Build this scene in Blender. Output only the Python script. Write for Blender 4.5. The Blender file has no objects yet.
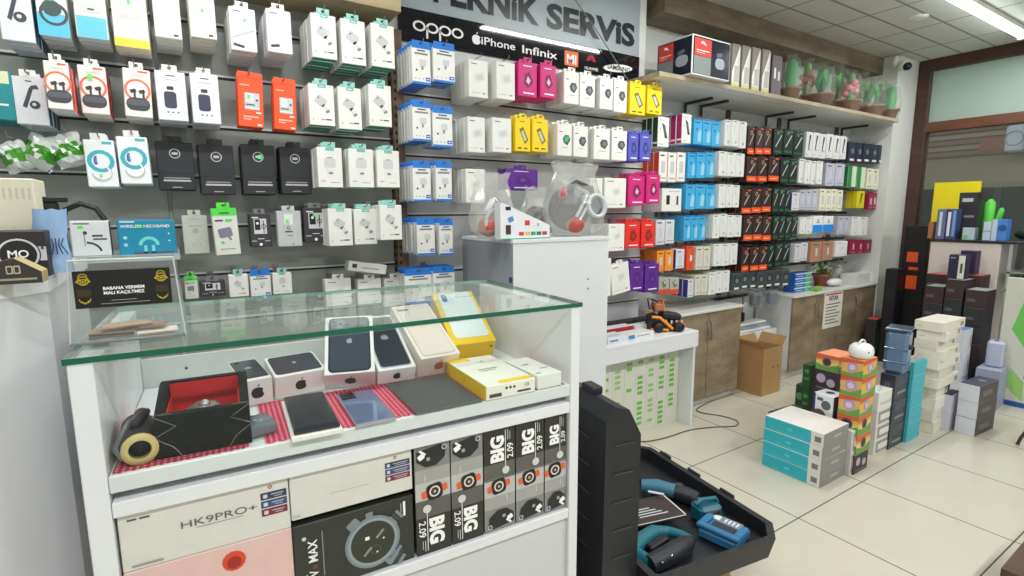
import bpy, math, random
from math import sin, cos, pi, radians, sqrt
from mathutils import Vector, Matrix
random.seed(7)
SC = bpy.context.scene
COL = SC.collection
# ------------------------------------------------------------------ camera
FPX, YAW, PITCH, ROLL, H = 520.0, .564, .1445, .0047, 1.42
cy_, sy_, cp_, sp_, cr_, sr_ = cos(YAW), sin(YAW), cos(PITCH), sin(PITCH), cos(ROLL), sin(ROLL)
FW = Vector((sy_*cp_, cy_*cp_, -sp_)); R0 = Vector((cy_, -sy_, 0)); D0 = FW.cross(R0)
RT = R0*cr_ + D0*sr_; DN = -R0*sr_ + D0*cr_
cam_d = bpy.data.cameras.new('camera'); cam = bpy.data.objects.new('camera', cam_d); COL.objects.link(cam)
cam_d.sensor_width = 36; cam_d.lens = FPX/1024*36; cam_d.clip_start = .02; cam_d.clip_end = 200
cam.matrix_world = Matrix(((RT.x, -DN.x, -FW.x, 0), (RT.y, -DN.y, -FW.y, 0), (RT.z, -DN.z, -FW.z, H), (0, 0, 0, 1)))
SC.camera = cam
# ------------------------------------------------------------------ world, exposure
w = bpy.data.worlds.new('world'); SC.world = w; w.use_nodes = True
bg = w.node_tree.nodes['Background']; bg.inputs[0].default_value = (.80, .90, 1, 1); bg.inputs[1].default_value = 1.1
vs = SC.view_settings
vs.view_transform = 'Standard'; vs.look = 'None'; vs.exposure = -0.42; vs.gamma = 1; vs.use_curve_mapping = False
# ceiling tube lights: light objects for the tubes built further down; unseen ones are added fill
TUBES = [(1.98, 3.13, 1.62), (4.25, 5.80, 1.53), (-.7, .8, 1.53), (-.8, .8, -.7), (1.9, 3.5, -.7), (4.4, 5.9, -.7)]
TPOW = [24, 26, 30, 62, 62, 46]
CEIL = 2.85
for i, (a, b, y) in enumerate(TUBES):
    L = bpy.data.lights.new('tube_glow', 'AREA'); L.shape = 'RECTANGLE'; L.size = b-a; L.size_y = .035; L.energy = TPOW[i]; L.color = (1, 1, .985)
    o = bpy.data.objects.new('tube_glow', L); o.location = ((a+b)/2, y, CEIL-.085); COL.objects.link(o)
# ------------------------------------------------------------------ pixel -> point helpers (points on real surfaces)
def ray(x, y): return RT*((x-512)/FPX) + DN*((y-288)/FPX) + FW
CP = Vector((0, 0, H))
def fz(x, y, z): d = ray(x, y); return CP + d*((z-H)/d.z)
def fy(x, y, Y): d = ray(x, y); return CP + d*(Y/d.y)
def fx(x, y, X): d = ray(x, y); return CP + d*(X/d.x)
def pr(p):
    q = Vector(p)-CP; k = q.dot(FW); return (512+FPX*q.dot(RT)/k, 288+FPX*q.dot(DN)/k)
def ztop(p, ypx):
    lo, hi = p.z, p.z+3
    for _ in range(40):
        m = (lo+hi)/2
        if pr((p.x, p.y, m))[1] > ypx: lo = m
        else: hi = m
    return lo
# ------------------------------------------------------------------ materials
def lin(c):
    c = c/255
    return c/12.92 if c <= .04045 else ((c+.055)/1.055)**2.4
MATS = {}
def mat(rgb, rough=.5, metal=0, emit=0, noise=.06, key=None, bump=0, scale=30, spec=.5):
    k = (rgb, rough, metal, emit, noise, bump, scale, spec)
    if k in MATS: return MATS[k]
    m = bpy.data.materials.new('m_%d_%d_%d' % rgb); m.use_nodes = True
    nt = m.node_tree; b = nt.nodes['Principled BSDF']
    c = (lin(rgb[0]), lin(rgb[1]), lin(rgb[2]), 1)
    b.inputs['Base Color'].default_value = c
    b.inputs['Roughness'].default_value = rough; b.inputs['Metallic'].default_value = metal
    b.inputs['Specular IOR Level'].default_value = spec
    if emit:
        b.inputs['Emission Color'].default_value = c; b.inputs['Emission Strength'].default_value = emit
    elif noise:
        n = nt.nodes.new('ShaderNodeTexNoise'); n.inputs['Scale'].default_value = scale; n.inputs['Detail'].default_value = 2
        tc = nt.nodes.new('ShaderNodeTexCoord'); nt.links.new(tc.outputs['Object'], n.inputs['Vector'])
        mx = nt.nodes.new('ShaderNodeMix'); mx.data_type = 'RGBA'
        mx.inputs[6].default_value = tuple(v*(1-noise) for v in c[:3])+(1,)
        mx.inputs[7].default_value = tuple(min(1, v*(1+noise)) for v in c[:3])+(1,)
        nt.links.new(n.outputs['Fac'], mx.inputs[0]); nt.links.new(mx.outputs[2], b.inputs['Base Color'])
        if bump:
            bp = nt.nodes.new('ShaderNodeBump'); bp.inputs['Strength'].default_value = bump; bp.inputs['Distance'].default_value = .01
            nt.links.new(n.outputs['Fac'], bp.inputs['Height']); nt.links.new(bp.outputs[0], b.inputs['Normal'])
    MATS[k] = m
    return m
def wood(c1, c2, rough=.55, scale=(2, 2, 14), name='wood'):
    m = bpy.data.materials.new(name); m.use_nodes = True; nt = m.node_tree; b = nt.nodes['Principled BSDF']
    tc = nt.nodes.new('ShaderNodeTexCoord'); mp = nt.nodes.new('ShaderNodeMapping'); mp.inputs['Scale'].default_value = scale
    n = nt.nodes.new('ShaderNodeTexNoise'); n.inputs['Scale'].default_value = 2.2; n.inputs['Detail'].default_value = 7; n.inputs['Roughness'].default_value = .65
    r = nt.nodes.new('ShaderNodeValToRGB')
    r.color_ramp.elements[0].position = .32; r.color_ramp.elements[1].position = .72
    r.color_ramp.elements[0].color = tuple(lin(v) for v in c1)+(1,); r.color_ramp.elements[1].color = tuple(lin(v) for v in c2)+(1,)
    nt.links.new(tc.outputs['Object'], mp.inputs[0]); nt.links.new(mp.outputs[0], n.inputs['Vector']); nt.links.new(n.outputs['Fac'], r.inputs[0])
    nt.links.new(r.outputs[0], b.inputs['Base Color']); b.inputs['Roughness'].default_value = rough
    return m
def clear(rgb, alpha, rough=.08, name='clear', gloss=.18):
    """thin clear plastic or glass: mostly transparent, some colour, fresnel reflection"""
    m = bpy.data.materials.new(name); m.use_nodes = True; nt = m.node_tree; nt.nodes.clear()
    out = nt.nodes.new('ShaderNodeOutputMaterial')
    tr = nt.nodes.new('ShaderNodeBsdfTransparent'); tr.inputs[0].default_value = (.965, .98, .97, 1)
    df = nt.nodes.new('ShaderNodeBsdfPrincipled'); df.inputs['Base Color'].default_value = tuple(lin(v) for v in rgb)+(1,); df.inputs['Roughness'].default_value = .4
    gl = nt.nodes.new('ShaderNodeBsdfGlossy'); gl.inputs['Roughness'].default_value = rough; gl.inputs[0].default_value = (.9, .9, .9, 1)
    m1 = nt.nodes.new('ShaderNodeMixShader'); m1.inputs[0].default_value = alpha
    nt.links.new(tr.outputs[0], m1.inputs[1]); nt.links.new(df.outputs[0], m1.inputs[2])
    lw = nt.nodes.new('ShaderNodeLayerWeight'); lw.inputs[0].default_value = gloss
    ge = nt.nodes.new('ShaderNodeNewGeometry'); mu = nt.nodes.new('ShaderNodeMath'); mu.operation = 'MULTIPLY_ADD'   # no second reflection when leaving the sheet
    nt.links.new(ge.outputs['Backfacing'], mu.inputs[0]); mu.inputs[1].default_value = -1; mu.inputs[2].default_value = 1
    mv = nt.nodes.new('ShaderNodeMath'); mv.operation = 'MULTIPLY'; nt.links.new(mu.outputs[0], mv.inputs[0]); nt.links.new(lw.outputs['Fresnel'], mv.inputs[1])
    m2 = nt.nodes.new('ShaderNodeMixShader'); nt.links.new(mv.outputs[0], m2.inputs[0])
    nt.links.new(m1.outputs[0], m2.inputs[1]); nt.links.new(gl.outputs[0], m2.inputs[2]); nt.links.new(m2.outputs[0], out.inputs[0])
    return m
def tiles(c, g, size, gw, off=(0, 0), rough=.25, mottled=.08, name='tiles'):
    m = bpy.data.materials.new(name); m.use_nodes = True; nt = m.node_tree; b = nt.nodes['Principled BSDF']
    geo = nt.nodes.new('ShaderNodeNewGeometry'); sx = nt.nodes.new('ShaderNodeSeparateXYZ'); nt.links.new(geo.outputs['Position'], sx.inputs[0])
    def M(op, a, bb):
        n = nt.nodes.new('ShaderNodeMath'); n.operation = op
        for i, v in enumerate((a, bb)):
            if isinstance(v, (int, float)): n.inputs[i].default_value = v
            else: nt.links.new(v, n.inputs[i])
        return n.outputs[0]
    ms = []
    for ax in (0, 1):
        t = M('DIVIDE', M('SUBTRACT', sx.outputs[ax], off[ax]), size[ax])
        fr = M('SUBTRACT', t, M('FLOOR', t, 0)); ms.append(M('MAXIMUM', M('LESS_THAN', fr, gw/size[ax]), 0))
    line = M('MAXIMUM', ms[0], ms[1])
    n = nt.nodes.new('ShaderNodeTexNoise'); n.inputs['Scale'].default_value = 5; n.inputs['Detail'].default_value = 5
    nt.links.new(geo.outputs['Position'], n.inputs['Vector'])
    mx = nt.nodes.new('ShaderNodeMix'); mx.data_type = 'RGBA'; cc = [lin(v) for v in c]
    mx.inputs[6].default_value = tuple(v*(1-mottled) for v in cc)+(1,); mx.inputs[7].default_value = tuple(v*(1+mottled) for v in cc)+(1,)
    nt.links.new(n.outputs['Fac'], mx.inputs[0])
    m2 = nt.nodes.new('ShaderNodeMix'); m2.data_type = 'RGBA'; nt.links.new(line, m2.inputs[0]); nt.links.new(mx.outputs[2], m2.inputs[6])
    m2.inputs[7].default_value = tuple(lin(v) for v in g)+(1,)
    nt.links.new(m2.outputs[2], b.inputs['Base Color']); b.inputs['Roughness'].default_value = rough
    return m
def C(*a, **k): return mat(tuple(a), **k)
WHITE = C(232, 232, 228, rough=.45); LAM = C(226, 228, 232, rough=.35, noise=.02); GREY = C(150, 152, 150); DGREY = C(70, 72, 74); BLACK = C(22, 22, 25, rough=.4)
MATBLK = C(28, 29, 32, rough=.65); CHROME = C(190, 192, 195, rough=.25, metal=1); TEAL = C(20, 140, 112); ORANGE = C(238, 82, 34); RED = C(214, 30, 34); PINK = C(205, 30, 120)
PURPLE = C(92, 34, 140); YELLOW = C(246, 212, 16); LBLUE = C(60, 168, 218); BLUE = C(20, 110, 200); GREEN = C(30, 96, 52); LIME = C(90, 225, 60); CREAM = C(226, 224, 200)
TXT = C(60, 62, 66, noise=0); TXTL = C(150, 152, 152, noise=0); TW = C(245, 245, 245, noise=0); TB = C(14, 14, 18, noise=0)
CARD = wood((158, 120, 74), (182, 146, 98), .8, (1, 1, 1), 'cardboard')
CLEAR = clear((200, 205, 205), .14, .12, 'clear_plastic'); CELLO = clear((225, 235, 228), .09, .12, 'cellophane', .26)
# ------------------------------------------------------------------ mesh builder
TCACHE = {}
def text_data(s, bold=0.0):
    k = (s, bold)
    if k in TCACHE: return TCACHE[k]
    cu = bpy.data.curves.new('t', 'FONT'); cu.body = s; cu.size = 1; cu.offset = bold; cu.resolution_u = 3
    o = bpy.data.objects.new('t', cu); COL.objects.link(o)
    dg = bpy.context.evaluated_depsgraph_get(); dg.update()
    me = bpy.data.meshes.new_from_object(o.evaluated_get(dg))
    v = [(p.co.x, p.co.y) for p in me.vertices]; f = [tuple(p.vertices) for p in me.polygons]
    x0 = min(p[0] for p in v); x1 = max(p[0] for p in v); y0 = 0; y1 = .73
    TCACHE[k] = ([((p[0]-x0)/(x1-x0), p[1]/y1) for p in v], f, (x1-x0)/y1)
    bpy.data.objects.remove(o); bpy.data.curves.remove(cu); bpy.data.meshes.remove(me)
    return TCACHE[k]
class MB:
    def __init__(s): s.v = []; s.f = []; s.m = []; s.ms = []; s.sm = []
    def mi(s, m):
        if m not in s.ms: s.ms.append(m)
        return s.ms.index(m)
    def add(s, vs, fs, m, smooth=False):
        b = len(s.v); s.v += [tuple(v) for v in vs]; i = s.mi(m)
        for f in fs: s.f.append([b+k for k in f]); s.m.append(i); s.sm.append(smooth)
    def poly(s, pts, m): s.add(pts, [list(range(len(pts)))], m)
    def box(s, c, d, m, bev=0, R=None, faces=None):
        """centre c, full size d; faces: dict of overriding materials front/back/left/right/top/bottom"""
        h = [max(1e-5, x/2) for x in d]; bv = min(bev, *[x*.45 for x in h])
        c = Vector(c)
        def T(p): p = Vector(p); return (R @ p if R else p) + c
        nm = {(0, -1): 'left', (0, 1): 'right', (1, -1): 'front', (1, 1): 'back', (2, -1): 'bottom', (2, 1): 'top'}
        faces = faces or {}
        def P(sg, ax):
            return T([sg[i]*(h[i] if i == ax else h[i]-bv) for i in range(3)])
        for ax in range(3):
            a, b = (ax+1) % 3, (ax+2) % 3
            for sg in (-1, 1):
                q = []
                for (i, j) in ((-1, -1), (1, -1), (1, 1), (-1, 1)):
                    t = [0, 0, 0]; t[ax] = sg; t[a] = i; t[b] = j; q.append(P(t, ax))
                if sg < 0: q.reverse()
                s.poly(q, faces.get(nm[(ax, sg)], m))
        if bv > 0:
            for ax in range(3):
                a, b = (ax+1) % 3, (ax+2) % 3
                for i in (-1, 1):
                    for j in (-1, 1):
                        q = []
                        for t_, face in ((-1, a), (1, a), (1, b), (-1, b)):
                            t = [0, 0, 0]; t[ax] = t_; t[a] = i; t[b] = j; q.append(P(t, face))
                        if i*j > 0: q.reverse()
                        q.reverse(); s.poly(q, m)
            for i in (-1, 1):
                for j in (-1, 1):
                    for k in (-1, 1):
                        q = [P((i, j, k), 0), P((i, j, k), 1), P((i, j, k), 2)]
                        if i*j*k < 0: q.reverse()
                        s.poly(q, m)
    def b2(s, x0, x1, y0, y1, z0, z1, m, bev=0, faces=None):
        s.box(((x0+x1)/2, (y0+y1)/2, (z0+z1)/2), (abs(x1-x0), abs(y1-y0), abs(z1-z0)), m, bev, None, faces)
    def tube(s, pts, r, m, seg=8, cap=True, smooth=True):
        pts = [Vector(p) for p in pts]; n = len(pts); rs = r if isinstance(r, (list, tuple)) else [r]*n
        base = len(s.v); up = None; vs = []
        for i, p in enumerate(pts):
            t = (pts[min(i+1, n-1)]-pts[max(i-1, 0)])
            t = t.normalized() if t.length > 1e-9 else Vector((0, 0, 1))
            if up is None: up = t.orthogonal().normalized()
            up = (up - t*up.dot(t)); up = up.normalized() if up.length > 1e-6 else t.orthogonal().normalized()
            bb = t.cross(up)
            for k in range(seg):
                a = 2*pi*k/seg; vs.append(p + (up*cos(a)+bb*sin(a))*rs[i])
        fs = [[i*seg+k, i*seg+(k+1) % seg, (i+1)*seg+(k+1) % seg, (i+1)*seg+k] for i in range(n-1) for k in range(seg)]
        s.add(vs, fs, m, smooth)
        if cap:
            s.poly(vs[:seg][::-1], m); s.poly(vs[-seg:], m)
    def lathe(s, prof, m, c=(0, 0, 0), seg=16, R=None, smooth=True, sx=1, sy=1):
        c = Vector(c); vs = []
        for (r, z) in prof:
            for k in range(seg):
                a = 2*pi*k/seg; p = Vector((r*cos(a)*sx, r*sin(a)*sy, z)); vs.append((R @ p if R else p)+c)
        n = len(prof)
        fs = [[i*seg+k, i*seg+(k+1) % seg, (i+1)*seg+(k+1) % seg, (i+1)*seg+k] for i in range(n-1) for k in range(seg)]
        s.add(vs, fs, m, smooth)
    def ball(s, c, r, m, seg=12, rings=8, sc=(1, 1, 1), R=None, jit=0, rnd=random):
        c = Vector(c); vs = []; fs = []
        for i in range(rings+1):
            th = pi*i/rings
            for k in range(seg):
                a = 2*pi*k/seg; q = 1+(rnd.uniform(-jit, jit) if jit else 0)
                p = Vector((r*sc[0]*sin(th)*cos(a)*q, r*sc[1]*sin(th)*sin(a)*q, r*sc[2]*cos(th)*q)); vs.append((R @ p if R else p)+c)
        for i in range(rings):
            for k in range(seg): fs.append([i*seg+k, (i+1)*seg+k, (i+1)*seg+(k+1) % seg, i*seg+(k+1) % seg])
        s.add(vs, fs, m, True)
    def prism(s, pts, depth, m, side=None):
        """pts: list of 3D points of a planar outline; depth: Vector"""
        pts = [Vector(p) for p in pts]; d = Vector(depth); n = len(pts)
        nrm = Vector((0, 0, 0))
        for i in range(n): nrm += pts[i].cross(pts[(i+1) % n])
        if nrm.dot(d) > 0: pts.reverse()
        s.add(pts+[p+d for p in pts], [list(range(n)), list(range(2*n-1, n-1, -1))], m)
        s.add(pts+[p+d for p in pts], [[i, n+i, n+(i+1) % n, (i+1) % n] for i in range(n)], side or m)
    def build(s, name, parent=None, loc=None, rot=None, kind=None):
        me = bpy.data.meshes.new(name); me.from_pydata(s.v, [], s.f)
        for m in s.ms: me.materials.append(m)
        me.polygons.foreach_set('material_index', s.m); me.polygons.foreach_set('use_smooth', s.sm); me.update()
        o = bpy.data.objects.new(name, me); COL.objects.link(o)
        if parent: o.parent = parent
        if loc is not None: o.location = loc
        if rot is not None: o.rotation_euler = rot if isinstance(rot, (tuple, list)) else (0, 0, rot)
        if kind: o['kind'] = kind
        return o
class Face:
    """2-D drawing on a flat face. O lower-left corner, U and V the full edges, N outward"""
    def __init__(s, mb, O, U, V, eps=.0006):
        s.mb = mb; s.O = Vector(O); s.U = Vector(U); s.V = Vector(V); s.N = s.U.cross(s.V).normalized(); s.e = eps; s.k = 1
        s.w = s.U.length; s.h = s.V.length
    def p(s, u, v, k=1): return s.O + s.U*u + s.V*v + s.N*(s.e*k)
    def R(s, u0, v0, u1, v1, m, k=1): s.mb.poly([s.p(u0, v0, k), s.p(u1, v0, k), s.p(u1, v1, k), s.p(u0, v1, k)], m)
    def P(s, pts, m, k=1): s.mb.poly([s.p(u, v, k) for u, v in pts], m)
    def D(s, u, v, r, m, k=1, seg=14, a=1.0):
        s.mb.poly([s.p(u+r*a*cos(2*pi*i/seg)*s.h/s.w, v+r*sin(2*pi*i/seg), k) for i in range(seg)], m)
    def ring(s, u, v, r0, r1, m, k=1, seg=18, a0=0, a1=2*pi):
        q = [(cos(a0+(a1-a0)*i/seg), sin(a0+(a1-a0)*i/seg)) for i in range(seg+1)]; sc = s.h/s.w
        for (c0, s0), (c1, s1) in zip(q, q[1:]):
            s.mb.poly([s.p(u+r0*c0*sc, v+r0*s0, k), s.p(u+r1*c0*sc, v+r1*s0, k), s.p(u+r1*c1*sc, v+r1*s1, k), s.p(u+r0*c1*sc, v+r0*s1, k)], m)
    def rr(s, u, v, hw, hh, m, ang=0, k=1, rad=.35):
        """rounded rectangle; half sizes in metres relative to face height fraction"""
        pts = []; r = min(hw, hh)*rad; sc = s.h/s.w
        for (sx, sy, a0) in ((1, 1, 0), (-1, 1, 90), (-1, -1, 180), (1, -1, 270)):
            for j in range(4):
                a = radians(a0+30*j); x = sx*(hw-r)+r*cos(a); y = sy*(hh-r)+r*sin(a); pts.append((x, y))
        ca, sa = cos(radians(ang)), sin(radians(ang))
        s.P([(u+(x*ca-y*sa)*sc, v+(x*sa+y*ca)) for x, y in pts], m, k)
    def T(s, t, u, v, hh, m, bold=0, ang=0, k=2, align='c', stretch=1.0):
        """text of cap height hh (fraction of V), centred or left-aligned at (u,v) baseline"""
        vv, ff, asp = text_data(t, bold); W = asp*hh*stretch; sc = s.h/s.w
        ca, sa = cos(radians(ang)), sin(radians(ang)); ox = -W/2 if align == 'c' else 0
        s.mb.add([s.p(u+((x*W+ox)*ca-(y*hh)*sa)*sc, v+((x*W+ox)*sa+(y*hh)*ca), k) for x, y in vv], ff, m)
def ffront(mb, w, d, h, z=0): return Face(mb, (-w/2, -d/2, z), (w, 0, 0), (0, 0, h))
def fleft(mb, w, d, h, z=0): return Face(mb, (-w/2, d/2, z), (0, -d, 0), (0, 0, h))
def fright(mb, w, d, h, z=0): return Face(mb, (w/2, -d/2, z), (0, d, 0), (0, 0, h))
def ftop(mb, w, d, h, z=0): return Face(mb, (-w/2, -d/2, z+h), (w, 0, 0), (0, d, 0))
def tag(o, label, cat, group=None, kind=None):
    o['label'] = label; o['category'] = cat
    if group: o['group'] = group
    if kind: o['kind'] = kind
    n = len(label.split())
    if n < 4 or n > 16: print('LABEL LENGTH', n, label)
    return o
def empty(name, loc=(0, 0, 0), rz=0):
    o = bpy.data.objects.new(name, None); o.empty_display_size = .05; COL.objects.link(o); o.location = loc; o.rotation_euler = (0, 0, rz); return o
def dup(root):
    r = root.copy(); COL.objects.link(r)
    for ch in list(root.children):
        c = ch.copy(); COL.objects.link(c); c.parent = r
        for g in list(ch.children):
            q = g.copy(); COL.objects.link(q); q.parent = c
    return r
ORD = ['first', 'second', 'third', 'fourth', 'fifth', 'sixth', 'seventh', 'eighth', 'ninth', 'tenth', 'eleventh', 'twelfth']
NUM = ['zero', 'one', 'two', 'three', 'four', 'five', 'six', 'seven', 'eight', 'nine', 'ten']
# ================================================================== SHELL
WALLW = C(226, 228, 226, rough=.6, noise=.02)
def struct(mb, name): return mb.build(name, kind='structure')
XL, XR, YB, YW, YR = -2.4, 6.25, -2.6, 2.60, 2.74
XS = 2.70                                   # where the left slat wall ends and the recessed right wall starts
floor_m = tiles((200, 195, 178), (96, 90, 76), (.61, .60), .006, (2.325, 1.185), .22, .05, 'floor_tiles')
ceil_m = tiles((206, 208, 204), (140, 144, 140), (.645, .235), .018, (5.07, 2.27), .8, .05, 'ceiling_tiles')
m = MB(); m.b2(XL-.1, XR+.1, YB-.1, YR+.1, -.08, 0, floor_m); struct(m, 'floor')
m = MB(); m.b2(XL-.1, XR+.1, YB-.1, YR+.1, CEIL, CEIL+.06, ceil_m); struct(m, 'ceiling')
m = MB(); m.b2(XL, XS, YW, YW+.3, 0, CEIL, WALLW); m.b2(XS, XR+.1, YR, YR+.16, 0, CEIL, WALLW); struct(m, 'wall_back')
m = MB(); m.b2(XL-.1, XL, YB, YW+.1, 0, CEIL, WALLW); struct(m, 'wall_left')
m = MB(); m.b2(XL, XR, YB-.1, YB, 0, CEIL, WALLW); struct(m, 'wall_front')
# column in the far corner
XC0 = 5.78; YC = 2.372
m = MB(); m.b2(XC0, XR, YC, YR, 0, CEIL, C(220, 222, 220, rough=.6, noise=.03)); struct(m, 'wall_column')
# timber soffits over the display racks
TIM = wood((92, 80, 66), (146, 128, 106), .6, (1.2, 3, 6), 'soffit_wood')
TIM2 = wood((150, 132, 100), (186, 168, 132), .6, (1.2, 3, 6), 'pale_wood')
zt = fy(830, 59.5, 2.5).z
m = MB(); m.b2(XS+.06, XC0, 2.5, YR, zt, CEIL, TIM); struct(m, 'trim_1')
TR2 = fy(401, 12, 2.34)
m = MB(); m.b2(XL, TR2.x, 2.34, YW, TR2.z, CEIL, TIM2); struct(m, 'trim_2')
# shopfront: brown frame, frosted transom, clear glass
BROWN = wood((58, 38, 34), (84, 54, 46), .4, (1, 1, 6), 'brown_frame')
yf0 = fx(922, 62.5, XR).y; yf1 = fx(934, 70, XR).y; zh = fx(980, 63, XR).z; zt1 = fx(947, 121, XR).z; zt0 = fx(975, 127.5, XR).z
m = MB()
m.b2(XR-.05, XR+.06, yf1, YC, 0, CEIL, BROWN, .006)
m.b2(XR-.05, XR+.06, YB, yf1, zh, CEIL, BROWN)
m.b2(XR-.04, XR+.06, YB, yf1, zt0, zt1, wood((88, 54, 36), (118, 74, 52), .4, (1, 1, 6), 'transom_bar'))
m.b2(XR-.04, XR+.06, YB, yf1, 0, .12, BROWN)
for yy in (.35, -1.1): m.b2(XR-.04, XR+.06, yy-.05, yy+.05, 0, CEIL, BROWN)
wf = struct(m, 'window_1')
fro = bpy.data.materials.new('frosted'); fro.use_nodes = True
b = fro.node_tree.nodes['Principled BSDF']; b.inputs['Base Color'].default_value = (lin(196), lin(220), lin(210), 1); b.inputs['Roughness'].default_value = .35
b.inputs['Transmission Weight'].default_value = .35
m = MB(); m.b2(XR, XR+.008, YB, yf1, zt1, zh, fro); m.build('transom_pane', wf)
GLW = clear((150, 160, 155), .10, .03, 'window_glass', .12)
m = MB(); m.b2(XR, XR+.008, YB, yf1, .12, zt0, GLW); m.build('pane', wf)
# outside: pavement, the shops across the street
m = MB(); m.b2(XR+.1, 20, -14, 14, -.12, -.02, C(120, 118, 112, rough=.9)); struct(m, 'ground')
def outside():
    X = 9.5
    root = empty('shop_building', (X, 1, 0)); tag(root, 'brown shuttered shop building across the street, seen through the glass', 'building')
    m = MB(); m.b2(0, .4, -9, 9, 1.1, 5, C(120, 98, 82)); 
    z0 = fx(980, 155, X).z; z1 = fx(980, 128, X).z
    m.build('facade', root)
    m = MB()
    n = 7
    for i in range(n):
        za = z0+(z1-z0)*1.5*i/n
        m.b2(-.04, 0, -6, 6, za+.01, za+(z1-z0)*1.5/n-.015, C(150, 122, 100) if i % 2 else C(128, 96, 76))
    m.b2(-.05, -.041, fx(985, 140, X).y-1-.5, fx(955, 140, X).y-1-.3, z0+.05, z0+.22, C(150, 84, 54))
    m.build('shutter', root)
    m = MB(); m.prism([(-.02, -6, z0-.02), (-.9, -6, z0-.42), (-.9, -6, z0-.48), (-.02, -6, z0-.10)], (0, 12, 0), C(142, 128, 100)); m.build('awning', root)
    m = MB(); m.b2(-.03, 0, -6, 6, 0, z0-.3, C(52, 52, 52)); 
    for i in range(8): m.b2(-.06, -.03, -5.5+i*1.4, -5.42+i*1.4, 0, z0-.3, C(92, 90, 86))
    m.build('shop_window', root)
    root = empty('air_conditioner', (X-.36, 0, 0)); tag(root, 'white air conditioner unit hung on the building outside', 'air conditioner')
    p = fx(1004, 152, X-.36); q = fx(1026, 124, X-.36)
    m = MB(); m.b2(-.02, .26, q.y, p.y, p.z, q.z, C(205, 208, 214), .02); bd = m.build('body', root)
    m = MB(); m.tube([(-.024, (p.y+q.y)/2+.09*cos(t*pi/8), (p.z+q.z)/2+.09*sin(t*pi/8)) for t in range(17)], .006, GREY); m.build('fan_grille', root)
outside()
# yellow banner panel inside the glass
p0 = fx(932, 215, 6.1); p1 = fx(982, 181, 6.1)
m = MB(); m.b2(6.085, 6.11, p1.y, p0.y, .0005, p1.z, C(238, 220, 20)); o = m.build('advertising_banner'); tag(o, 'plain bright yellow banner standing inside the shop window', 'banner')
# ceiling fittings
def tube_light(a, b, y, lab, grp=None):
    root = empty('ceiling_tube_light', ((a+b)/2, y, CEIL)); tag(root, lab, 'ceiling light', grp)
    L = b-a
    m = MB(); m.b2(-L/2, L/2, -.03, .03, -.035, 0, WHITE, .004); m.build('housing', root)
    m = MB(); m.tube([(-L/2+.01, 0, -.055), (L/2-.01, 0, -.055)], .024, C(245, 255, 250, emit=11.0, noise=0), 12); m.build('diffuser', root)
    for s in (-1, 1):
        m = MB(); m.b2(s*L/2-.012, s*L/2+.012, -.028, .028, -.082, 0, C(200, 204, 204)); m.build('end_cap', root)
labs = ['lit white tube light on the ceiling above the counter side, before the wall sign', 'lit white tube light on the ceiling at top right by the window']
for i, (a, b, y) in enumerate(TUBES):
    tube_light(a, b, y, labs[i] if i < 2 else 'lit white tube light added on the unseen ceiling as fill', None if i < 2 else 'added fill tube lights out of view')
c = fz(918, 17, CEIL)
m = MB(); m.lathe([(.001, -.012), (.05, -.014), (.062, -.008), (.066, 0), (.066, .002)], C(225, 226, 222), (0, 0, 0), 24); o = m.build('ceiling_disc', None, (c.x, c.y, CEIL)); tag(o, 'round white flat disc fitting on the grey tiled ceiling', 'ceiling fitting')
c = fy(905, 66, YC-.09)
root = empty('security_camera', (c.x, YC, c.z)); tag(root, 'white security camera with dark lens high on the white corner column', 'security camera')
m = MB(); m.lathe([(.001, 0), (.045, 0), (.045, .025), (.03, .035), (.001, .035)], WHITE, (0, -.001, .06), 16, Matrix.Rotation(radians(90), 3, 'X')); m.build('mount', root)
m = MB(); m.tube([(0, -.03, .06), (0, -.07, .03), (0, -.08, 0)], .014, WHITE); m.build('arm', root)
m = MB(); m.ball((0, -.09, 0), .052, WHITE, 16, 10); m.build('camera_housing', root)
m = MB(); m.ball((-.025, -.118, -.012), .036, C(20, 22, 40, rough=.15), 14, 8); m.build('lens', root)
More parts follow.
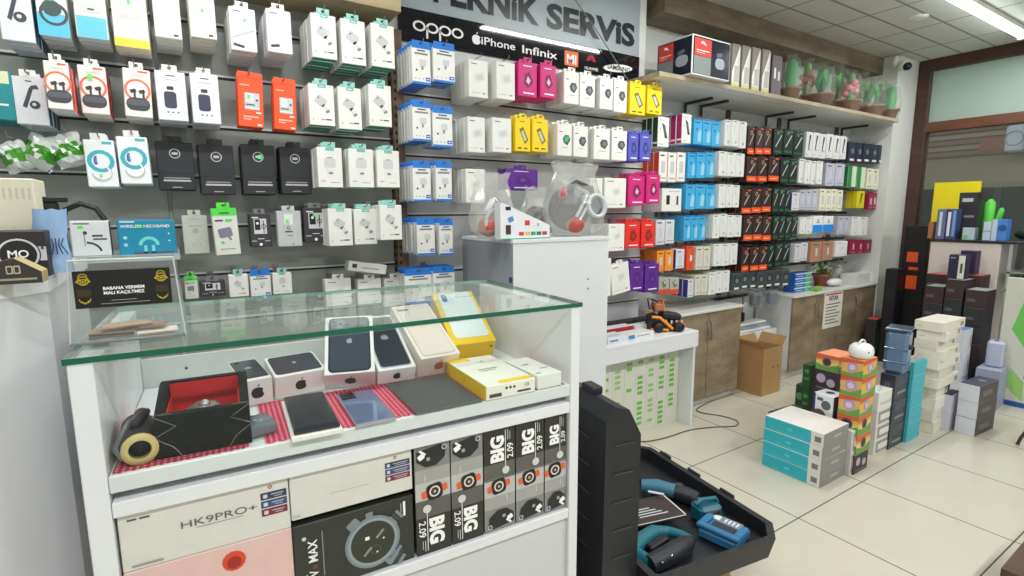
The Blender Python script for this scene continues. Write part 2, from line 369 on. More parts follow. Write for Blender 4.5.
# ------------------------------------------------------------------ sign on the wall
def sign():
    Y = YW-.015
    a = fy(398.5, 40, Y); b = fy(641, 56.3, Y); zb = a.z-.0; ztp = fy(400, 6.3, Y).z
    x0, x1 = a.x, b.x-.02; top = CEIL-.005
    root = empty('wall_sign', (x0, Y, zb)); tag(root, 'large wall sign reading TEKNiK SERViS over a black strip of phone logos', 'sign')
    W = x1-x0; HS = ztp-zb; HT = top-zb
    m = MB(); m.b2(0, W, 0, .014, 0, HT, C(166, 176, 184, rough=.35, noise=.02)); m.build('board', root)
    m = MB(); m.b2(0, W, -.006, -.0005, 0, HS, C(14, 15, 24, rough=.05, noise=0)); st = m.build('black_strip', root)
    def uv(px, py): p = fy(px, py, Y-.006); return (p.x-x0, p.z-zb)
    m = MB(); F = Face(m, (0, -.0012, 0), (1, 0, 0), (0, 0, 1), .0008)
    u0, v0 = uv(451, 6.5); u1, v1 = uv(635, 45.5); vb = (v0+v1)/2+.004
    caph = uv(628, 23)[1]-uv(628, 45)[1]
    um, _ = uv(539.5, 20); un, _ = uv(547, 25); LT = C(22, 24, 34, noise=0, rough=.3)
    for s_, a1, b1 in (('EKNiK', u0, um), ('SERViS', un, u1)):
        vv, ff, asp = text_data(s_, .042)
        m.add([(a1+x*(b1-a1), -.002, vb+y*caph) for x, y in vv], ff, LT)
    vv, ff, asp = text_data('T', .042); tw = caph*.8
    m.add([(u0-.03-tw+x*tw, -.002, vb+y*caph) for x, y in vv], ff, C(22, 24, 34, noise=0, rough=.3))
    m.build('lettering', root)
    m = MB()
    def put(s, pa, pb, bold=0, mt=TW):
        (ua, va), (ub, vb2) = uv(*pa), uv(*pb); vv, ff, asp = text_data(s, bold)
        m.add([(ua+x*(ub-ua), -.0086, vb2+y*(va-vb2)) for x, y in vv], ff, mt)
    def nxt():
        nonlocal m, F2
        m.build('brand_logo', root); m = MB(); F2 = Face(m, (0, -.0072, 0), (1, 0, 0), (0, 0, 1), .0004)
    # oppo drawn from rings and stems
    (ua, va), (ub, vb2) = uv(412, 24), uv(464, 37); s = (ub-ua)/4.6; cz = (va+vb2)/2+.004; F2 = Face(m, (0, -.0072, 0), (1, 0, 0), (0, 0, 1), .0004)
    for k in range(4):
        cx = ua+s*(.6+k*1.13)
        pts = [(cos(2*pi*i/24), sin(2*pi*i/24)) for i in range(25)]
        for (c0, s0), (c1, s1) in zip(pts, pts[1:]):
            F2.P([(cx+c0*s*.36, cz+s0*s*.26), (cx+c0*s*.55, cz+s0*s*.40), (cx+c1*s*.55, cz+s1*s*.40), (cx+c1*s*.36, cz+s1*s*.26)], TW)
        if k in (1, 2): F2.R(cx-s*.55, cz-s*.85, cx-s*.38, cz, TW)
    nxt(); apple(F2, *[(p+q)/2 for p, q in zip(uv(472.5, 33), uv(480, 45))], .030, TW)
    nxt(); put('iPhone', (481, 36), (515, 50.5), .012); nxt(); put('Infinix', (522, 44.5), (557, 59.5), .012)
    nxt(); (ua, va), (ub, vb2) = uv(564.5, 51), uv(578, 66); F2.R(ua, vb2-.008, ub, va+.006, C(236, 104, 40, noise=0)); put('MI', (566.5, 53.5), (576, 64.5), .03)
    nxt(); cu, cv = uv(591, 60)
    for k in range(8):
        a2 = radians(12+k*22.3); r = .034
        F2.P([(cu+.006*cos(a2), cv-.01+.006*sin(a2)), (cu+r*cos(a2-.13), cv-.01+r*sin(a2-.13)), (cu+r*1.12*cos(a2), cv-.01+r*1.12*sin(a2)), (cu+r*cos(a2+.13), cv-.01+r*sin(a2+.13))], C(206, 30, 40, noise=0))
    put('HUAWEI', (584.5, 66), (597.5, 71.5), .01)
    nxt(); (ua, va), (ub, vb2) = uv(604, 62.5), uv(632.5, 73); cu, cv = uv(618, 68.4)[0], uv(618, 68.4)[1]
    F2.P([(cu+(ub-ua)/2*cos(2*pi*i/28), cv+.024*sin(2*pi*i/28)+.012*cos(2*pi*i/28)) for i in range(28)], TW)
    put('SAMSUNG', (607, 63.8), (629.5, 72.6), .02, TB)
    m.build('brand_logo', root)
    p = fy(575, 0, YW-.05); q = fy(628, 80, YW-.05)
    d = (p-q); p = p + d*.18
    m = MB(); m.tube([(p.x, p.y, min(p.z, CEIL-.005)), ((p.x+q.x)/2, q.y-.01, (p.z+q.z)/2), (q.x, q.y, q.z)], .0035, C(120, 118, 116)); o = m.build('cable'); tag(o, 'thin grey cable running diagonally down across the wall sign', 'cable')
def apple(F, u, v, r, m, k=1):
    """bitten apple with a leaf, in face units where 1 unit = 1 in both directions"""
    pts = []
    for i in range(40):
        a = pi/2+2*pi*i/40; rr = 1-.13*max(0, sin(a))**6-.10*max(0, -sin(a))**8
        x = rr*cos(a)*.86; y = rr*sin(a)*.9-.10
        dx, dy = x-.95, y-.02
        d = sqrt(dx*dx+dy*dy)
        if d < .34: x = .95+dx/d*.34; y = .02+dy/d*.34
        pts.append((u+x*r/(1 if F.w == F.h else F.w/F.h), v+y*r))
    F.P(pts, m, k)
    s = 1 if F.w == F.h else F.w/F.h
    F.P([(u+.0*r/s, v+.78*r), (u+.06*r/s, v+1.05*r), (u+.32*r/s, v+1.2*r), (u+.26*r/s, v+.92*r)], m, k)
sign()

# ================================================================== RACKS
PAN = C(158, 163, 158, rough=.28, noise=.06, scale=3); PAN2 = C(196, 199, 200, rough=.35, noise=.04, scale=3)
def slat_panel(x0, x1, z0, z1, m0, lab, zs, nm='slat_wall_panel'):
    root = empty(nm, ((x0+x1)/2, YW, z0)); tag(root, lab, 'display panel', 'slat wall panels')
    W = x1-x0; m = MB(); m.b2(-W/2, W/2, -.02, -.001, 0, z1-z0, m0, .002); m.build('board', root)
    k = 0
    for z in zs:
        if z0 < z < z1:
            m = MB(); m.b2(-W/2, W/2, -.026, -.0195, z-z0-.004, z-z0+.004, C(225, 228, 228, rough=.3, metal=.2)); m.b2(-W/2, W/2, -.0215, -.0195, z-z0-.013, z-z0-.004, C(34, 36, 38)); m.build('groove_rail', root)
    return root
zg = [fy(258, 82, YW).z + k*(fy(262, 130.5, YW).z-fy(258, 82, YW).z) for k in range(-3, 12)]
xa = fy(166, 160, YW).x; xb = fy(389, 150, YW).x; xc = fy(401, 150, YW).x
slat_panel(XL+.02, xa-.006, .3, TR2.z, PAN, 'grey slat wall panel at far left behind the white desk and earbud boxes', zg)
slat_panel(xa+.006, xb, .3, TR2.z, PAN, 'grey slat wall panel behind the black pouches and green based charger boxes', zg)
zb_ = fy(398.5, 40, YW).z-.01
slat_panel(xc+.004, XS-.01, .3, zb_, PAN2, 'light grey slat wall panel under the sign, behind the blue topped boxes', [fy(450, 99, YW).z+k*(fy(450, 157, YW).z-fy(450, 99, YW).z) for k in range(-1, 8)])
# perforated wooden upright between the two panels
m = MB(); hx = (xc-xb)/2-.003; m.b2(-hx, hx, -.07, -.001, 0, TR2.z-.31, wood((112, 90, 72), (146, 120, 98), .6, (2, 2, 8), 'upright_wood'), .003)
for k in range(40): m.b2(-hx-.0008, -hx, -.055, -.02, .3+k*.04, .318+k*.04, C(40, 34, 32)); m.b2(-hx+.008, -hx+.02, -.0708, -.07, .3+k*.04, .318+k*.04, C(40, 34, 32))
o = m.build('rack_upright', None, ((xb+xc)/2, YW, .3)); tag(o, 'perforated brown wooden upright between the two slat walls', 'upright')
# right wall: perforated uprights and dark rails
RXS = [(728, 100), (779, 110), (836, 126)]
for i, (px, py) in enumerate(RXS):
    p = fy(px, py, YR); m = MB(); m.b2(-.022, .022, -.02, -.001, 0, zt-.72, C(92, 84, 78, rough=.5), .002)
    for k in range(36): m.b2(-.004, .004, -.0206, -.0198, .08+k*.05, .10+k*.05, C(30, 28, 28))
    o = m.build('rack_upright', None, (p.x, YR, .72)); tag(o, 'slim grey slotted upright on the right wall, %s from the left' % ORD[i], 'upright')
# ---------------------------------------------------------------- hanging packages
def bars(F, u, v, w, n, m, h=.018, gap=.035, rnd=None):
    for i in range(n): F.R(u, v-i*gap, u+w*(1-.25*(i % 2)), v-i*gap+h, m)
def g_charger(F):      # white card with a wall charger picture
    F.R(.36, .92, .68, .995, C(120, 190, 180, noise=0)); F.R(.42, .95, .62, .965, TW, 2)
    F.rr(.46, .60, .13, .11, C(196, 198, 198, noise=0), -35); F.rr(.62, .44, .045, .085, C(214, 214, 212, noise=0), 35); F.rr(.72, .36, .05, .03, C(140, 140, 142, noise=0), 35, 2)
    F.D(.38, .68, .02, C(90, 92, 92, noise=0), 2); F.D(.14, .14, .014, TXT); F.R(.45, .14, .60, .165, TXTL); F.R(.63, .14, .86, .17, TXT)
def g_charger2(F):
    F.R(.34, .92, .68, .995, C(120, 190, 180, noise=0)); F.rr(.5, .62, .14, .12, C(205, 206, 204, noise=0), 0); F.rr(.5, .44, .09, .06, C(228, 226, 224, noise=0), 0, 2); F.rr(.52, .37, .05, .03, C(120, 122, 124, noise=0), 0, 2)
    F.R(.4, .74, .6, .755, TXT, 2); F.R(.12, .15, .3, .17, TXTL); F.R(.5, .12, .85, .135, TXTL)
def g_blue(F):         # white body, blue header drawn separately
    F.R(.0, .93, 1, 1, C(30, 124, 214, noise=0)); F.R(.0, 0, 1, .06, C(30, 124, 214, noise=0))
    F.R(.28, .86, .72, .895, TXT); F.R(.15, .77, .85, .82, C(120, 130, 140, noise=0)); F.rr(.58, .56, .10, .09, C(205, 206, 208, noise=0)); F.rr(.55, .43, .035, .05, C(150, 152, 156, noise=0), 0, 2)
    F.D(.24, .36, .03, TXT)
    for u in (.18, .38, .58): F.D(u, .14, .014, TXT)
    F.R(.72, .09, .95, .19, C(40, 100, 180, noise=0)); F.R(.77, .125, .9, .15, TW, 3)
def g_white(F):
    F.R(.12, .88, .42, .90, TXT); F.rr(.55, .55, .17, .12, C(222, 222, 220, noise=0), 15); F.rr(.55, .55, .10, .07, C(205, 206, 204, noise=0), 15, 2); F.R(.12, .12, .6, .13, TXTL); F.R(.7, .1, .85, .14, TXTL)
def g_plug(F):         # white with dark plug
    F.R(.12, .74, .32, .765, TXT)
    F.P([(.42, .42), (.68, .34), (.88, .52), (.78, .66), (.5, .66), (.36, .54)], C(72, 76, 82, noise=0)); F.P([(.5, .5), (.68, .42), (.78, .54), (.6, .62)], C(120, 124, 130, noise=0), 2)
    F.R(.3, .26, .7, .275, TXTL); F.D(.22, .2, .012, TXT)
def g_plug_green(F):
    g_plug(F); F.P([(.46, .5), (.56, .42), (.82, .6), (.74, .68), (.58, .56), (.5, .62)], C(60, 190, 90, noise=0), 3)
def g_colour(pic, hi):
    def g(F):
        F.R(.25, .87, .7, .895, TW); F.P([(.28, .38), (.5, .25), (.8, .42), (.6, .72), (.35, .66)], pic); F.P([(.4, .44), (.54, .36), (.64, .48), (.5, .6)], hi, 2)
        F.R(.25, .09, .85, .13, TW)
    return g
def g_yellow(F):
    F.P([(.25, .66), (.5, .74), (.85, .36), (.62, .22)], C(120, 112, 40, noise=0)); F.P([(.36, .6), (.5, .64), (.74, .36), (.6, .3)], C(200, 200, 190, noise=0), 2)
    F.R(.3, .88, .6, .9, TXT); F.R(.15, .08, .4, .12, TXT); F.R(.55, .08, .8, .12, TXT)
def sticker(F, u, v, s=.06): F.R(u-s*.9, v-s*.7, u+s*.9, v+s*.7, C(96, 236, 120, noise=0), 5)
def g_holder(F):
    d = C(64, 66, 80, noise=0); F.R(.4, .9, .6, .92, TXT)
    F.P([(.24, .38), (.36, .34), (.62, .76), (.5, .78)], d); F.D(.62, .42, .09, d); F.D(.60, .43, .035, C(216, 216, 220, noise=0), 2); F.P([(.48, .74), (.8, .76), (.74, .84), (.56, .82)], d, 2)
def g_earbuds(F):
    F.ring(.5, .56, .19, .235, C(240, 120, 84, noise=0)); F.R(.55, .93, .9, .965, C(236, 90, 70, noise=0)); F.R(.3, .85, .8, .87, C(230, 190, 170, noise=0))
    F.rr(.5, .27, .21, .135, C(66, 68, 78, noise=0), 0, 2, .9); F.rr(.5, .30, .19, .06, C(88, 92, 100, noise=0), 0, 3, .9)
    for u in (.34, .66): F.rr(u, .54, .055, .035, C(60, 56, 60, noise=0), 20, 2); F.rr(u+.05, .46, .02, .06, C(70, 66, 70, noise=0), 0, 2)
def g_earbuds_g(F): g_earbuds(F); sticker(F, .42, .76, .09)
def g_pod(F):
    F.R(.36, .9, .66, .92, TXT); F.R(.28, .82, .74, .83, TXTL); F.rr(.45, .42, .11, .17, C(62, 64, 88, noise=0), 0, 1, .5); F.rr(.47, .66, .06, .035, C(50, 50, 60, noise=0), 0, 2)
    for u in (.34, .5, .68): F.D(u, .17, .017, TXT)
def g_cell1(F): F.R(0, 0, 1, .42, C(90, 190, 226, noise=0)); F.ring(.55, .42, .17, .22, DGREY, 2); F.D(.5, .52, .15, C(60, 80, 84, noise=0), 3); F.D(.45, .72, .08, C(80, 190, 90, noise=0), 4); F.R(.1, .86, .4, .89, TXT, 2)
def g_cell2(F): F.R(.04, 0, .96, .40, C(104, 196, 226, noise=0)); F.rr(.5, .58, .2, .11, C(205, 212, 206, noise=0), 0, 2, .9); F.R(.42, .52, .62, .55, TXT, 3); F.R(.2, .88, .7, .90, TXTL, 2)
def g_yband(F): F.R(.0, 0, 1, .14, C(236, 214, 70, noise=0)); F.R(.2, .9, .7, .93, C(236, 200, 90, noise=0)); sticker(F, .5, .74, .05); F.rr(.5, .5, .16, .05, C(206, 206, 204, noise=0), 0)
def g_plain(F): F.R(.68, .05, .86, .09, TXT); F.rr(.52, .6, .13, .2, C(224, 224, 222, noise=0)); F.R(.2, .92, .5, .93, TXTL)
def g_plain_g(F): g_plain(F); sticker(F, .5, .55, .05)
def g_wcharge(F): sticker(F, .58, .72, .05); F.R(.1, .9, .45, .92, TXT); F.rr(.5, .42, .26, .09, C(240, 240, 242, noise=0), 25); F.rr(.5, .40, .26, .02, C(190, 190, 196, noise=0), 25, 2); F.rr(.3, .12, .12, .03, C(60, 60, 64, noise=0), -10, 2)
def g_wcharge2(F): F.R(.1, .9, .45, .92, TXT); F.rr(.58, .5, .2, .09, C(226, 226, 230, noise=0), 28); F.rr(.3, .16, .1, .03, C(60, 60, 64, noise=0), 10, 2)
def g_orange(F):
    F.R(.1, .84, .45, .86, C(255, 190, 160, noise=0)); F.R(.26, .36, .84, .70, C(196, 202, 204, noise=0)); F.R(.30, .50, .62, .69, C(214, 218, 220, noise=0), 2); F.D(.74, .56, .022, TXT, 3); F.R(.3, .45, .66, .47, TXT, 3)
    F.R(.26, .38, .84, .40, TW, 3); F.R(.2, .2, .8, .225, C(255, 200, 180, noise=0)); F.R(.2, .15, .5, .17, C(255, 200, 180, noise=0)); F.R(.74, .04, .92, .075, TW); F.R(.7, .29, .9, .32, TW)
def g_orange_g(F): g_orange(F); sticker(F, .42, .62, .055)
def g_teal_circle(F):
    F.D(.5, .55, .24, C(60, 176, 190, noise=0)); F.D(.5, .55, .16, C(232, 236, 238, noise=0), 2); F.R(.3, .47, .38, .66, C(90, 120, 170, noise=0), 3)
    F.ring(.5, .32, .12, .16, C(246, 246, 246, noise=0), 3, 18, pi, 2*pi+.8); F.ring(.5, .30, .16, .175, C(190, 190, 190, noise=0), 4, 18, pi, 2*pi+.8); F.R(.6, .91, .92, .97, C(70, 180, 190, noise=0)); F.T('L', .34, .5, .12, C(70, 110, 170, noise=0), .02, 0, 4)
def g_teal_circle_g(F): g_teal_circle(F); sticker(F, .45, .24, .05)
def g_pouch(F):
    F.ring(.5, .76, .085, .10, C(200, 200, 200, noise=0)); F.R(.42, .735, .58, .785, C(190, 190, 190, noise=0)); F.R(.16, .24, .86, .262, C(150, 150, 150, noise=0)); F.R(.14, .18, .88, .215, C(190, 190, 190, noise=0)); F.R(.36, .05, .64, .068, C(170, 170, 170, noise=0)); F.R(0, .355, 1, .362, C(14, 14, 16, noise=0))
def g_pouch_g(F): g_pouch(F); sticker(F, .55, .76, .06)
def g_slim(F): F.D(.5, .6, .07, C(170, 170, 164, noise=0)); F.R(.25, .72, .75, .74, TXTL); F.D(.35, .24, .015, TXTL); F.D(.65, .24, .015, TXTL); F.R(.3, .9, .7, .91, TXTL)
def g_greentop(F):
    F.R(0, .84, 1, 1, C(80, 220, 76, noise=0)); F.R(.3, .88, .7, .91, C(30, 110, 40, noise=0), 2); F.R(.1, .72, .42, .755, TXT); F.R(.5, .71, .78, .765, C(90, 210, 90, noise=0)); F.rr(.46, .48, .13, .10, C(130, 126, 146, noise=0), 10); F.rr(.62, .36, .02, .05, C(130, 126, 146, noise=0), 30)
    F.D(.32, .27, .035, C(120, 206, 120, noise=0)); F.R(.2, .12, .8, .14, TXTL)
def g_blackcable(F):
    F.R(.12, .88, .42, .91, TW); F.R(.2, .40, .80, .86, C(216, 216, 216, noise=0)); F.R(.24, .52, .5, .84, C(22, 22, 26, noise=0), 2); F.D(.37, .72, .04, TW, 3); F.tubeish = 0
    F.ring(.66, .62, .05, .07, C(30, 30, 34, noise=0), 2); F.R(.64, .42, .68, .8, C(30, 30, 34, noise=0), 3); F.R(.35, .24, .65, .26, TW); F.R(.06, .17, .3, .2, C(180, 180, 180, noise=0)); F.R(.68, .17, .94, .2, C(180, 180, 180, noise=0)); F.D(.48, .08, .045, TW)
def g_blackcable_g(F): g_blackcable(F); sticker(F, .45, .8, .07)
def g_silver(F):
    F.R(.3, .62, .66, .92, C(236, 238, 236, noise=0)); sticker(F, .42, .72, .07); F.R(.3, .40, .62, .44, TXT); F.ring(.46, .52, .03, .045, TXT, 2); F.R(.4, .3, .62, .315, TXT); F.D(.62, .07, .02, TXT)
def g_phonepic(F):
    F.R(.1, .88, .6, .90, TXTL); F.P([(.32, .82), (.62, .72), (.86, .3), (.62, .3)], C(58, 60, 64, noise=0)); F.P([(.5, .68), (.62, .66), (.74, .4), (.64, .4)], C(100, 110, 104, noise=0), 2); F.D(.2, .6, .025, TXT); F.R(.1, .08, .5, .1, TXTL)
def g_lblue(F): F.R(.1, .84, .7, .88, C(30, 60, 120, noise=0)); F.P([(.45, .12), (.85, .12), (.9, .5), (.7, .62), (.5, .45)], C(150, 206, 232, noise=0)); F.D(.32, .6, .06, C(30, 110, 190, noise=0)); F.R(.1, .95, .9, 1, C(36, 110, 180, noise=0))
def g_wcable(F): F.R(.1, .92, .6, .95, TXT); F.ring(.55, .16, .03, .05, TXT); F.R(.3, .6, .34, .8, TXTL); F.rr(.6, .5, .06, .12, C(222, 222, 224, noise=0))
def g_blackor(F):
    F.R(0, 0, 1, .22, C(240, 86, 34, noise=0)); F.P([(.2, .34), (.3, .34), (.8, .74), (.7, .74)], C(190, 186, 184, noise=0)); F.ring(.45, .78, .05, .08, C(216, 150, 110, noise=0)); F.R(.55, .9, .9, .95, C(220, 96, 50, noise=0), 2); F.R(.2, .08, .8, .12, C(250, 190, 150, noise=0), 2)
def g_blackgr(F): F.P([(.15, .3), (.25, .3), (.85, .78), (.75, .78)], C(200, 206, 202, noise=0)); F.ring(.4, .85, .04, .06, C(150, 200, 170, noise=0)); F.R(.1, .08, .9, .16, C(36, 100, 62, noise=0)); F.R(.55, .88, .9, .95, C(60, 130, 90, noise=0))
def g_wstick(F):
    F.P([(.5, .9), (.75, .86), (.6, .6), (.5, .3), (.35, .25), (.42, .6)], C(60, 62, 70, noise=0)); F.R(.1, .1, .4, .13, TXTL); F.D(.7, .3, .03, TXT)
def g_wlines(F): F.R(.15, .1, .85, .14, TXTL); F.R(.15, .85, .6, .9, TXT); F.rr(.5, .5, .1, .2, C(196, 198, 204, noise=0))
def g_bluebot(F): F.R(0, 0, 1, .46, C(38, 140, 226, noise=0)); F.D(.5, .72, .07, TXT); F.R(.35, .58, .65, .62, TXT)
def g_greenstripe(F): F.R(0, 0, .45, 1, C(40, 130, 70, noise=0)); F.R(.55, .2, .85, .7, C(200, 222, 200, noise=0))
def g_case2(F): F.rr(.3, .5, .11, .2, C(30, 30, 34, noise=0), 0, 1, .3); F.rr(.78, .48, .06, .2, C(70, 60, 54, noise=0), 0, 1, .3); F.R(.3, .86, .8, .88, TXTL); sticker(F, .85, .9, .04)
def g_blister(F): F.rr(.5, .6, .25, .22, C(46, 52, 60, noise=0), 20); F.rr(.5, .55, .12, .12, C(120, 130, 136, noise=0), 20, 2); F.R(.2, .05, .8, .16, C(230, 230, 226, noise=0))
W_ = WHITE
PK = {   # body material, per-face materials, drawing, has header flap colour
 'teal': (W_, dict(bottom=TEAL), g_charger, C(150, 205, 195)), 'teal2': (W_, dict(bottom=TEAL), g_charger2, C(150, 205, 195)),
 'blue': (W_, dict(bottom=BLUE, top=BLUE), g_blue, C(34, 120, 210)), 'white': (W_, {}, g_white, W_), 'plug': (W_, {}, g_plug, W_), 'plugg': (W_, {}, g_plug_green, W_),
 'pink': (PINK, {}, g_colour(C(120, 20, 76, noise=0), C(240, 180, 210, noise=0)), PINK), 'red': (C(226, 44, 34), {}, g_colour(C(140, 24, 22, noise=0), C(180, 40, 36, noise=0)), C(226, 44, 34)),
 'indigo': (C(84, 88, 190), {}, g_colour(C(50, 52, 120, noise=0), C(96, 100, 180, noise=0)), C(84, 88, 190)), 'purple': (PURPLE, {}, g_colour(C(76, 26, 120, noise=0), C(110, 50, 160, noise=0)), PURPLE),
 'yellow': (YELLOW, {}, g_yellow, YELLOW), 'holder': (C(222, 224, 230), dict(right=C(24, 100, 130)), g_holder, W_), 'earbud': (C(240, 236, 230), dict(right=C(208, 60, 54), left=C(206, 70, 60)), g_earbuds, W_), 'earbudg': (C(240, 236, 230), dict(right=C(208, 60, 54), left=C(206, 70, 60)), g_earbuds_g, W_),
 'pod': (C(232, 234, 240), dict(right=C(96, 84, 110)), g_pod, W_), 'cell1': (W_, dict(right=C(200, 210, 205)), g_cell1, W_), 'cell2': (W_, {}, g_cell2, W_), 'yband': (C(238, 236, 222), {}, g_yband, W_), 'plain': (C(236, 236, 226), {}, g_plain, W_), 'plaing': (C(238, 236, 224), {}, g_plain_g, W_),
 'wch': (C(240, 240, 244), {}, g_wcharge, W_), 'wch2': (C(236, 236, 242), {}, g_wcharge2, W_), 'orange': (C(242, 84, 40), {}, g_orange, C(242, 84, 40)), 'orangeg': (C(242, 84, 40), {}, g_orange_g, C(242, 84, 40)), 'tealc': (C(238, 242, 244), dict(right=C(40, 140, 160)), g_teal_circle, W_), 'tealcg': (C(238, 242, 244), dict(right=C(40, 140, 160)), g_teal_circle_g, W_),
 'pouch': (C(44, 46, 50, rough=.7), {}, g_pouch, C(44, 46, 50, rough=.7)), 'pouchg': (C(44, 46, 50, rough=.7), {}, g_pouch_g, C(44, 46, 50, rough=.7)), 'slim': (C(196, 198, 190), {}, g_slim, C(196, 198, 190)), 'greentop': (C(220, 222, 214), {}, g_greentop, LIME), 'bcable': (C(58, 56, 62), {}, g_blackcable, C(120, 120, 124)), 'bcableg': (C(58, 56, 62), {}, g_blackcable_g, C(120, 120, 124)), 'silver': (C(196, 198, 200), {}, g_silver, C(196, 198, 200)),
 'casegreen': (W_, dict(left=C(26, 84, 44)), g_phonepic, W_), 'casemagenta': (W_, dict(left=C(180, 34, 110)), g_phonepic, W_), 'caseorange': (C(232, 230, 224), dict(left=C(222, 74, 36)), g_wlines, C(222, 74, 36)), 'case2': (W_, {}, g_case2, W_), 'caseg': (C(208, 210, 216), {}, g_wlines, W_), 'orangebox': (C(240, 150, 40), dict(left=C(240, 140, 30)), g_wlines, LIME), 'orangered': (C(226, 78, 40), {}, g_wcable, C(226, 78, 40)),
 'lblue': (LBLUE, {}, g_lblue, C(36, 110, 180)), 'wcable': (C(224, 226, 224), {}, g_wcable, W_), 'yellowtop': (C(214, 208, 190), {}, g_wlines, C(230, 200, 50)), 'blackor': (C(50, 32, 32), {}, g_blackor, C(70, 50, 46)), 'blackgr': (C(26, 40, 36), {}, g_blackgr, C(60, 110, 84)), 'wstick': (C(214, 214, 216), {}, g_wstick, W_), 'lilac': (C(186, 186, 204), {}, g_wlines, W_), 'cream': (CREAM, {}, g_wlines, W_),
 'clearor': (C(176, 178, 168, rough=.25), {}, lambda F: (F.R(0, 0, 1, .3, C(214, 74, 40, noise=0)), F.rr(.5, .62, .16, .2, C(110, 116, 104, noise=0), 20, 2), F.D(.55, .7, .07, C(210, 214, 206, noise=0), 3)), C(150, 210, 60)),
 'darkblue': (C(34, 42, 62), {}, g_blister, C(60, 90, 130)), 'bluebot': (C(232, 234, 236), {}, g_bluebot, W_), 'greens': (C(206, 218, 196), dict(left=C(30, 110, 56)), g_greenstripe, W_), 'yblack': (C(214, 196, 24), {}, g_wstick, BLACK), 'blister': (C(74, 82, 84, rough=.25), {}, g_blister, C(150, 156, 156)), 'redw': (C(150, 30, 70), {}, g_wlines, C(90, 200, 90)), 'copper': (C(176, 130, 104), {}, g_wlines, LIME), 'bluew': (C(210, 212, 222), dict(left=C(60, 60, 150)), g_wlines, C(60, 60, 150)),
}
NMS = dict(teal='charger_box', teal2='charger_box', blue='charger_box', white='adapter_box', plug='adapter_box', plugg='adapter_box', pink='accessory_box', red='accessory_box', indigo='accessory_box', purple='accessory_box', yellow='accessory_box', holder='phone_holder_box', earbud='earbud_box', earbudg='earbud_box', pod='earbud_box', wch='wireless_charger_box', wch2='wireless_charger_box', pouch='accessory_pouch', pouchg='accessory_pouch', bcable='cable_package', bcableg='cable_package', silver='cable_package', lblue='cable_box', wcable='cable_box', blackor='cable_package', blackgr='cable_package', blister='blister_pack', darkblue='blister_pack')
HOOKM = C(150, 152, 156, rough=.3, metal=.8)
NHOOK = 0
def hook(x, z, yf, where, wall, back=0):
    """peg hook: back plate, rod, upturned tip"""
    m = MB(); L = wall-.02-yf+.03
    m.b2(-.012, .012, -.006, 0, -.02, .012, HOOKM)
    m.tube([(0, -.005, 0), (0, -L+.006, 0), (0, -L, .004), (0, -L-.002, .014)], .0022, HOOKM, 6)
    o = m.build('peg_hook', None, (x, wall-.0205 if wall == YW else wall-.001, z)); tag(o, ' '.join(('peg hook of the %s' % where).split()[:16]), 'peg hook', 'peg hooks on the display wall'); return o
def hang(kind, rect, yf, n, dt, desc, where, grp, wall=None, tilt=0, yaw=0, tab=True, hk=True, hookdesc=None, t=None, unique=False):
    """n packages one behind another on one hook; rect = photo outline of the front one, on the plane y = yf"""
    wall = wall or YW
    x0, y0, x1, y1 = rect; ym = (y0+y1)/2; xm = (x0+x1)/2
    X0 = fy(x0, ym, yf).x; X1 = fy(x1, ym, yf).x; Z1 = fy(xm, y0, yf).z; Z0 = fy(xm, y1, yf).z
    w, h, t = X1-X0, Z1-Z0, t or dt*.93
    body, faces, g, hdr = PK[kind]
    m = MB(); m.box((0, 0, h/2), (w, t, h), body, min(.0025, t*.2), None, faces); g(ffront(m, w, t, h))
    if kind in ('casegreen', 'casemagenta', 'caseorange'):
        F = fleft(m, w, t, h); F.R(.1, .1, .9, .16, TW)
    o = m.build(NMS.get(kind, 'accessory_package'), None, ((X0+X1)/2, yf+t/2, Z0), (0, radians(tilt), radians(yaw)))
    if tab:
        tb = MB(); tw = min(w*.5, .05) if kind != 'blue' and kind != 'orange' and kind != 'orangeg' else w*.96; th = .022; y = -t/2+.001
        tb.b2(-tw/2, tw/2, y, y+.0012, h, h+.006, hdr); tb.b2(-tw/2, -.006, y, y+.0012, h+.006, h+.016, hdr); tb.b2(.006, tw/2, y, y+.0012, h+.006, h+.016, hdr); tb.b2(-tw/2, tw/2, y, y+.0012, h+.016, h+th, hdr)
        tb.build('hang_tab', o)
    dep = ['front', 'second', 'third', 'fourth', 'fifth', 'sixth', 'seventh', 'eighth']
    for k in range(n):
        c = o if k == 0 else dup(o)
        if k:
            c.location = ((X0+X1)/2+random.uniform(-.002, .002), yf+t/2+k*dt, Z0+random.uniform(-.0015, .0015))
        
        if len((desc+' '+where).split()) > 11: print('LONG', desc, where)
        lab = '%s, %s' % (desc, where) if n == 1 else ('%s, front one, %s' % (desc, where) if k == 0 else '%s, %s back, %s' % (desc, dep[k], where))
        tag(c, lab, 'box' if 'pouch' not in kind and 'blister' not in kind else 'package', grp)
    if hk: hook((X0+X1)/2, Z1+.011, yf, hookdesc or (desc+' '+where).replace(',', ''), wall)
    return o
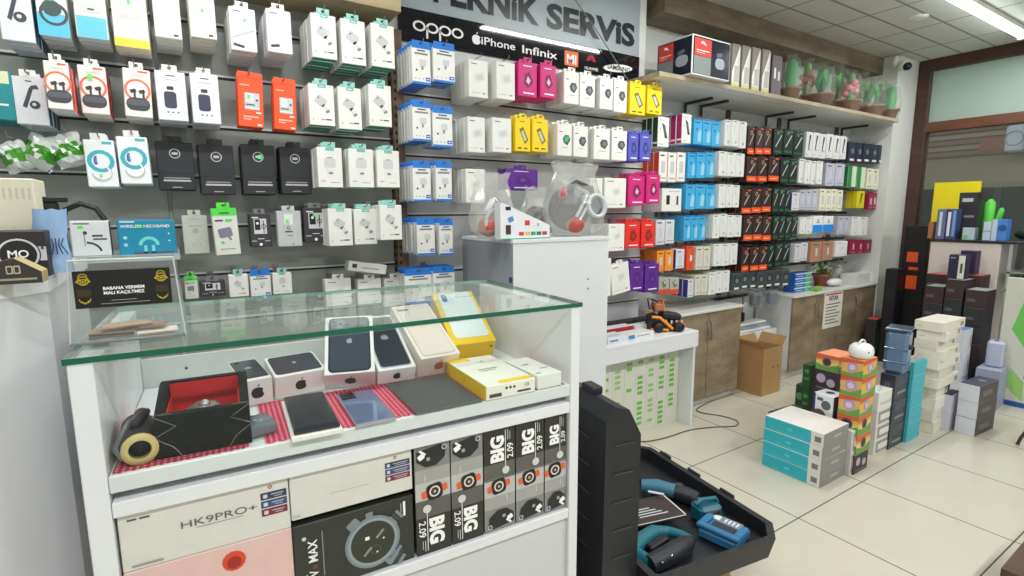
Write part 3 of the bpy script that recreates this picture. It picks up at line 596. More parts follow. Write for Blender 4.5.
# ---- left slat wall -------------------------------------------------------------
YF = 2.32
def row(items, g):
    for it in items:
        kind, rect, n, dt, desc, where = it[:6]; kw = it[6] if len(it) > 6 else {}
        yf = kw.pop('yf', YF)
        hang(kind, rect, yf, n, dt, desc, where, g, **kw)
row([('holder', (-2, -18, 32, 41), 4, .05, 'white dark-picture box with teal side', 'top left corner'),
 ('cell1', (36, -18, 67, 36), 3, .06, 'white and blue watch box', 'top row, second from left'),
 ('cell2', (74, -16, 106, 38), 3, .06, 'white and sky blue earbud box', 'top row, third from left'),
 ('yband', (112, -14, 147, 47), 3, .05, 'ivory box with yellow bottom band', 'top row, fourth from left'),
 ('plain', (153, -14, 180, 38), 5, .045, 'tall plain ivory box', 'top row, left of the pair'),
 ('plaing', (189, -12, 215, 38), 5, .045, 'tall plain ivory box', 'top row, right of the pair'),
 ('wch', (230, 8, 256, 51), 5, .05, 'white wireless charger box with green sticker', 'top row'),
 ('wch2', (267, 10, 291.5, 53), 5, .05, 'white wireless charger box without sticker', 'top row')], 'boxes in the top row at left')
for r, (rects, kd, nn, rw) in enumerate([
    ([(311.5, 14.5, 336.5, 58.5), (341.5, 20, 365.5, 64.5), (371.5, 24.5, 394.5, 67.5)], 'teal', 5, 'top row'),
    ([(309, 84.5, 334.5, 125.5), (338.5, 87.5, 361.5, 129.5), (369, 85, 391.5, 126.5)], 'teal', 4, 'second row'),
    ([(317.5, 147.5, 342.5, 187.5), (349, 149, 373.5, 187.5), (377, 150.5, 399.5, 187.5)], 'teal2', 3, 'third row'),
    ([(328.5, 208.5, 352.5, 246), (354.5, 209, 377, 244.5), (380, 205, 402, 240)], 'teal', 3, 'fourth row')]):
    for c, rc in enumerate(rects):
        hang(kd, rc, YF-.02 if c < 2 or r < 3 else YF-.08, nn, .045, 'white green-based charger box', '%s of three, %s' % (['left', 'middle', 'right'][c], rw), 'green based charger boxes')
row([('holder', (14, 77, 47, 124.5), 3, .06, 'pale grey phone holder box', 'second row left', dict(yf=YF)),
 ('earbud', (45.5, 61.5, 70.5, 109), 2, .07, 'white earbud box with red side', 'left of three', dict(yf=YF-.1)),
 ('earbudg', (79.5, 66, 107.5, 114), 3, .06, 'earbud box with green sticker', 'middle of three', {}),
 ('earbud', (123, 69, 150.5, 117), 3, .06, 'tilted earbud box with red side', 'right of three', dict(tilt=1.5)),
 ('pod', (156.5, 71.5, 186.5, 120.5), 3, .06, 'white box with dark pod picture', 'left of pair', {}),
 ('pod', (191.5, 74.5, 219.5, 123.5), 3, .06, 'white box with dark pod picture', 'right of pair', {}),
 ('orangeg', (237, 78, 262.5, 127), 2, .035, 'orange adapter box with green sticker', 'left of pair', dict(tilt=2)),
 ('orange', (273, 84, 295.5, 130), 2, .035, 'orange adapter box without sticker', 'right of pair', dict(tilt=2))], 'boxes in the second row at left')
row([('tealcg', (86, 140, 117, 187), 3, .05, 'white teal-circle box with green sticker', 'left of pair', dict(tilt=-1)),
 ('tealc', (119, 137, 150, 184), 3, .05, 'white teal-circle box without sticker', 'right of pair', dict(tilt=-1)),
 ('pouch', (157, 142, 194, 190), 2, .035, 'black pouch with round logo', 'first of four', dict(yf=YF+.08)),
 ('pouch', (199.5, 145, 234.5, 194.5), 2, .035, 'black pouch with round logo', 'second of four', dict(yf=YF+.08)),
 ('pouchg', (242, 145, 275.5, 194.5), 3, .035, 'black pouch with green sticker', 'third of four', dict(yf=YF+.08)),
 ('pouch', (280.5, 147.5, 310.5, 194), 3, .035, 'black pouch with round logo', 'fourth of four', dict(yf=YF+.08)),
 ('slim', (183, 215.5, 208.5, 254), 1, .02, 'slim pale grey card package', 'under the first pouch', dict(yf=YF+.12)),
 ('greentop', (214.5, 208, 239.5, 255), 2, .02, 'white charger package with green top', 'fourth row', dict(yf=YF+.06, tilt=-2)),
 ('bcable', (250, 214, 271, 247), 2, .025, 'black cable package', 'fourth row left', dict(yf=YF+.1)),
 ('silver', (277.5, 211, 301.5, 246.5), 2, .025, 'silver grey cable package', 'between two black ones', dict(yf=YF+.08)),
 ('bcableg', (304, 208, 327.5, 242), 2, .025, 'black cable package with green sticker', 'fourth row', dict(yf=YF+.08))], 'packages in the lower rows at left')
# teal box cut by the picture's left edge
m = MB(); p = fy(0, 120, YF); q = fy(11, 72, YF); ww = q.x-p.x+.12; hh = q.z-p.z
m.box((0, 0, hh/2), (ww, .16, hh), C(22, 134, 140), .003, None, dict(front=C(26, 140, 146))); F = ffront(m, ww, .16, hh); F.R(.5, .75, .95, 1, C(220, 224, 190, noise=0)); F.R(.6, .3, .9, .34, TW)
o = m.build('accessory_box', None, (q.x-ww/2, YF+.08, p.z)); tag(o, 'teal box at the left edge of the picture, second row', 'box'); hook(q.x-ww/2, p.z+hh-.004+.012, YF+.1, 'teal box at the left edge', YW)
# crumpled glossy green and white bags
def crumpled(px, py, wpx, hpx, lab, sd, ang):
    rnd = random.Random(sd); c = fy(px, py, YF+.02); sc = (fy(px+1, py, YF).x-fy(px, py, YF).x)
    wd, ht = wpx*sc, hpx*sc*1.05; NX, NZ = 7, 7; root = None
    R = Matrix.Rotation(radians(ang), 3, 'Y')
    m = MB(); vs = []; 
    for s in (-1, 1):
        for i in range(NX+1):
            for j in range(NZ+1):
                u, v = i/NX-.5, j/NZ-.5; e = (1-(2*u)**4)*(1-(2*v)**4)
                vs.append(R @ Vector((u*wd+rnd.uniform(-.004, .004), s*(.03*e+rnd.uniform(-.006, .006)*e), v*ht+rnd.uniform(-.004, .004))))
    N = (NX+1)*(NZ+1); GB = C(70, 150, 40, rough=.15); WB = C(214, 220, 216, rough=.2)
    for s in (0, 1):
        for i in range(NX):
            for j in range(NZ):
                a1 = s*N+i*(NZ+1)+j; f = [a1, a1+1, a1+NZ+2, a1+NZ+1]
                if s == 0: f = f[::-1]
                m.add([vs[k] for k in f], [[0, 1, 2, 3]], GB if 2 <= j <= 4 and (i+j) % 5 else WB)
    o = m.build('snack_bag', None, (c.x, c.y+.02, c.z)); o.name = 'accessory_bag'; tag(o, lab, 'bag')
    hook(c.x, c.z+ht/2+.01, YF-.01, lab.split(',')[0], YW)
crumpled(14, 156, 30, 38, 'crumpled glossy green and white bag, left of the three', 1, -20)
crumpled(40, 152, 34, 40, 'crumpled glossy green and white bag, middle of the three', 2, 25)
crumpled(68, 150, 34, 40, 'crumpled glossy green and white bag, right of the three', 3, -18)
# neckband boxes low at the left
p = fy(73, 257, 2.2); q = fy(108, 220.5, 2.2); ww, hh = q.x-p.x, q.z-p.z
root = empty('earphone_box', ((p.x+q.x)/2, 2.23, p.z)); tag(root, 'white earphone box with cable picture and black handle, beside the neckband box', 'box')
m = MB(); m.box((0, 0, hh/2), (ww, .06, hh), C(214, 218, 220), .003, None, dict(right=C(96, 96, 104))); F = ffront(m, ww, .06, hh); F.R(.1, .9, .5, .93, TXT); F.R(.2, .78, .34, .86, LIME); F.R(.54, .55, .82, .6, TXT); F.R(.56, .46, .92, .5, TXT)
F.ring(.4, .08, .28, .33, C(40, 42, 48, noise=0), 1, 16, .2, 1.6); F.R(.33, .3, .36, .62, TXTL); F.D(.37, .66, .05, TXT); m.build('carton', root)
m = MB(); m.tube([(-.07, .0, hh), (-.06, 0, hh+.035), (-.02, 0, hh+.055), (.02, 0, hh+.04), (.04, 0, hh+.001)], .009, BLACK); m.build('handle', root)
p = fy(120, 256, 2.2); q = fy(174, 219.5, 2.2); ww, hh = q.x-p.x, q.z-p.z
m = MB(); m.box((0, 0, hh/2), (ww, .05, hh), C(16, 136, 170), .003); F = ffront(m, ww, .05, hh); F.R(.05, .93, .3, .96, TW); F.T('WIRELESS NECKBAND', .48, .78, .085, TW, .01)
F.ring(.52, .28, .16, .25, C(110, 214, 214, noise=0), 1, 16, 0, pi); F.R(.425, .05, .48, .28, C(110, 214, 214, noise=0)); F.R(.56, .05, .615, .28, C(110, 214, 214, noise=0))
for v in (.5, .3): F.D(.12, v, .05, C(140, 220, 230, noise=0)); F.D(.88, v+.1, .02, TW)
F.R(.25, .0, .95, .1, C(70, 90, 120, noise=0)); sticker(F, .38, .81, .05)
o = m.build('neckband_box', None, ((p.x+q.x)/2, 2.225, p.z)); tag(o, 'blue teal neckband earphone box with white lettering', 'box')
# support ledge those two boxes stand on
pl = fy(60, 257, 2.2); pr_ = fy(180, 256, 2.2)
m = MB(); m.b2(pl.x-.3, pr_.x, 2.16, YW-.021, pl.z-.022, pl.z-.001, C(176, 186, 184, rough=.2)); o = m.build('rack_shelf'); tag(o, 'pale narrow shelf on the slat wall under the neckband box', 'shelf')
# ---- packages low behind the glass counter; the three whites partly stand for reflections
low = [('greentop', (184.5, 277, 198, 299), 'small pale green package, first behind the glass'), ('bcable', (200, 281, 225.5, 296), 'small black card package behind the counter glass'), ('teal', (229, 274.5, 248.5, 297), 'small white package left of the blue one'),
 ('blue', (250.5, 274, 271, 297), 'small blue package between two white ones'), ('teal2', (273, 273, 292, 294), 'small white package right of the blue one'), ('white', (325.5, 279, 351.5, 306), 'white package, partly glass reflection, under the tilted box, left of three'), ('white', (358, 279, 381.5, 304), 'white package, partly glass reflection, under the tilted box, middle of three'), ('white', (384.5, 278, 406, 306), 'white package, partly glass reflection, beside the upright, right of three')]
for k, rc, lab in low:
    hang(k, rc, 2.4, 1, .05, lab, 'lowest row', 'packages low behind the glass', hookdesc=lab, t=.05)
p = fy(352, 262, 2.3); q = fy(392, 276, 2.3)
m = MB(); m.box((0, 0, 0), (q.x-p.x, .06, .045), W_, .003, None, dict(right=TEAL)); F = Face(m, (-(q.x-p.x)/2, -.03, -.0225), (q.x-p.x, 0, 0), (0, 0, .045)); F.R(.1, .35, .22, .75, TXT); F.R(.35, .4, .8, .5, TXTL)
o = m.build('charger_box', None, ((p.x+q.x)/2, 2.40, (p.z+q.z)/2), (0, radians(10), 0)); tag(o, 'loose white charger box lying tilted on top of hanging ones', 'box')
# ---- middle section: blue topped boxes ------------------------------------------
rn = ['top row', 'second row', 'third row', 'fourth row']
for r, rs in enumerate([[(412, 46, 430.5, 84), (433.5, 47.5, 455, 82.5)], [(412.5, 105, 431, 141), (433, 111, 452.5, 147)], [(413, 165.5, 431, 201.5), (436, 165.5, 452, 201)], [(417, 222.5, 435, 255), (439.5, 223, 453, 255)]]):
    for c, rc in enumerate(rs):
        hang('blue', rc, 2.32, 6 if c == 0 else 4, .034, 'white and blue charger box', '%s stack, %s' % (['left', 'right'][c], rn[r]), 'blue topped charger boxes', t=.026)
for i, (rc, lab) in enumerate([((405, 271, 432, 281), 'left'), ((433, 268.5, 455, 279), 'right')]):
    hang('blue', (rc[0], rc[1]+2, rc[2], rc[3]+22), 2.32, 4, .03, 'white and blue charger box', '%s stack, lowest row' % lab, 'blue topped charger boxes')
mid = [('white', (469, 60, 488, 97.5), 5, 'white relief-print adapter box', 'left stack, top row'), ('white', (496.5, 62, 515, 99.5), 5, 'white relief-print adapter box', 'right stack, top row'),
 ('white', (468, 117, 485, 152.5), 5, 'white relief-print adapter box', 'left stack, second row'), ('white', (492.5, 118, 511.5, 152.5), 5, 'white relief-print adapter box', 'right stack, second row'),
 ('white', (466, 169, 485, 203), 4, 'white relief-print adapter box', 'behind the clear bag'),
 ('pink', (518.5, 62, 537, 97), 4, 'magenta cable box', 'left, top row'), ('pink', (540.5, 65, 556, 98), 4, 'magenta cable box', 'right, top row'),
 ('yellow', (515.5, 118, 530.5, 151.5), 3, 'yellow cable box', 'left, middle pair'), ('yellow', (532.5, 119, 548, 152), 3, 'yellow cable box', 'right, middle pair'),
 ('plug', (564, 71.5, 579, 104), 4, 'white dark-plug box', 'first of four, top row'), ('plug', (580, 75, 595, 107), 4, 'white dark-plug box', 'second of four, top row'), ('plug', (600, 78, 613, 109.5), 4, 'white dark-plug box', 'third of four, top row'), ('plug', (614, 80, 627, 112.5), 4, 'white dark-plug box', 'fourth of four, top row'),
 ('plugg', (557.5, 124, 572, 156), 4, 'white plug box with green picture', 'second row'), ('plug', (573.5, 126, 588, 157), 4, 'white dark-plug box', 'second of four, second row'), ('plug', (594, 129, 610, 159.5), 4, 'white dark-plug box', 'third of four, second row'), ('plug', (612, 130.5, 627, 160.5), 4, 'white dark-plug box', 'fourth of four, second row'),
 ('yellow', (630, 84, 645.5, 115), 3, 'yellow cable box', 'left, upper right pair'), ('yellow', (647.5, 86, 662, 114.5), 3, 'yellow cable box', 'right, upper right pair'),
 ('indigo', (628.5, 134, 638.5, 161), 4, 'indigo blue cable box', 'left of pair'), ('indigo', (640, 134, 651, 161), 4, 'indigo blue cable box', 'right of pair'),
 ('white', (590, 178, 602.5, 207), 3, 'white cable box', 'left of pair, third row'), ('white', (604.5, 178, 626, 208), 4, 'white cable box', 'right of pair, third row'),
 ('pink', (628.5, 176, 644.5, 205.5), 4, 'magenta cable box', 'left, lower pair'), ('pink', (646.5, 174.5, 660, 203.5), 4, 'magenta cable box', 'right, lower pair'),
 ('white', (608.5, 224, 624.5, 251), 4, 'white cable box', 'left of the red boxes'), ('red', (625.5, 222.5, 640, 248), 4, 'red cable box', 'left of pair'), ('red', (641.5, 222, 655, 247.5), 4, 'red cable box', 'right of pair'),
 ('purple', (506, 169, 538, 190), 2, 'wide purple box', 'behind the clear bags')]
for k, rc, n, ds, wh in mid: hang(k, rc, 2.34 if rc[0] < 560 else 2.36, n, .042, ds, wh, 'boxes on the middle slat wall', tab=k != 'white')
hang('white', (592, 259, 611, 297), 2.34, 2, .04, 'white cable box', 'lowest row, beside the tall cabinet', 'boxes on the middle slat wall')
hang('white', (613, 263, 631, 293), 2.34, 1, .05, 'tilted white cable box', 'left of the purple boxes', 'boxes on the middle slat wall', tilt=-8)
hang('purple', (630, 264, 643.5, 291), 2.36, 3, .042, 'purple cable box', 'left of pair, lowest row', 'boxes on the middle slat wall'); hang('purple', (645, 264, 659, 292), 2.36, 3, .042, 'purple cable box', 'right of pair, lowest row', 'boxes on the middle slat wall')
# ---- right wall: six rows of narrow packages ------------------------------------
YFR = 2.44
def rrow(rowname, segs, z_rail_px, gname):
    for (kind, xs, xe, cnt, y0, y1, y0e, y1e, n, desc) in segs:
        for i in range(cnt):
            f0 = i/cnt; f1 = (i+.93)/cnt; fm = (f0+f1)/2
            wh = ('%s of %s, %s' % (ORD[i], NUM[cnt], rowname)) if cnt > 1 else rowname
            dy = random.uniform(-.6, .6)
            hang(kind, (xs+(xe-xs)*f0, y0+(y0e-y0)*fm+dy, xs+(xe-xs)*f1, y1+(y1e-y1)*fm+dy), YFR+random.uniform(-.012, .012), n, .05, desc, wh, gname, wall=YR, tab=False)
rrow('top row', [('casegreen', 658, 670, 1, 117, 147, 117, 147, 4, 'white phone case box, dark green side'), ('casemagenta', 682, 692, 1, 114.5, 144, 114.5, 144, 4, 'white phone case box, magenta side'),
 ('lblue', 694, 721, 3, 118, 144, 121, 147, 3, 'light blue cable box'), ('wcable', 725, 747, 3, 119, 145, 122, 149, 3, 'white slim cable box'), ('blackor', 748, 772, 3, 126, 154, 127, 154, 3, 'black cable package with orange foot'), ('blackgr', 774, 804, 3, 128, 154, 132, 157, 2, 'black and green cable package'),
 ('wstick', 806, 847, 6, 131, 157, 137, 160, 2, 'white earphone package'), ('darkblue', 849, 886, 5, 141, 161, 146, 164, 2, 'dark blue pouch')], 0, 'packages in the top row of the right wall')
rrow('second row', [('caseorange', 659, 686, 3, 151, 181, 153, 182, 4, 'white phone case box, orange side'), ('lblue', 688, 715, 3, 152, 178, 152, 178, 3, 'light blue cable box'), ('wcable', 719, 745, 3, 151, 176, 154, 177, 3, 'white slim cable box'),
 ('blackor', 747, 780, 3, 157, 182, 157, 181, 3, 'black cable package with orange foot'), ('blackgr', 781, 798, 2, 159, 183, 160, 184, 3, 'black and green cable package'), ('wcable', 799, 823, 4, 159, 183, 162, 185, 2, 'white tall cable box'), ('lilac', 826, 845, 2, 162, 185, 165, 187, 3, 'lilac grey cable box'), ('greens', 848, 866, 2, 166, 187, 168, 189, 2, 'green edged package'), ('cream', 867, 879, 2, 168, 189, 170, 190, 2, 'cream package')], 0, 'packages in the second row of the right wall')
rrow('third row', [('case2', 662, 683, 1, 188, 211, 188, 211, 4, 'white box with two case pictures'), ('lblue', 686, 716, 3, 184, 210, 184, 208, 4, 'light blue cable box'), ('wcable', 719, 740, 3, 184, 208, 186, 208, 3, 'white slim cable box'), ('blackor', 742, 772, 3, 188, 213, 188, 212, 3, 'black cable package with orange foot'), ('blackgr', 773, 791, 3, 188, 213, 189, 213, 3, 'black and green cable package'),
 ('bluew', 792, 800, 1, 192, 210, 192, 210, 2, 'white package, blue edge'), ('lilac', 800, 818, 3, 190, 210, 190, 211, 2, 'lilac grey cable box'), ('cream', 820, 843, 4, 188, 210, 190, 211, 2, 'cream cable box'), ('yblack', 857, 865, 1, 191, 208, 191, 208, 2, 'yellow and black package'), ('redw', 869, 877, 2, 193, 209, 193, 210, 1, 'dark red and white package')], 0, 'packages in the third row of the right wall')
rrow('fourth row', [('caseg', 656, 675, 2, 220, 246, 220, 243, 4, 'grey phone case box'), ('lblue', 684, 706, 3, 216, 241, 215, 240, 4, 'light blue cable box'), ('wcable', 713, 742, 4, 214, 238, 215, 236, 3, 'white slim cable box'), ('blackor', 744, 772, 3, 216, 241, 216, 240, 3, 'black cable package with orange foot'), ('blackgr', 773, 798, 4, 216, 240, 216, 238, 3, 'black and green cable package'),
 ('wcable', 800, 812, 2, 217, 234, 217, 234, 2, 'white flat package'), ('bluebot', 813, 834, 2, 216, 233, 216, 231, 2, 'white and bright blue package'), ('lilac', 838, 850, 2, 216, 234, 216, 234, 2, 'lilac grey cable box'), ('wcable', 852, 868, 2, 216, 235, 217, 235, 2, 'white tall cable box')], 0, 'packages in the fourth row of the right wall')
rrow('fifth row', [('orangebox', 657, 674, 2, 251, 272, 251, 271, 4, 'orange case box with green top'), ('bluew', 676, 685, 1, 249, 268, 249, 268, 2, 'white package with lines'), ('orangered', 687, 694, 1, 246, 270, 246, 270, 3, 'orange red cable box'), ('yellowtop', 696, 711, 2, 247, 270, 246, 269, 3, 'grey box with yellow top'), ('wcable', 714, 738, 3, 245, 267, 243, 264, 3, 'white slim cable box'), ('blackor', 742, 768, 3, 247, 271, 246, 269, 3, 'black cable package with orange foot'), ('blackgr', 768, 790, 3, 245, 268, 243, 266, 3, 'black and green cable package'),
 ('wlines' if 0 else 'caseg', 795, 808, 2, 244, 262, 243, 261, 2, 'pale grey package'), ('copper', 811, 834, 2, 242, 262, 242, 260, 2, 'copper pink package with green top'), ('white', 836, 848, 1, 241, 256, 241, 256, 2, 'small white package'), ('redw', 850, 872, 3, 239, 254, 240, 253, 1, 'dark red and white package')], 0, 'packages in the fifth row of the right wall')
rrow('sixth row', [('bluew', 688, 694, 1, 280, 298, 280, 298, 3, 'white package, blue side'), ('yellowtop', 695, 708, 2, 276, 296, 275, 295, 3, 'grey box with yellow top'), ('wcable', 709, 730, 3, 273, 295, 271, 292, 3, 'white slim cable box'), ('blister', 733, 790, 7, 273, 290, 269, 285, 2, 'dark blister pack'), ], 0, 'packages in the sixth row of the right wall')
for i, (x0, x1, rc) in enumerate([(659, 669, 'left'), (670, 679, 'right')]):
    hang('clearor', (x0, 278, x1, 294), YFR-.04, 2, .04, 'clear blister pack with orange base', '%s of two, sixth row' % rc, 'packages in the sixth row of the right wall', wall=YR, tab=False)
# dark rails behind the rows on the right wall
for i, (pa, ya, pb, yb) in enumerate([(694, 147, 885, 162), (690, 181, 880, 188), (690, 213, 878, 211), (684, 245, 874, 235), (684, 272, 874, 256), (690, 298, 795, 290)]):
    A_ = fy(pa, ya, YR-.03); B_ = fy(pb, yb, YR-.03); z = (A_.z+B_.z)/2-.012
    root = empty('hanging_rail', ((A_.x+B_.x)/2, YR, z)); tag(root, 'long dark rail behind the packages on the right wall, %s from the top' % ORD[i], 'rail', 'rails on the right wall'); L = B_.x-A_.x
    m = MB(); m.b2(-L/2, L/2, -.028, -.0205, -.012, .012, C(36, 36, 42, rough=.4), .002); m.build('bar', root)
    for rx in RXS:
        xx = fy(rx[0], rx[1], YR).x-(A_.x+B_.x)/2
        if abs(xx) < L/2: m = MB(); m.b2(xx-.01, xx+.01, -.0206, -.0199, -.02, .02, DGREY); m.build('bracket', root)
# ---- high shelf on the right ----------------------------------------------------
YS0 = 2.28; zs = (fy(768, 91, YS0).z+fy(898, 120, YS0).z)/2
xs0 = fy(657, 82, YS0).x+.02; xs1 = fy(899, 121, YS0).x
SHW = wood((150, 138, 112), (190, 178, 150), .5, (1, 3, 3), 'shelf_wood')
root = empty('wall_shelf', ((xs0+xs1)/2, YR, zs)); tag(root, 'long pale wooden shelf high on the right wall carrying potted plants', 'shelf'); L = xs1-xs0
m = MB(); m.b2(-L/2, L/2, YS0-YR, (YC-.001-YR), -.03, 0, SHW, .003, dict(bottom=WALLW)); m.b2(-L/2, XC0-.002-(xs0+xs1)/2, YC-.001-YR, -.001, -.03, 0, SHW, 0, dict(bottom=WALLW)); m.build('board', root)
for px, py in ((712, 103), (728, 104), (793, 117), (815, 124), (868, 130)):
    x = fy(px, py, YS0+.2).x-(xs0+xs1)/2
    m = MB(); m.b2(x-.01, x+.01, -.26, -.022, -.048, -.031, C(64, 60, 58)); m.b2(x-.01, x+.01, -.034, -.022, -.12, -.048, C(64, 60, 58)); m.build('bracket', root)
def pbox(pA, pB, pC, z, ytp, name, body, faces=None, bev=.003, gfx=None, n=1, parent=None, sq=False, b2y=None):
    """upright box from its photographed base corners: A left-far, B near, C right-far, standing at height z"""
    A, B, Cc = fz(*pA, z), fz(*pB, z), fz(*pC, z)
    u = (Cc-B); w_ = u.length; u = u.normalized(); v = Vector((-u.y, u.x, 0)); d = abs((A-B).dot(v))
    hgt = ztop(B, ytp)-z; cen = B+u*(w_/2)+v*(d/2); ang = math.atan2(u.y, u.x)
    return dict(c=cen, w=w_, d=d, h=hgt, a=ang)
def mkbox(g, name, body, faces=None, bev=.003, gfx=None, dz=0, h=None, label=None, cat='box', grp=None, shrink=.0, off=(0, 0), yaw=0):
    h = h or g['h']; m = MB(); w_, d = g['w']-shrink, g['d']-shrink
    m.box((0, 0, h/2), (w_, d, h), body, bev, None, faces)
    if gfx: gfx(m, w_, d, h)
    ca, sa = cos(g['a']), sin(g['a'])
    o = m.build(name, None, (g['c'].x+off[0]*ca-off[1]*sa, g['c'].y+off[0]*sa+off[1]*ca, g['c'].z+dz), g['a']+yaw)
    if label: tag(o, label, cat, grp)
    return o
g = pbox((656, 79), (691.5, 74), (729, 82), zs+.0005, 33, '', None)
def gx(m, w_, d, h):
    for F in (ffront(m, w_, d, h), fleft(m, w_, d, h)):
        F.R(.02, .04, .98, .96, C(24, 28, 44, rough=.2, noise=0)); F.R(.04 if F.w == w_ else .05, .5, .48, .93, C(204, 60, 52, noise=0), 2); F.R(.04, .05, .48, .49, C(120, 128, 126, noise=0), 2)
        F.P([(.2, .84), (.26, .87), (.34, .80), (.32, .76), (.28, .80), (.22, .80)], TW, 3); F.R(.1, .62, .42, .64, TW, 3); F.R(.1, .57, .3, .58, TW, 3); F.rr(.72, .4, .2, .14, C(150, 156, 168, noise=0), 0, 2, .9); F.rr(.70, .62, .12, .05, C(90, 98, 116, noise=0), 10, 2, .9)
g['d'] *= 1.4; _v = Vector((-sin(g['a']), cos(g['a']), 0)); g['c'] += _v*(g['d']*.143)
mkbox(g, 'appliance_box', C(214, 214, 212), None, .004, gx, label='large black and red printed appliance box at the shelf end', cat='box')
# folded paper fronts beside it
for i in range(4):
    x0 = 731+i*10; x1 = x0+10.2; yb = 82.5+i*1.9; yt = 45+i*1.9
    p = fy(x0, yb, YS0+.02); q = fy(x1, yt, YS0+.02); ww, hh = q.x-p.x-.004, q.z-zs-.001
    m = MB(); m.box((0, .09, hh/2), (ww, .18, hh), C(136, 128, 124), .003); F = Face(m, (-ww/2, 0, 0), (ww, 0, 0), (0, 0, hh)); F.P([(.02, .01), (.98, .01), (.98, .95)], C(222, 220, 210, noise=0)); F.P([(.02, .01), (.98, .95), (.86, .95), (.02, .35)], C(240, 240, 234, noise=0), 2); F.R(.3, .12, .9, .5, C(186, 184, 180, noise=0), 3); F.R(.04, .01, .98, .09, C(206, 210, 130, noise=0), 4)
    o = m.build('toiletry_box', None, ((p.x+q.x)/2, YS0+.02, zs+.0005)); tag(o, 'grey and cream wedge printed box, %s of four on the high shelf' % ORD[i], 'box', 'wedge printed boxes on the high shelf')
p = fy(771, 89, YS0+.03); q = fy(783, 57, YS0+.03); ww, hh = q.x-p.x, q.z-zs
m = MB(); m.box((0, .07, hh/2), (ww, .14, hh), C(86, 72, 80), .003); F = Face(m, (-ww/2, 0, 0), (ww, 0, 0), (0, 0, hh)); F.rr(.3, .55, .04, .14, C(236, 236, 240, noise=0), 0, 1, .9); F.rr(.7, .5, .04, .12, C(226, 226, 230, noise=0), 0, 1, .9)
o = m.build('toiletry_box', None, ((p.x+q.x)/2, YS0+.03, zs+.0005)); tag(o, 'dark purple box with two white shapes, before the potted plants', 'box')
# potted artificial plants in clear wrap
TER = C(150, 96, 70); PG = C(120, 186, 108); PG2 = C(84, 160, 100); PPK = C(222, 130, 140)
def plant(px, yb, yt, wpx, kind, lab, i):
    y = YS0+.075+(i % 2)*.12
    c = fy(px, yb, y); q = fy(px, yt, y); hh = (q.z-zs); sc = fy(px+1, yb, y).x-fy(px, yb, y).x; r = wpx*sc/2*.68
    root = empty('potted_plant', (c.x, y, zs)); tag(root, lab, 'plant', 'wrapped potted plants on the high shelf')
    ph = min(hh*.29, r*1.6)
    m = MB(); m.lathe([(.001, 0), (r*.62, 0), (r*.9, ph*.85), (r*.98, ph*.85), (r*.98, ph), (r*.82, ph), (r*.8, ph*.9), (.001, ph*.9)], TER, seg=14); m.build('pot', root)
    m = MB(); rnd = random.Random(i)
    g1 = PG if i % 2 else PG2
    if kind == 'cactus':
        m.tube([(0, 0, ph*.9), (0, 0, ph+(hh-ph)*.4), (.005, 0, hh*.86), (.005, 0, hh*.93)], [r*.5, r*.62, r*.5, r*.2], g1, 12)
        m.tube([(r*.3, 0, ph+(hh-ph)*.3), (r*.75, 0, ph+(hh-ph)*.35), (r*.75, 0, ph+(hh-ph)*.6)], [r*.2, r*.2, r*.14], g1, 8)
    elif kind == 'pinkcactus':
        m.tube([(0, 0, ph*.9), (0, 0, ph+(hh-ph)*.4), (0, 0, hh*.9)], [r*.3, r*.4, r*.3], g1, 10)
        for k in range(9): a_ = k*2.4; m.ball((cos(a_)*r*.45, sin(a_)*r*.4, ph+(hh-ph)*(.2+.06*k)), r*.33, PPK, 8, 6, jit=.12, rnd=rnd)
        m.ball((0, 0, hh*.9), r*.35, g1, 8, 6)
    else:
        for k in range(15):
            a_ = k*2.4; L_ = (hh-ph)*(.7+.25*rnd.random()); lean = r*.75*(.4+.6*rnd.random()); b0 = Vector((0, 0, ph*.9)); tip = Vector((cos(a_)*lean, sin(a_)*lean*.7, ph+L_*.96)); mid_ = (b0+tip)/2+Vector((cos(a_)*lean*.1, 0, 0)); side = Vector((-sin(a_), cos(a_), 0))*r*.38
            m.add([b0-side*.3, b0+side*.3, mid_+side, tip, mid_-side], [[0, 1, 2, 3, 4]], g1); m.add([b0-side*.3+Vector((0, 0, .002)), b0+side*.3+Vector((0, 0, .002)), mid_+side, tip, mid_-side], [[4, 3, 2, 1, 0]], PG if k % 3 else C(150, 190, 120))
    m.build('foliage', root)
    m = MB(); prof = [(r*.8, .001), (r*1.02, ph*.8), (r*1.04, ph+(hh-ph)*.4), (r*.8, hh*.9), (r*.35, hh*.98), (r*.5, hh*1.04)]
    vs = []; sg = 12
    for (rr_, z) in prof:
        for k in range(sg): a_ = 2*pi*k/sg; q_ = rr_*(1+rnd.uniform(-.05, .05)); vs.append((q_*cos(a_), q_*sin(a_), z))
    m.add(vs, [[j*sg+k, j*sg+(k+1) % sg, (j+1)*sg+(k+1) % sg, (j+1)*sg+k] for j in range(len(prof)-1) for k in range(sg)], CELLO); m.build('clear_wrap', root)
pls = [(790, 94, 56, 17, 'cactus', 'tall green cactus'), (806, 98, 61, 17, 'pinkcactus', 'pink flowered plant with green tip'), (820, 103, 64, 20, 'leafy', 'wide bowl of green leaves'), (836, 106, 66, 18, 'leafy', 'leaning green leafy plant'), (849, 109, 72, 16, 'pinkcactus', 'pink flowered plant'), (860, 111, 74, 17, 'leafy', 'pale green broad leaved plant'), (872, 114, 78, 16, 'leafy', 'light green leafy plant'), (880, 117, 82, 13, 'pinkcactus', 'small pink and green plant'), (888, 119, 84, 13, 'cactus', 'dark small cactus')]
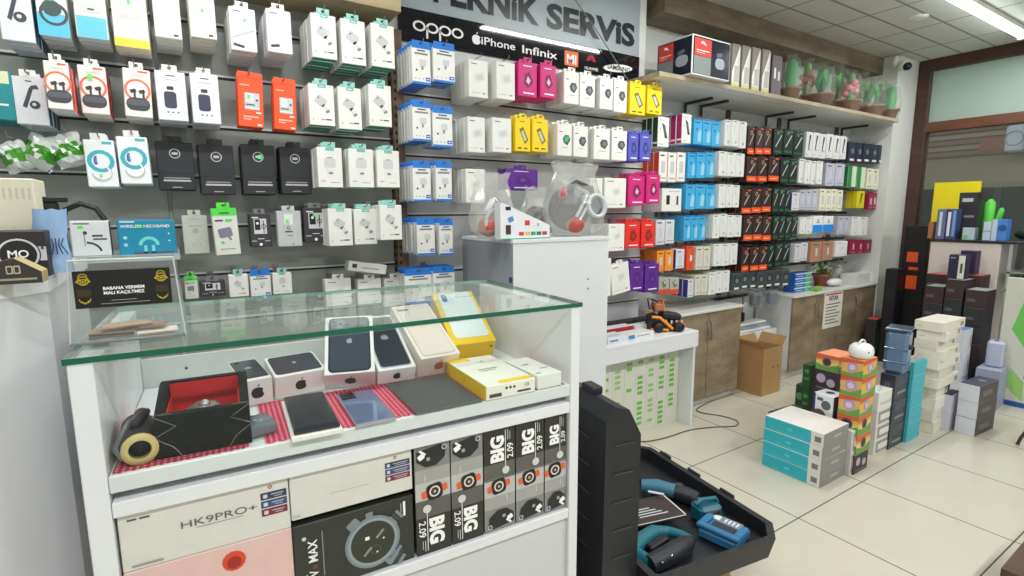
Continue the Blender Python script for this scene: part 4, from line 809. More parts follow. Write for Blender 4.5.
for i, (px, yb, yt, wp, kd, ds) in enumerate(pls): plant(px, yb, yt, wp, kd, '%s in clear wrap, %s pot from left on high shelf' % (ds, ORD[i]), i)

# ================================================================== GLASS COUNTER
ZT, ZS, ZL = 1.18, .957, .594
PA, PB = fz(64.7, 359, ZT), fz(580.6, 302.5, ZT)
SU = (PB-PA).normalized(); SV = Vector((-SU.y, SU.x, 0)); SANG = math.atan2(SU.y, SU.x); CW, CD = (PB-PA).length, .56
def loc(p): d = p-PA; return Vector((d.dot(SU), d.dot(SV), p.z))
def L2(px, py, z): return loc(fz(px, py, z))
def FPt(px, py, d=0):
    q = PA+SV*d; r = ray(px, py); t = (q-CP).dot(SV)/r.dot(SV); return loc(CP+r*t)
def wpt(x, y, z): p = PA+SU*x+SV*y; return Vector((p.x, p.y, z))
root = empty('display_counter', wpt(CW/2, CD/2, 0), SANG); tag(root, 'white display counter with green edged glass top holding phones and watch boxes', 'display counter')
hw, hd = CW/2, CD/2
m = MB(); m.b2(-hw, -hw+.036, -hd, hd, 0, ZT-.013, LAM, .002); m.build('side_panel', root)
m = MB(); m.b2(hw-.03, hw, -hd, hd, 0, ZT-.013, LAM, .002); m.build('side_panel', root)
x0, x1 = -hw+.037, hw-.031
m = MB(); m.b2(x0, x1, -hd+.0, hd-.02, ZS-.032, ZS, LAM, .002); sh = m.build('upper_shelf', root)
m = MB(); m.b2(x0, x1, -hd, -hd+.03, .877, .907, LAM, .002); m.b2(x0, x1, -hd+.031, hd-.02, .896, .907, LAM); m.build('middle_rail', root)
m = MB(); m.b2(x0, x1, -hd, hd-.02, ZL-.028, ZL, LAM, .002); m.build('lower_shelf', root)
m = MB(); m.b2(x0, x1, -hd+.012, -hd+.03, .05, ZL-.032, C(204, 206, 210, rough=.35, noise=.02)); m.build('lower_door', root)
m = MB(); m.b2(x0, x1, hd-.018, hd, 0, 1.035, C(212, 216, 214, rough=.3, noise=.02)); m.build('back_panel', root)
GT = clear((206, 222, 214), .11, .02, 'counter_glass', .12); GE = C(8, 92, 68, rough=.12, noise=0)
m = MB(); m.b2(-hw-.004, hw+.004, -hd-.004, hd+.004, ZT-.011, ZT, GT, 0, dict(front=GE, back=C(120, 170, 155, rough=.1), left=GE, right=GE)); m.build('glass_top', root)
m = MB(); m.b2(x0, x1, -hd-.0040, -hd-.0006, ZS-.03, ZT-.013, clear((200, 210, 205), .015, .02, 'pane_glass', .05), 0, dict(top=C(120, 130, 128))); m.build('front_pane', root)
for xx in (x0+.10, x1-.08):
    m = MB(); m.ball((xx, hd-.02, 1.0), .004, DGREY, 8, 6); m.build('screw', root)
# red polka dot cloths with scalloped edge
pk = bpy.data.materials.new('polka'); pk.use_nodes = True; nt = pk.node_tree; b = nt.nodes['Principled BSDF']; b.inputs['Roughness'].default_value = .8
geo = nt.nodes.new('ShaderNodeTexCoord'); vo = nt.nodes.new('ShaderNodeTexVoronoi'); vo.voronoi_dimensions = '2D'; vo.inputs['Scale'].default_value = 95; vo.inputs['Randomness'].default_value = .1
lt = nt.nodes.new('ShaderNodeMath'); lt.operation = 'LESS_THAN'; lt.inputs[1].default_value = .26; mx = nt.nodes.new('ShaderNodeMix'); mx.data_type = 'RGBA'
mx.inputs[6].default_value = (lin(186), lin(36), lin(70), 1); mx.inputs[7].default_value = (lin(226), lin(160), lin(174), 1)
nt.links.new(geo.outputs['Object'], vo.inputs['Vector']); nt.links.new(vo.outputs['Distance'], lt.inputs[0]); nt.links.new(lt.outputs[0], mx.inputs[0]); nt.links.new(mx.outputs[2], b.inputs['Base Color'])
def cloth(x0, x1, y0, y1, lab, sk=0):
    n = int((x1-x0)/.011); front = []
    for i in range(n+1):
        x = x0+(x1-x0)*i/n; front.append((x, y0-(.004 if i % 2 else 0)))
    back = [(x0+(x1-x0)*i/n, y1+(.004 if i % 2 else 0)) for i in range(n, -1, -1)]
    m = MB(); cx, cy = (x0+x1)/2, (y0+y1)/2
    m.prism([(x-cx, y-cy, 0) for x, y in front+back], (0, 0, .0012), pk)
    o = m.build('polka_dot_cloth', None, wpt(cx, cy, ZS+.0004), SANG); tag(o, lab, 'cloth'); return o
cloth(.042, .262, .012, .30, 'red polka dot cloth at left, under the open black gift box')
cloth(.292, 1.03, .010, .262, 'red polka dot cloth under the phones, tablet and yellow box')
ZC = ZS+.0018
# open black gift box, red lining
q0 = L2(152, 467, ZC); q1 = L2(253, 455, ZC); gw = q1.x-q0.x; gy = .028; gd = .15; 
def gift():
    cx = (q0.x+q1.x)/2+.006; hgt = .086
    root = empty('gift_box', wpt(cx, gy+gd/2, ZC), SANG-.02); tag(root, 'open black gift box with bright red lining on the polka dot cloth', 'gift box')
    w2, d2, t = gw/2-.002, gd/2, .016; BK = C(12, 12, 14, rough=.42, noise=0, spec=.25)
    m = MB()
    hb = .112; m.b2(-w2, w2, -d2, -d2+t, 0, hgt, BK, .002); m.b2(-w2, w2, d2-t, d2, 0, hb, BK, .002)
    for xx in (-w2, w2-t): m.prism([(xx, -d2+t, 0), (xx, d2-t, 0), (xx, d2-t, hb), (xx, -d2+t, hgt)], (t, 0, 0), BK)
    m.b2(-w2+t, w2-t, -d2+t, d2-t, 0, .01, BK)
    m.build('body', root)
    m = MB(); RL = C(206, 34, 36, rough=.6); e = .0012
    m.b2(-w2+t+e, w2-t-e, -d2+t+e, d2-t-e, .011, .014, RL); m.b2(-w2+t+e, w2-t-e, d2-t-.004, d2-t-e, .011, .108, RL); m.b2(-w2+t+e, w2-t-e, -d2+t+e, -d2+t+.004, .011, hgt-.004, RL)
    m.b2(-w2+t+e, -w2+t+.004, -d2+t+e, d2-t-e, .011, hgt-.004, RL); m.b2(w2-t-.004, w2-t-e, -d2+t+e, d2-t-e, .011, hgt-.004, RL)
    m.build('red_lining', root)
    m = MB(); SLV = C(180, 182, 184, rough=.2, metal=.9); y = -d2-.001
    for s in (-1, 1):
        m.tube([(s*w2, y, .085), (s*(w2-.035), y, .062), (s*w2, y, .045)], .0007, SLV, 5); m.tube([(s*w2, y, .042), (s*(w2-.028), y, .022), (s*(w2-.04), y, .002)], .0007, SLV, 5)
    m.b2(-w2+.008, -w2+.03, -d2+.003, -d2+.006, hgt, hgt+.0008, SLV); m.b2(w2-.03, w2-.006, -d2+.003, -d2+.006, hgt, hgt+.0008, SLV)
    m.build('silver_trim', root)
    root2 = empty('wrapped_watch', wpt(cx, gy+gd/2, ZC+.0155), SANG); tag(root2, 'grey plastic wrapped lump lying inside the red lined gift box', 'package')
    m = MB(); rnd = random.Random(5); m.ball((0, 0, .032), .03, C(120, 112, 104, rough=.2), 14, 8, (1.45, 1.0, 1.0), jit=.12, rnd=rnd); m.build('wrapping', root2)
    m = MB(); m.ball((0, -.006, .058), .011, C(200, 200, 200, rough=.15, metal=.7), 10, 6); m.build('metal_face', root2)
gift()
# rolled dark sleeve with tan core
c0 = L2(136, 468, ZC); 
def roll():
    x = .092; r = .030; z = ZC+r
    root = empty('rolled_sleeve', wpt(x-.012, .06, ZC), SANG+.12); tag(root, 'dark rolled leather sleeve with tan cardboard ring end, left of gift box', 'rolled sleeve')
    R = Matrix.Rotation(radians(-90), 3, 'X')
    m = MB(); m.lathe([(r*.99, 0), (r, .004), (r, .12), (r*.98, .125)], C(54, 48, 46, rough=.5), (0, -.03, r), 20, R)
    m.lathe([(r*.55, .002), (r*.55, .12)], C(30, 26, 26), (0, -.03, r), 20, R); m.build('sleeve', root)
    m = MB(); m.lathe([(r*.60, -.004), (r*.98, -.004), (r*.98, .02), (r*.60, .02), (r*.60, -.004)], C(206, 184, 122), (0, -.034, r), 20, R); m.build('cardboard_ring', root)
    m = MB(); m.tube([(-r*.9, -.03, r*.5), (-r*1.25, -.01, r*1.0), (-r*.5, .03, r*2.1), (r*.3, .06, r*2.3)], [.004, .006, .006, .004], C(110, 112, 116, rough=.3)); m.tube([(-r*.2, .0, r*2.0), (r*.2, .03, r*2.35), (r*.5, .08, r*2.1)], .008, C(40, 36, 52)); m.ball((r*.25, .075, r*2.05), .013, C(120, 66, 50), 10, 6); m.build('wrapped_straps', root)
roll()
# small grey plastic pouch
p = L2(267, 432, ZC)
m = MB(); rnd = random.Random(3); m.box((0, 0, .016), (.062, .066, .03), C(104, 112, 118, rough=.12, noise=.2), .009); m.ball((0, 0, .022), .026, C(110, 118, 124, rough=.12, noise=.2), 12, 6, (1.1, 1.15, .62), jit=.25, rnd=rnd); o = m.build('plastic_pouch', None, wpt(.283, .075, ZS+.001), SANG+.2); tag(o, 'small shiny grey plastic pouch right of the open gift box', 'pouch')
# flat devices: corner pixels on the shelf: far-left, far-right, near-right, near-left
def flat(c4, zb, t, name):
    P = [fz(px, py, zb) for px, py in c4]; cen = sum(P, Vector())/4
    u = ((P[1]-P[0])+(P[2]-P[3])).normalized(); v = Vector((-u.y, u.x, 0)); w_ = ((P[1]-P[0]).length+(P[2]-P[3]).length)/2; d = (abs((P[0]-P[3]).dot(v))+abs((P[1]-P[2]).dot(v)))/2
    return cen, math.atan2(u.y, u.x), w_, d
def slab_phone(c4, zb, t, bodym, topm, name, lab, cat, cam_=None, tray=False):
    cen, a_, w_, d = flat(c4, zb+t, t, name); cen = cen+SV*.011
    root = empty(name, (cen.x, cen.y, zb), a_); tag(root, lab, cat)
    z0 = 0
    if tray:
        m = MB(); m.b2(-w_/2-.006, w_/2+.004, -d/2-.006, d/2+.004, 0, .012, W_, .002); m.build('box_tray', root); z0 = .0125
    m = MB(); m.b2(-w_/2, w_/2, -d/2, d/2, z0, z0+t, bodym, .0035); m.build('body', root)
    m = MB(); m.b2(-w_/2+.003, w_/2-.003, -d/2+.003, d/2-.003, z0+t, z0+t+.0006, topm, .0003); m.build('back_cover', root)
    if cam_:
        m = MB(); m.b2(-w_/2+.006, -w_/2+.006+w_*.36, d/2-.006-d*.2, d/2-.006, z0+t+.0007, z0+t+.003, C(26, 28, 34, rough=.2), .001); cb = m.build('camera_bump', root)
        m = MB(); 
        for k in (.3, .7): m.lathe([(.001, .0006), (.005, .0005), (.006, 0)], C(10, 10, 14, rough=.1), (-w_/2+.006+w_*.36*k, d/2-.006-d*.1, z0+t+.003), 12)
        m.build('lens', cb)
    return root
slab_phone([(282, 404), (322, 397.5), (344, 430), (298, 439)], ZC, .009, C(40, 44, 52, rough=.2), C(34, 38, 46, rough=.25, spec=.3), 'mobile_phone', 'dark glossy phone face down in a white box tray, nearest the pouch', 'phone', None, True)
slab_phone([(338, 396), (372, 390.5), (399, 418), (356, 427)], ZC, .009, C(176, 184, 200, rough=.2, metal=.6), C(112, 128, 164, rough=.1, metal=.3), 'mobile_phone', 'silvery blue phone with a square black camera bump', 'phone', True)
tb = slab_phone([(386, 385), (443, 375), (489, 400), (418, 414)], ZC, .007, C(112, 114, 116, rough=.3, metal=.6), C(84, 86, 88, rough=.4, metal=.2, spec=.3), 'tablet', 'flat dark grey tablet lying beside the yellow phone box', 'tablet')
m = MB(); m.b2(-.035, .055, -.0745+.014, -.0715+.014, .0003, .0065, C(24, 24, 28)); m.build('black_edge_strip', tb)
# phone cartons
IPW = C(238, 236, 236, rough=.35, noise=.01)
def fitbox(BL, BR, NL, NR, FL, FR, zb):
    P0, P1 = fz(*BL, zb), fz(*BR, zb); u = (P1-P0); w_ = u.length; u = u.normalized(); v = Vector((-u.y, u.x, 0)); best = None
    for ti in range(0, 17):
        T = .02+.003*ti
        for ai in range(0, 40):
            a_ = radians(2*ai); up = Vector((0, 0, 1))
            n0 = P0-v*(T*sin(a_))+up*(T*cos(a_)); e1 = pr(n0); e2 = pr(n0+u*w_); e = (e1[0]-NL[0])**2+(e1[1]-NL[1])**2+(e2[0]-NR[0])**2+(e2[1]-NR[1])**2
            if best and e > best[0]: continue
            for li in range(0, 34):
                Ln = .06+.006*li; f0 = n0+(v*cos(a_)+up*sin(a_))*Ln; f1 = pr(f0); f2 = pr(f0+u*w_)
                E = e+((f1[0]+f2[0]-FL[0]-FR[0])/2)**2*1.0+((f1[1]+f2[1]-FL[1]-FR[1])/2)**2*3+(100 if f0.z+T*cos(a_)*.0 > 1.163 else 0)
                if best is None or E < best[0]: best = (E, T, a_, Ln)
    E, T, a_, Ln = best; print('fit', round(E, 1), round(T, 3), round(math.degrees(a_)), round(Ln, 3), round(w_, 3))
    return P0, u, v, w_, T, a_, Ln
def phonebox(BL, BR, NL, NR, FL, FR, lab, body=IPW, top=None, end=None, name='phone_box', zb=ZS+.001, phone=None):
    P0, u, v, w_, T, a_, Ln = fitbox(BL, BR, NL, NR, FL, FR, zb)
    root = empty(name, P0+u*(w_/2)); root.rotation_euler = (a_, 0, math.atan2(u.y, u.x)); tag(root, lab, 'phone box')
    m = MB(); m.b2(-w_/2+.001, w_/2-.001, 0, Ln, 0, T, body, .0015)
    F = Face(m, (-w_/2, 0, T), (w_, 0, 0), (0, Ln, 0), .0005); 
    if top: top(F)
    Fe = Face(m, (-w_/2, 0, 0), (w_, 0, 0), (0, 0, T), .0005)
    if end: end(Fe)
    m.build('carton', root)
    if a_ > .2:      # little block holding the far end up
        f = P0+u*(w_/2)+v*(Ln*.75*cos(a_)); hgt = Ln*.75*sin(a_)-.002
        m = MB(); m.b2(-w_*.3, w_*.3, -.008, .008, 0, hgt-.008, C(206, 208, 208, rough=.2)); o = m.build('display_prop', None, (f.x, f.y, zb), math.atan2(u.y, u.x)); tag(o, 'small pale prop hidden behind a leaning phone carton on the counter shelf', 'prop', 'props behind the leaning phone cartons')
    return root
def top_black(F): F.rr(.5, .52, .475*.5*F.w/F.h*1.9, .44, C(58, 62, 74, noise=0, rough=.2), 0, 1, .2); apple(F, .5, .56, .055, C(150, 154, 164, noise=0), 2); F.rr(.26, .86, .035, .035, C(24, 26, 32, noise=0), 0, 2, .9)
def end_apple(F): apple(F, .5, .5, .26, C(30, 30, 34, noise=0), 1)
def top_tilt(F, reflect=False):
    F.rr(.5, .5, .42*F.w/F.h, .47, C(34, 44, 58, noise=0, rough=.08), 0, 1, .25); F.rr(.5, .5, .385*F.w/F.h, .445, C(60, 68, 84, noise=0, rough=.06), 0, 2, .22)
    F.rr(.27, .86, .10, .085, C(104, 114, 126, noise=0, rough=.1), 0, 3, .5)
    for du, dv in ((-.06, .03), (-.06, -.035), (.05, 0)): F.D(.27+du, .86+dv, .026, C(16, 18, 24, noise=0, rough=.05), 4)
    apple(F, .5, .55, .05, C(160, 166, 178, noise=0, rough=.1), 4)
def top_one(F):
    F.rr(.5, .5, .42*F.w/F.h, .47, C(176, 184, 196, noise=0, rough=.2), 0, 1, .25); F.rr(.5, .5, .39*F.w/F.h, .45, C(40, 46, 58, noise=0, rough=.06), 0, 2, .22); F.D(.3, .9, .016, C(14, 16, 20, noise=0), 3); apple(F, .5, .56, .05, C(140, 146, 158, noise=0, rough=.1), 3)
def top_gold(F):
    F.rr(.5, .5, .42*F.w/F.h, .47, C(206, 196, 180, noise=0, rough=.2), 0, 1, .2); F.rr(.5, .5, .395*F.w/F.h, .452, C(230, 218, 210, noise=0, rough=.12), 0, 2, .2); apple(F, .5, .5, .04, C(222, 210, 192, noise=0), 3); F.rr(.24, .9, .07, .02, C(90, 86, 84, noise=0), 0, 3, .9)
def end_gold(F): apple(F, .5, .5, .26, C(190, 112, 80, noise=0), 1)
phonebox((243, 408), (274, 401.5), (241, 380.5), (273, 377.5), (219, 363), (265, 358), 'white phone carton lying flat, left one just behind the gift box', top=top_black, end=end_apple)
phonebox((275, 400), (326, 389.5), (272.5, 377), (324, 371), (266, 358), (312, 351.5), 'white phone carton lying flat with black apple logo, right of the pair', top=top_black, end=end_apple)
phonebox((326, 389), (376, 384.5), (325, 375), (375, 371), (317, 318), (356, 315.5), 'leaning white carton with phone picture reflecting light, first of the leaning ones', top=top_tilt, end=end_apple)
phonebox((377, 385), (415, 379), (376, 372), (414.5, 366), (359, 317.5), (391, 315), 'leaning white carton with dark phone picture, second of the leaning ones', top=top_one, end=end_apple)
phonebox((417, 377.5), (456, 370), (416, 356), (455, 350.5), (392, 306), (434, 302), 'leaning pale carton with gold phone picture and copper apple logo', body=C(236, 226, 220, rough=.35, noise=.01), top=top_gold, end=end_gold)
def top_yel(F):
    F.R(0.0, 0, 1, 1, C(240, 200, 20, noise=0), 1); F.rr(.52, .55, .40*F.w/F.h, .44, C(226, 238, 240, noise=0, rough=.1), 0, 2, .2); F.rr(.25, .88, .035, .075, C(30, 50, 90, noise=0), 0, 3, .9); F.D(.25, .91, .018, C(90, 120, 180, noise=0), 4); F.D(.25, .86, .018, C(90, 120, 180, noise=0), 4)
phonebox((450, 361.5), (492.5, 356), (449, 342), (491.5, 335.5), (434, 292), (465, 288.5), 'leaning yellow carton holding a pale blue white phone', body=C(242, 198, 16, rough=.4), top=top_yel, end=lambda F: (F.D(.9, .7, .08, C(150, 110, 10, noise=0))), name='phone_box')
g = pbox((449, 374), (487.5, 402), (536.5, 392), ZC, 387.5, '', None)
def gfy(m, w_, d, h):
    F = ffront(m, w_, d, h); F.R(.06, .15, .3, .4, TXT); F.R(.62, .2, .9, .34, TXT)
    for u in (.4, .48, .56): F.D(u, .66, .1, TXT)
    F.T('CE', .82, .56, .22, TXT, .01); F = fleft(m, w_, d, h); F.R(0, 0, 1, 1, C(244, 206, 20, noise=0)); F.rr(.5, .5, .06, .2, C(200, 160, 10, noise=0), 0, 2)
    F = ftop(m, w_, d, h); F.R(.0, .88, .45, 1, C(244, 206, 20, noise=0)); F.R(.3, .02, .98, .1, C(244, 206, 20, noise=0)); F.R(.3, .5, .7, .53, TXTL); F.R(.3, .45, .62, .47, TXTL); F.D(.62, .8, .02, TXTL)
g['c'] += SV*.006; mkbox(g, 'phone_box', C(236, 234, 224), None, .0015, gfy, label='flat yellow and white phone carton at the shelf front right', cat='phone box')
g = pbox((520, 379.5), (538.5, 391), (563.5, 385.5), ZS+.002, 377, '', None)
def gfw(m, w_, d, h):
    F = ftop(m, w_, d, h); F.R(.2, .6, .5, .63, TXT); F.R(.55, .3, .9, .34, TXTL); F.R(.1, .1, .3, .14, TXTL); F = ffront(m, w_, d, h)
g['d'] = .17; c2 = fz(538.5, 391, ZS+.002); uu = Vector((cos(g['a']), sin(g['a']), 0)); vv_ = Vector((-uu.y, uu.x, 0)); g['w'] = min(g['w']-.002, 1.034-loc(c2).x); g['c'] = c2+uu*(g['w']/2)+vv_*.085+uu*.001
g['c'] += SV*.006; mkbox(g, 'phone_box', C(236, 234, 230), None, .0015, gfw, dz=0, label='flat plain white carton right of the yellow one, against the side panel', cat='phone box', shrink=.002)
p = L2(541, 393, ZS+.001)
m = MB(); m.b2(-.02, .02, -.006, .006, 0, .004, C(170, 30, 44), .001); o = m.build('red_tag', None, wpt(p.x+.012, .012, ZS+.0022), SANG); tag(o, 'tiny red card peeping out before the plain white carton', 'card')
# ------------------------------------------------------------------ boxes on the lower shelf of the counter
def lower(pxl, pyt, pxr, z0, z1, name, body, gfx, lab, d0=.012, depth=.2, cat='watch box', grp=None, xl=None, xr=None, faces=None):
    if name == 'watch_box' and pxr: xr = min(FPt(pxr, pyt, d0).x, CW-.034)
    xl = xl if xl is not None else FPt(pxl, pyt, d0).x; xr = xr if xr is not None else FPt(pxr, pyt, d0).x
    m = MB(); w_ = xr-xl; m.box((0, 0, (z1-z0)/2), (w_, depth, z1-z0), body, .002, None, faces); gfx(ffront(m, w_, depth, z1-z0))
    o = m.build(name, None, wpt((xl+xr)/2, d0+depth/2, z0), SANG); tag(o, lab, cat, grp); return o
BAD = [C(52, 60, 90, noise=0), C(62, 76, 124, noise=0), C(126, 44, 54, noise=0)]
def badges(F, u0, u1, v1):
    F.D((u0+u1)/2-.02, v1+.09, .035, C(150, 50, 44, noise=0)); F.D((u0+u1)/2-.02, v1+.09, .016, C(220, 190, 180, noise=0), 2)
    for k in range(3):
        a_ = v1-.155*k; F.R(u0, a_-.135, u1, a_, BAD[k]); F.rr(u0+.03, a_-.068, .035, .035, C(200, 210, 220, noise=0), 0, 2); F.R(u0+.07, a_-.06, u1-.02, a_-.04, C(176, 184, 196, noise=0), 2); F.R(u0+.09, a_-.1, u1-.03, a_-.085, C(176, 184, 196, noise=0), 2)
zmid = FPt(205, 552, .012).z
CRB = C(214, 213, 206, rough=.4)
def g_hk(F): F.T('HK9PRO+', .56, .52, .13, C(92, 92, 92, noise=0), .0, stretch=1.5); F.R(.42, .47, .7, .485, TXTL); badges(F, .815, .985, .80); F.R(.05, .06, .22, .10, C(150, 150, 148, noise=0), 2); F.R(.05, .87, .10, .90, C(90, 82, 74, noise=0), 2); F.R(.115, .87, .17, .90, C(90, 82, 74, noise=0), 2)
XLL = .040
xr1 = FPt(290, 510, .012).x
lower(0, 0, 0, zmid+.001, .8755, 'watch_box', CRB, g_hk, 'large cream smart watch box reading HK9PRO+ on the lower shelf', xl=XLL, xr=xr1)
def g_pk(F): F.D(.62, .78, .13, C(216, 70, 40, noise=0)); F.D(.62, .76, .08, C(160, 40, 30, noise=0), 2); F.R(.1, .2, .5, .24, C(180, 120, 116, noise=0))
lower(0, 0, 0, ZL+.001, zmid, 'watch_box', C(222, 188, 180, rough=.4), g_pk, 'pink fronted watch box beneath the HK9PRO+ box', xl=XLL, xr=xr1)
xr2 = FPt(414, 480, .012).x; zm2 = FPt(350, 512, .012).z
def g_c2(F): F.rr(.46, .52, .24, .05, C(212, 210, 200, noise=0)); F.R(.3, .4, .62, .41, TXTL); badges(F, .76, .98, .78); F.T('DA', .04, .06, .07, TXTL)
lower(0, 0, 0, zm2+.014, .8755, 'watch_box', CRB, g_c2, 'cream watch box with faint lettering resting on the W MAX box', xl=xr1+.002, xr=xr2-.004)
def g_wm(F):
    gm = C(124, 136, 142, noise=0, rough=.3); g2 = C(58, 64, 64, noise=0)
    cu, cv = .63, .47; q = F.h/F.w
    for a_, hw_, hh_ in ((128, .10, .085), (95, .07, .05), (-52, .12, .10)): F.rr(cu+.38*cos(radians(a_))*q, cv+.38*sin(radians(a_)), hw_, hh_, gm, a_, 2)
    for j in range(4): F.rr(cu+(.36+.07*j)*cos(radians(-38-3*j))*q, cv+(.36+.07*j)*sin(radians(-38-3*j)), .028, .13-.012*j, gm if j % 2 else g2, -38, 3, .5)
    for j in range(3): F.rr(cu+(.37+.06*j)*cos(radians(38))*q, cv+(.37+.06*j)*sin(radians(38)), .022, .08, g2 if j % 2 else gm, 38, 3, .5)
    F.D(cu, cv, .385, gm, 4, 30); F.ring(cu, cv, .315, .345, C(150, 162, 168, noise=0, rough=.3), 5, 30); F.D(cu, cv, .305, C(50, 54, 46, noise=0), 5, 28)
    F.ring(cu+.02, cv-.12, .06, .07, C(90, 96, 84, noise=0), 6); F.rr(cu-.05, cv+.08, .03, .025, TW, 0, 7); F.rr(cu+.06, cv+.10, .075, .018, C(140, 146, 140, noise=0), 45, 7); F.rr(cu-.05, cv-.12, .075, .018, C(140, 146, 140, noise=0), 45, 7); F.D(cu+.09, cv+.02, .014, TW, 7); F.D(cu+.03, cv-.16, .014, TW, 7)
    F.T('MAX', .175, .60, .12, TW, .015, 90, 3, 'c', .9); F.T('W', .175, .24, .12, TW, .015, 90, 3, 'c', .9); F.rr(.15, .37, .03, .03, C(110, 60, 56, noise=0), 0, 3); F.R(.215, .2, .225, .85, C(130, 130, 126, noise=0), 3); F.T('EAR', .09, .22, .06, TW, .01, 90, 3)
    F.D(.08, .80, .028, C(200, 204, 200, noise=0), 2)
    F.R(.905, .72, .925, .94, TW, 2); F.R(.88, .78, .89, .92, TXTL, 2)
lower(0, 0, 0, ZL+.001, zm2, 'watch_box', C(44, 48, 44, rough=.25, noise=.03), g_wm, 'dark grey watch box printed W MAX with a big round steel watch', xl=xr1+.002, xr=xr2-.004)
OR2 = C(224, 96, 52, noise=0)
def g_big(flip):
    def g(F0):
        F = Face(F0.mb, F0.p(1, 1, 0), -F0.U, -F0.V, F0.e) if flip else F0
        F.R(0, .66, 1, 1, C(44, 42, 42, noise=0, rough=.25)); F.R(0, .50, 1, .66, C(92, 90, 88, noise=0, rough=.25)); F.R(0, .34, 1, .52, C(186, 186, 184, noise=0, rough=.25)); F.R(0, .22, 1, .34, C(160, 160, 158, noise=0, rough=.25)); F.R(0, 0, 1, .22, C(132, 132, 132, noise=0, rough=.25))
        # the watch on orange straps
        F.rr(.46, .435, .12, .032, OR2, 10, 2); F.rr(.46, .435, .072, .072, C(26, 24, 26, noise=0), 8, 3, .5); F.ring(.46, .435, .036, .050, C(222, 214, 204, noise=0), 4, 20); F.D(.46, .435, .034, C(60, 44, 40, noise=0), 4); F.D(.46, .435, .013, C(190, 180, 150, noise=0), 5)
        F.T('BIG', .61, .80, .34*F.w/F.h*1.2, TW, .05, 90, 3, 'c', .92)
        F.T('2.09', .93, .76, .20*F.w/F.h, TW, .01, 90, 3); F.R(.675, .58, .70, .97, C(220, 220, 218, noise=0), 2); F.R(.75, .87, .775, .97, C(190, 190, 188, noise=0), 3); F.R(.82, .87, .84, .95, C(190, 190, 188, noise=0), 3)
        F.D(.69, .58, .038, C(206, 208, 208, noise=0), 4); F.R(.70, .27, .74, .33, C(190, 190, 190, noise=0), 3)
        F.P([(.1, .04), (.3, .02), (.95, .05), (.95, .14), (.7, .2), (.4, .2), (.15, .14)], C(34, 34, 36, noise=0), 3); F.D(.62, .13, .018, C(150, 160, 150, noise=0), 4); F.rr(.82, .1, .028, .024, TW, 30, 4); F.rr(.78, .065, .034, .010, TW, -40, 4)
        F.ring(.16, .05, .016, .024, C(200, 204, 220, noise=0), 5, 12); F.D(.16, .05, .01, C(70, 80, 120, noise=0), 5)
    return g
xs = [(415.5, 450.5), (451.5, 483), (484.2, 514.8), (516, 543.6), (544.8, 571)]
posw = ['leftmost upside down', 'second upside down', 'middle', 'second from right', 'rightmost']
for i, (a_, b_) in enumerate(xs):
    ym = 500-.3*(i*30); lower(a_, ym, b_, ZL+.001, .8755, 'watch_box', C(60, 58, 58, rough=.3), g_big(i < 2), 'upright BIG 2.09 watch box with orange strap, %s of five' % posw[i], grp='BIG watch boxes')
# little dark things in the gap under the upper shelf
for px, py, w_, lab in ((163, 489, .016, 'tiny dark knob shaped item in the gap under the upper shelf at left'), (541, 400, .014, 'tiny dark item in the gap under the upper shelf at right')):
    p = FPt(px, py, .05); m = MB(); m.box((0, 0, .006), (w_, .012, .012), C(36, 40, 54), .002); o = m.build('spare_clip', None, wpt(p.x, .05, .9075), SANG); tag(o, lab, 'clip')
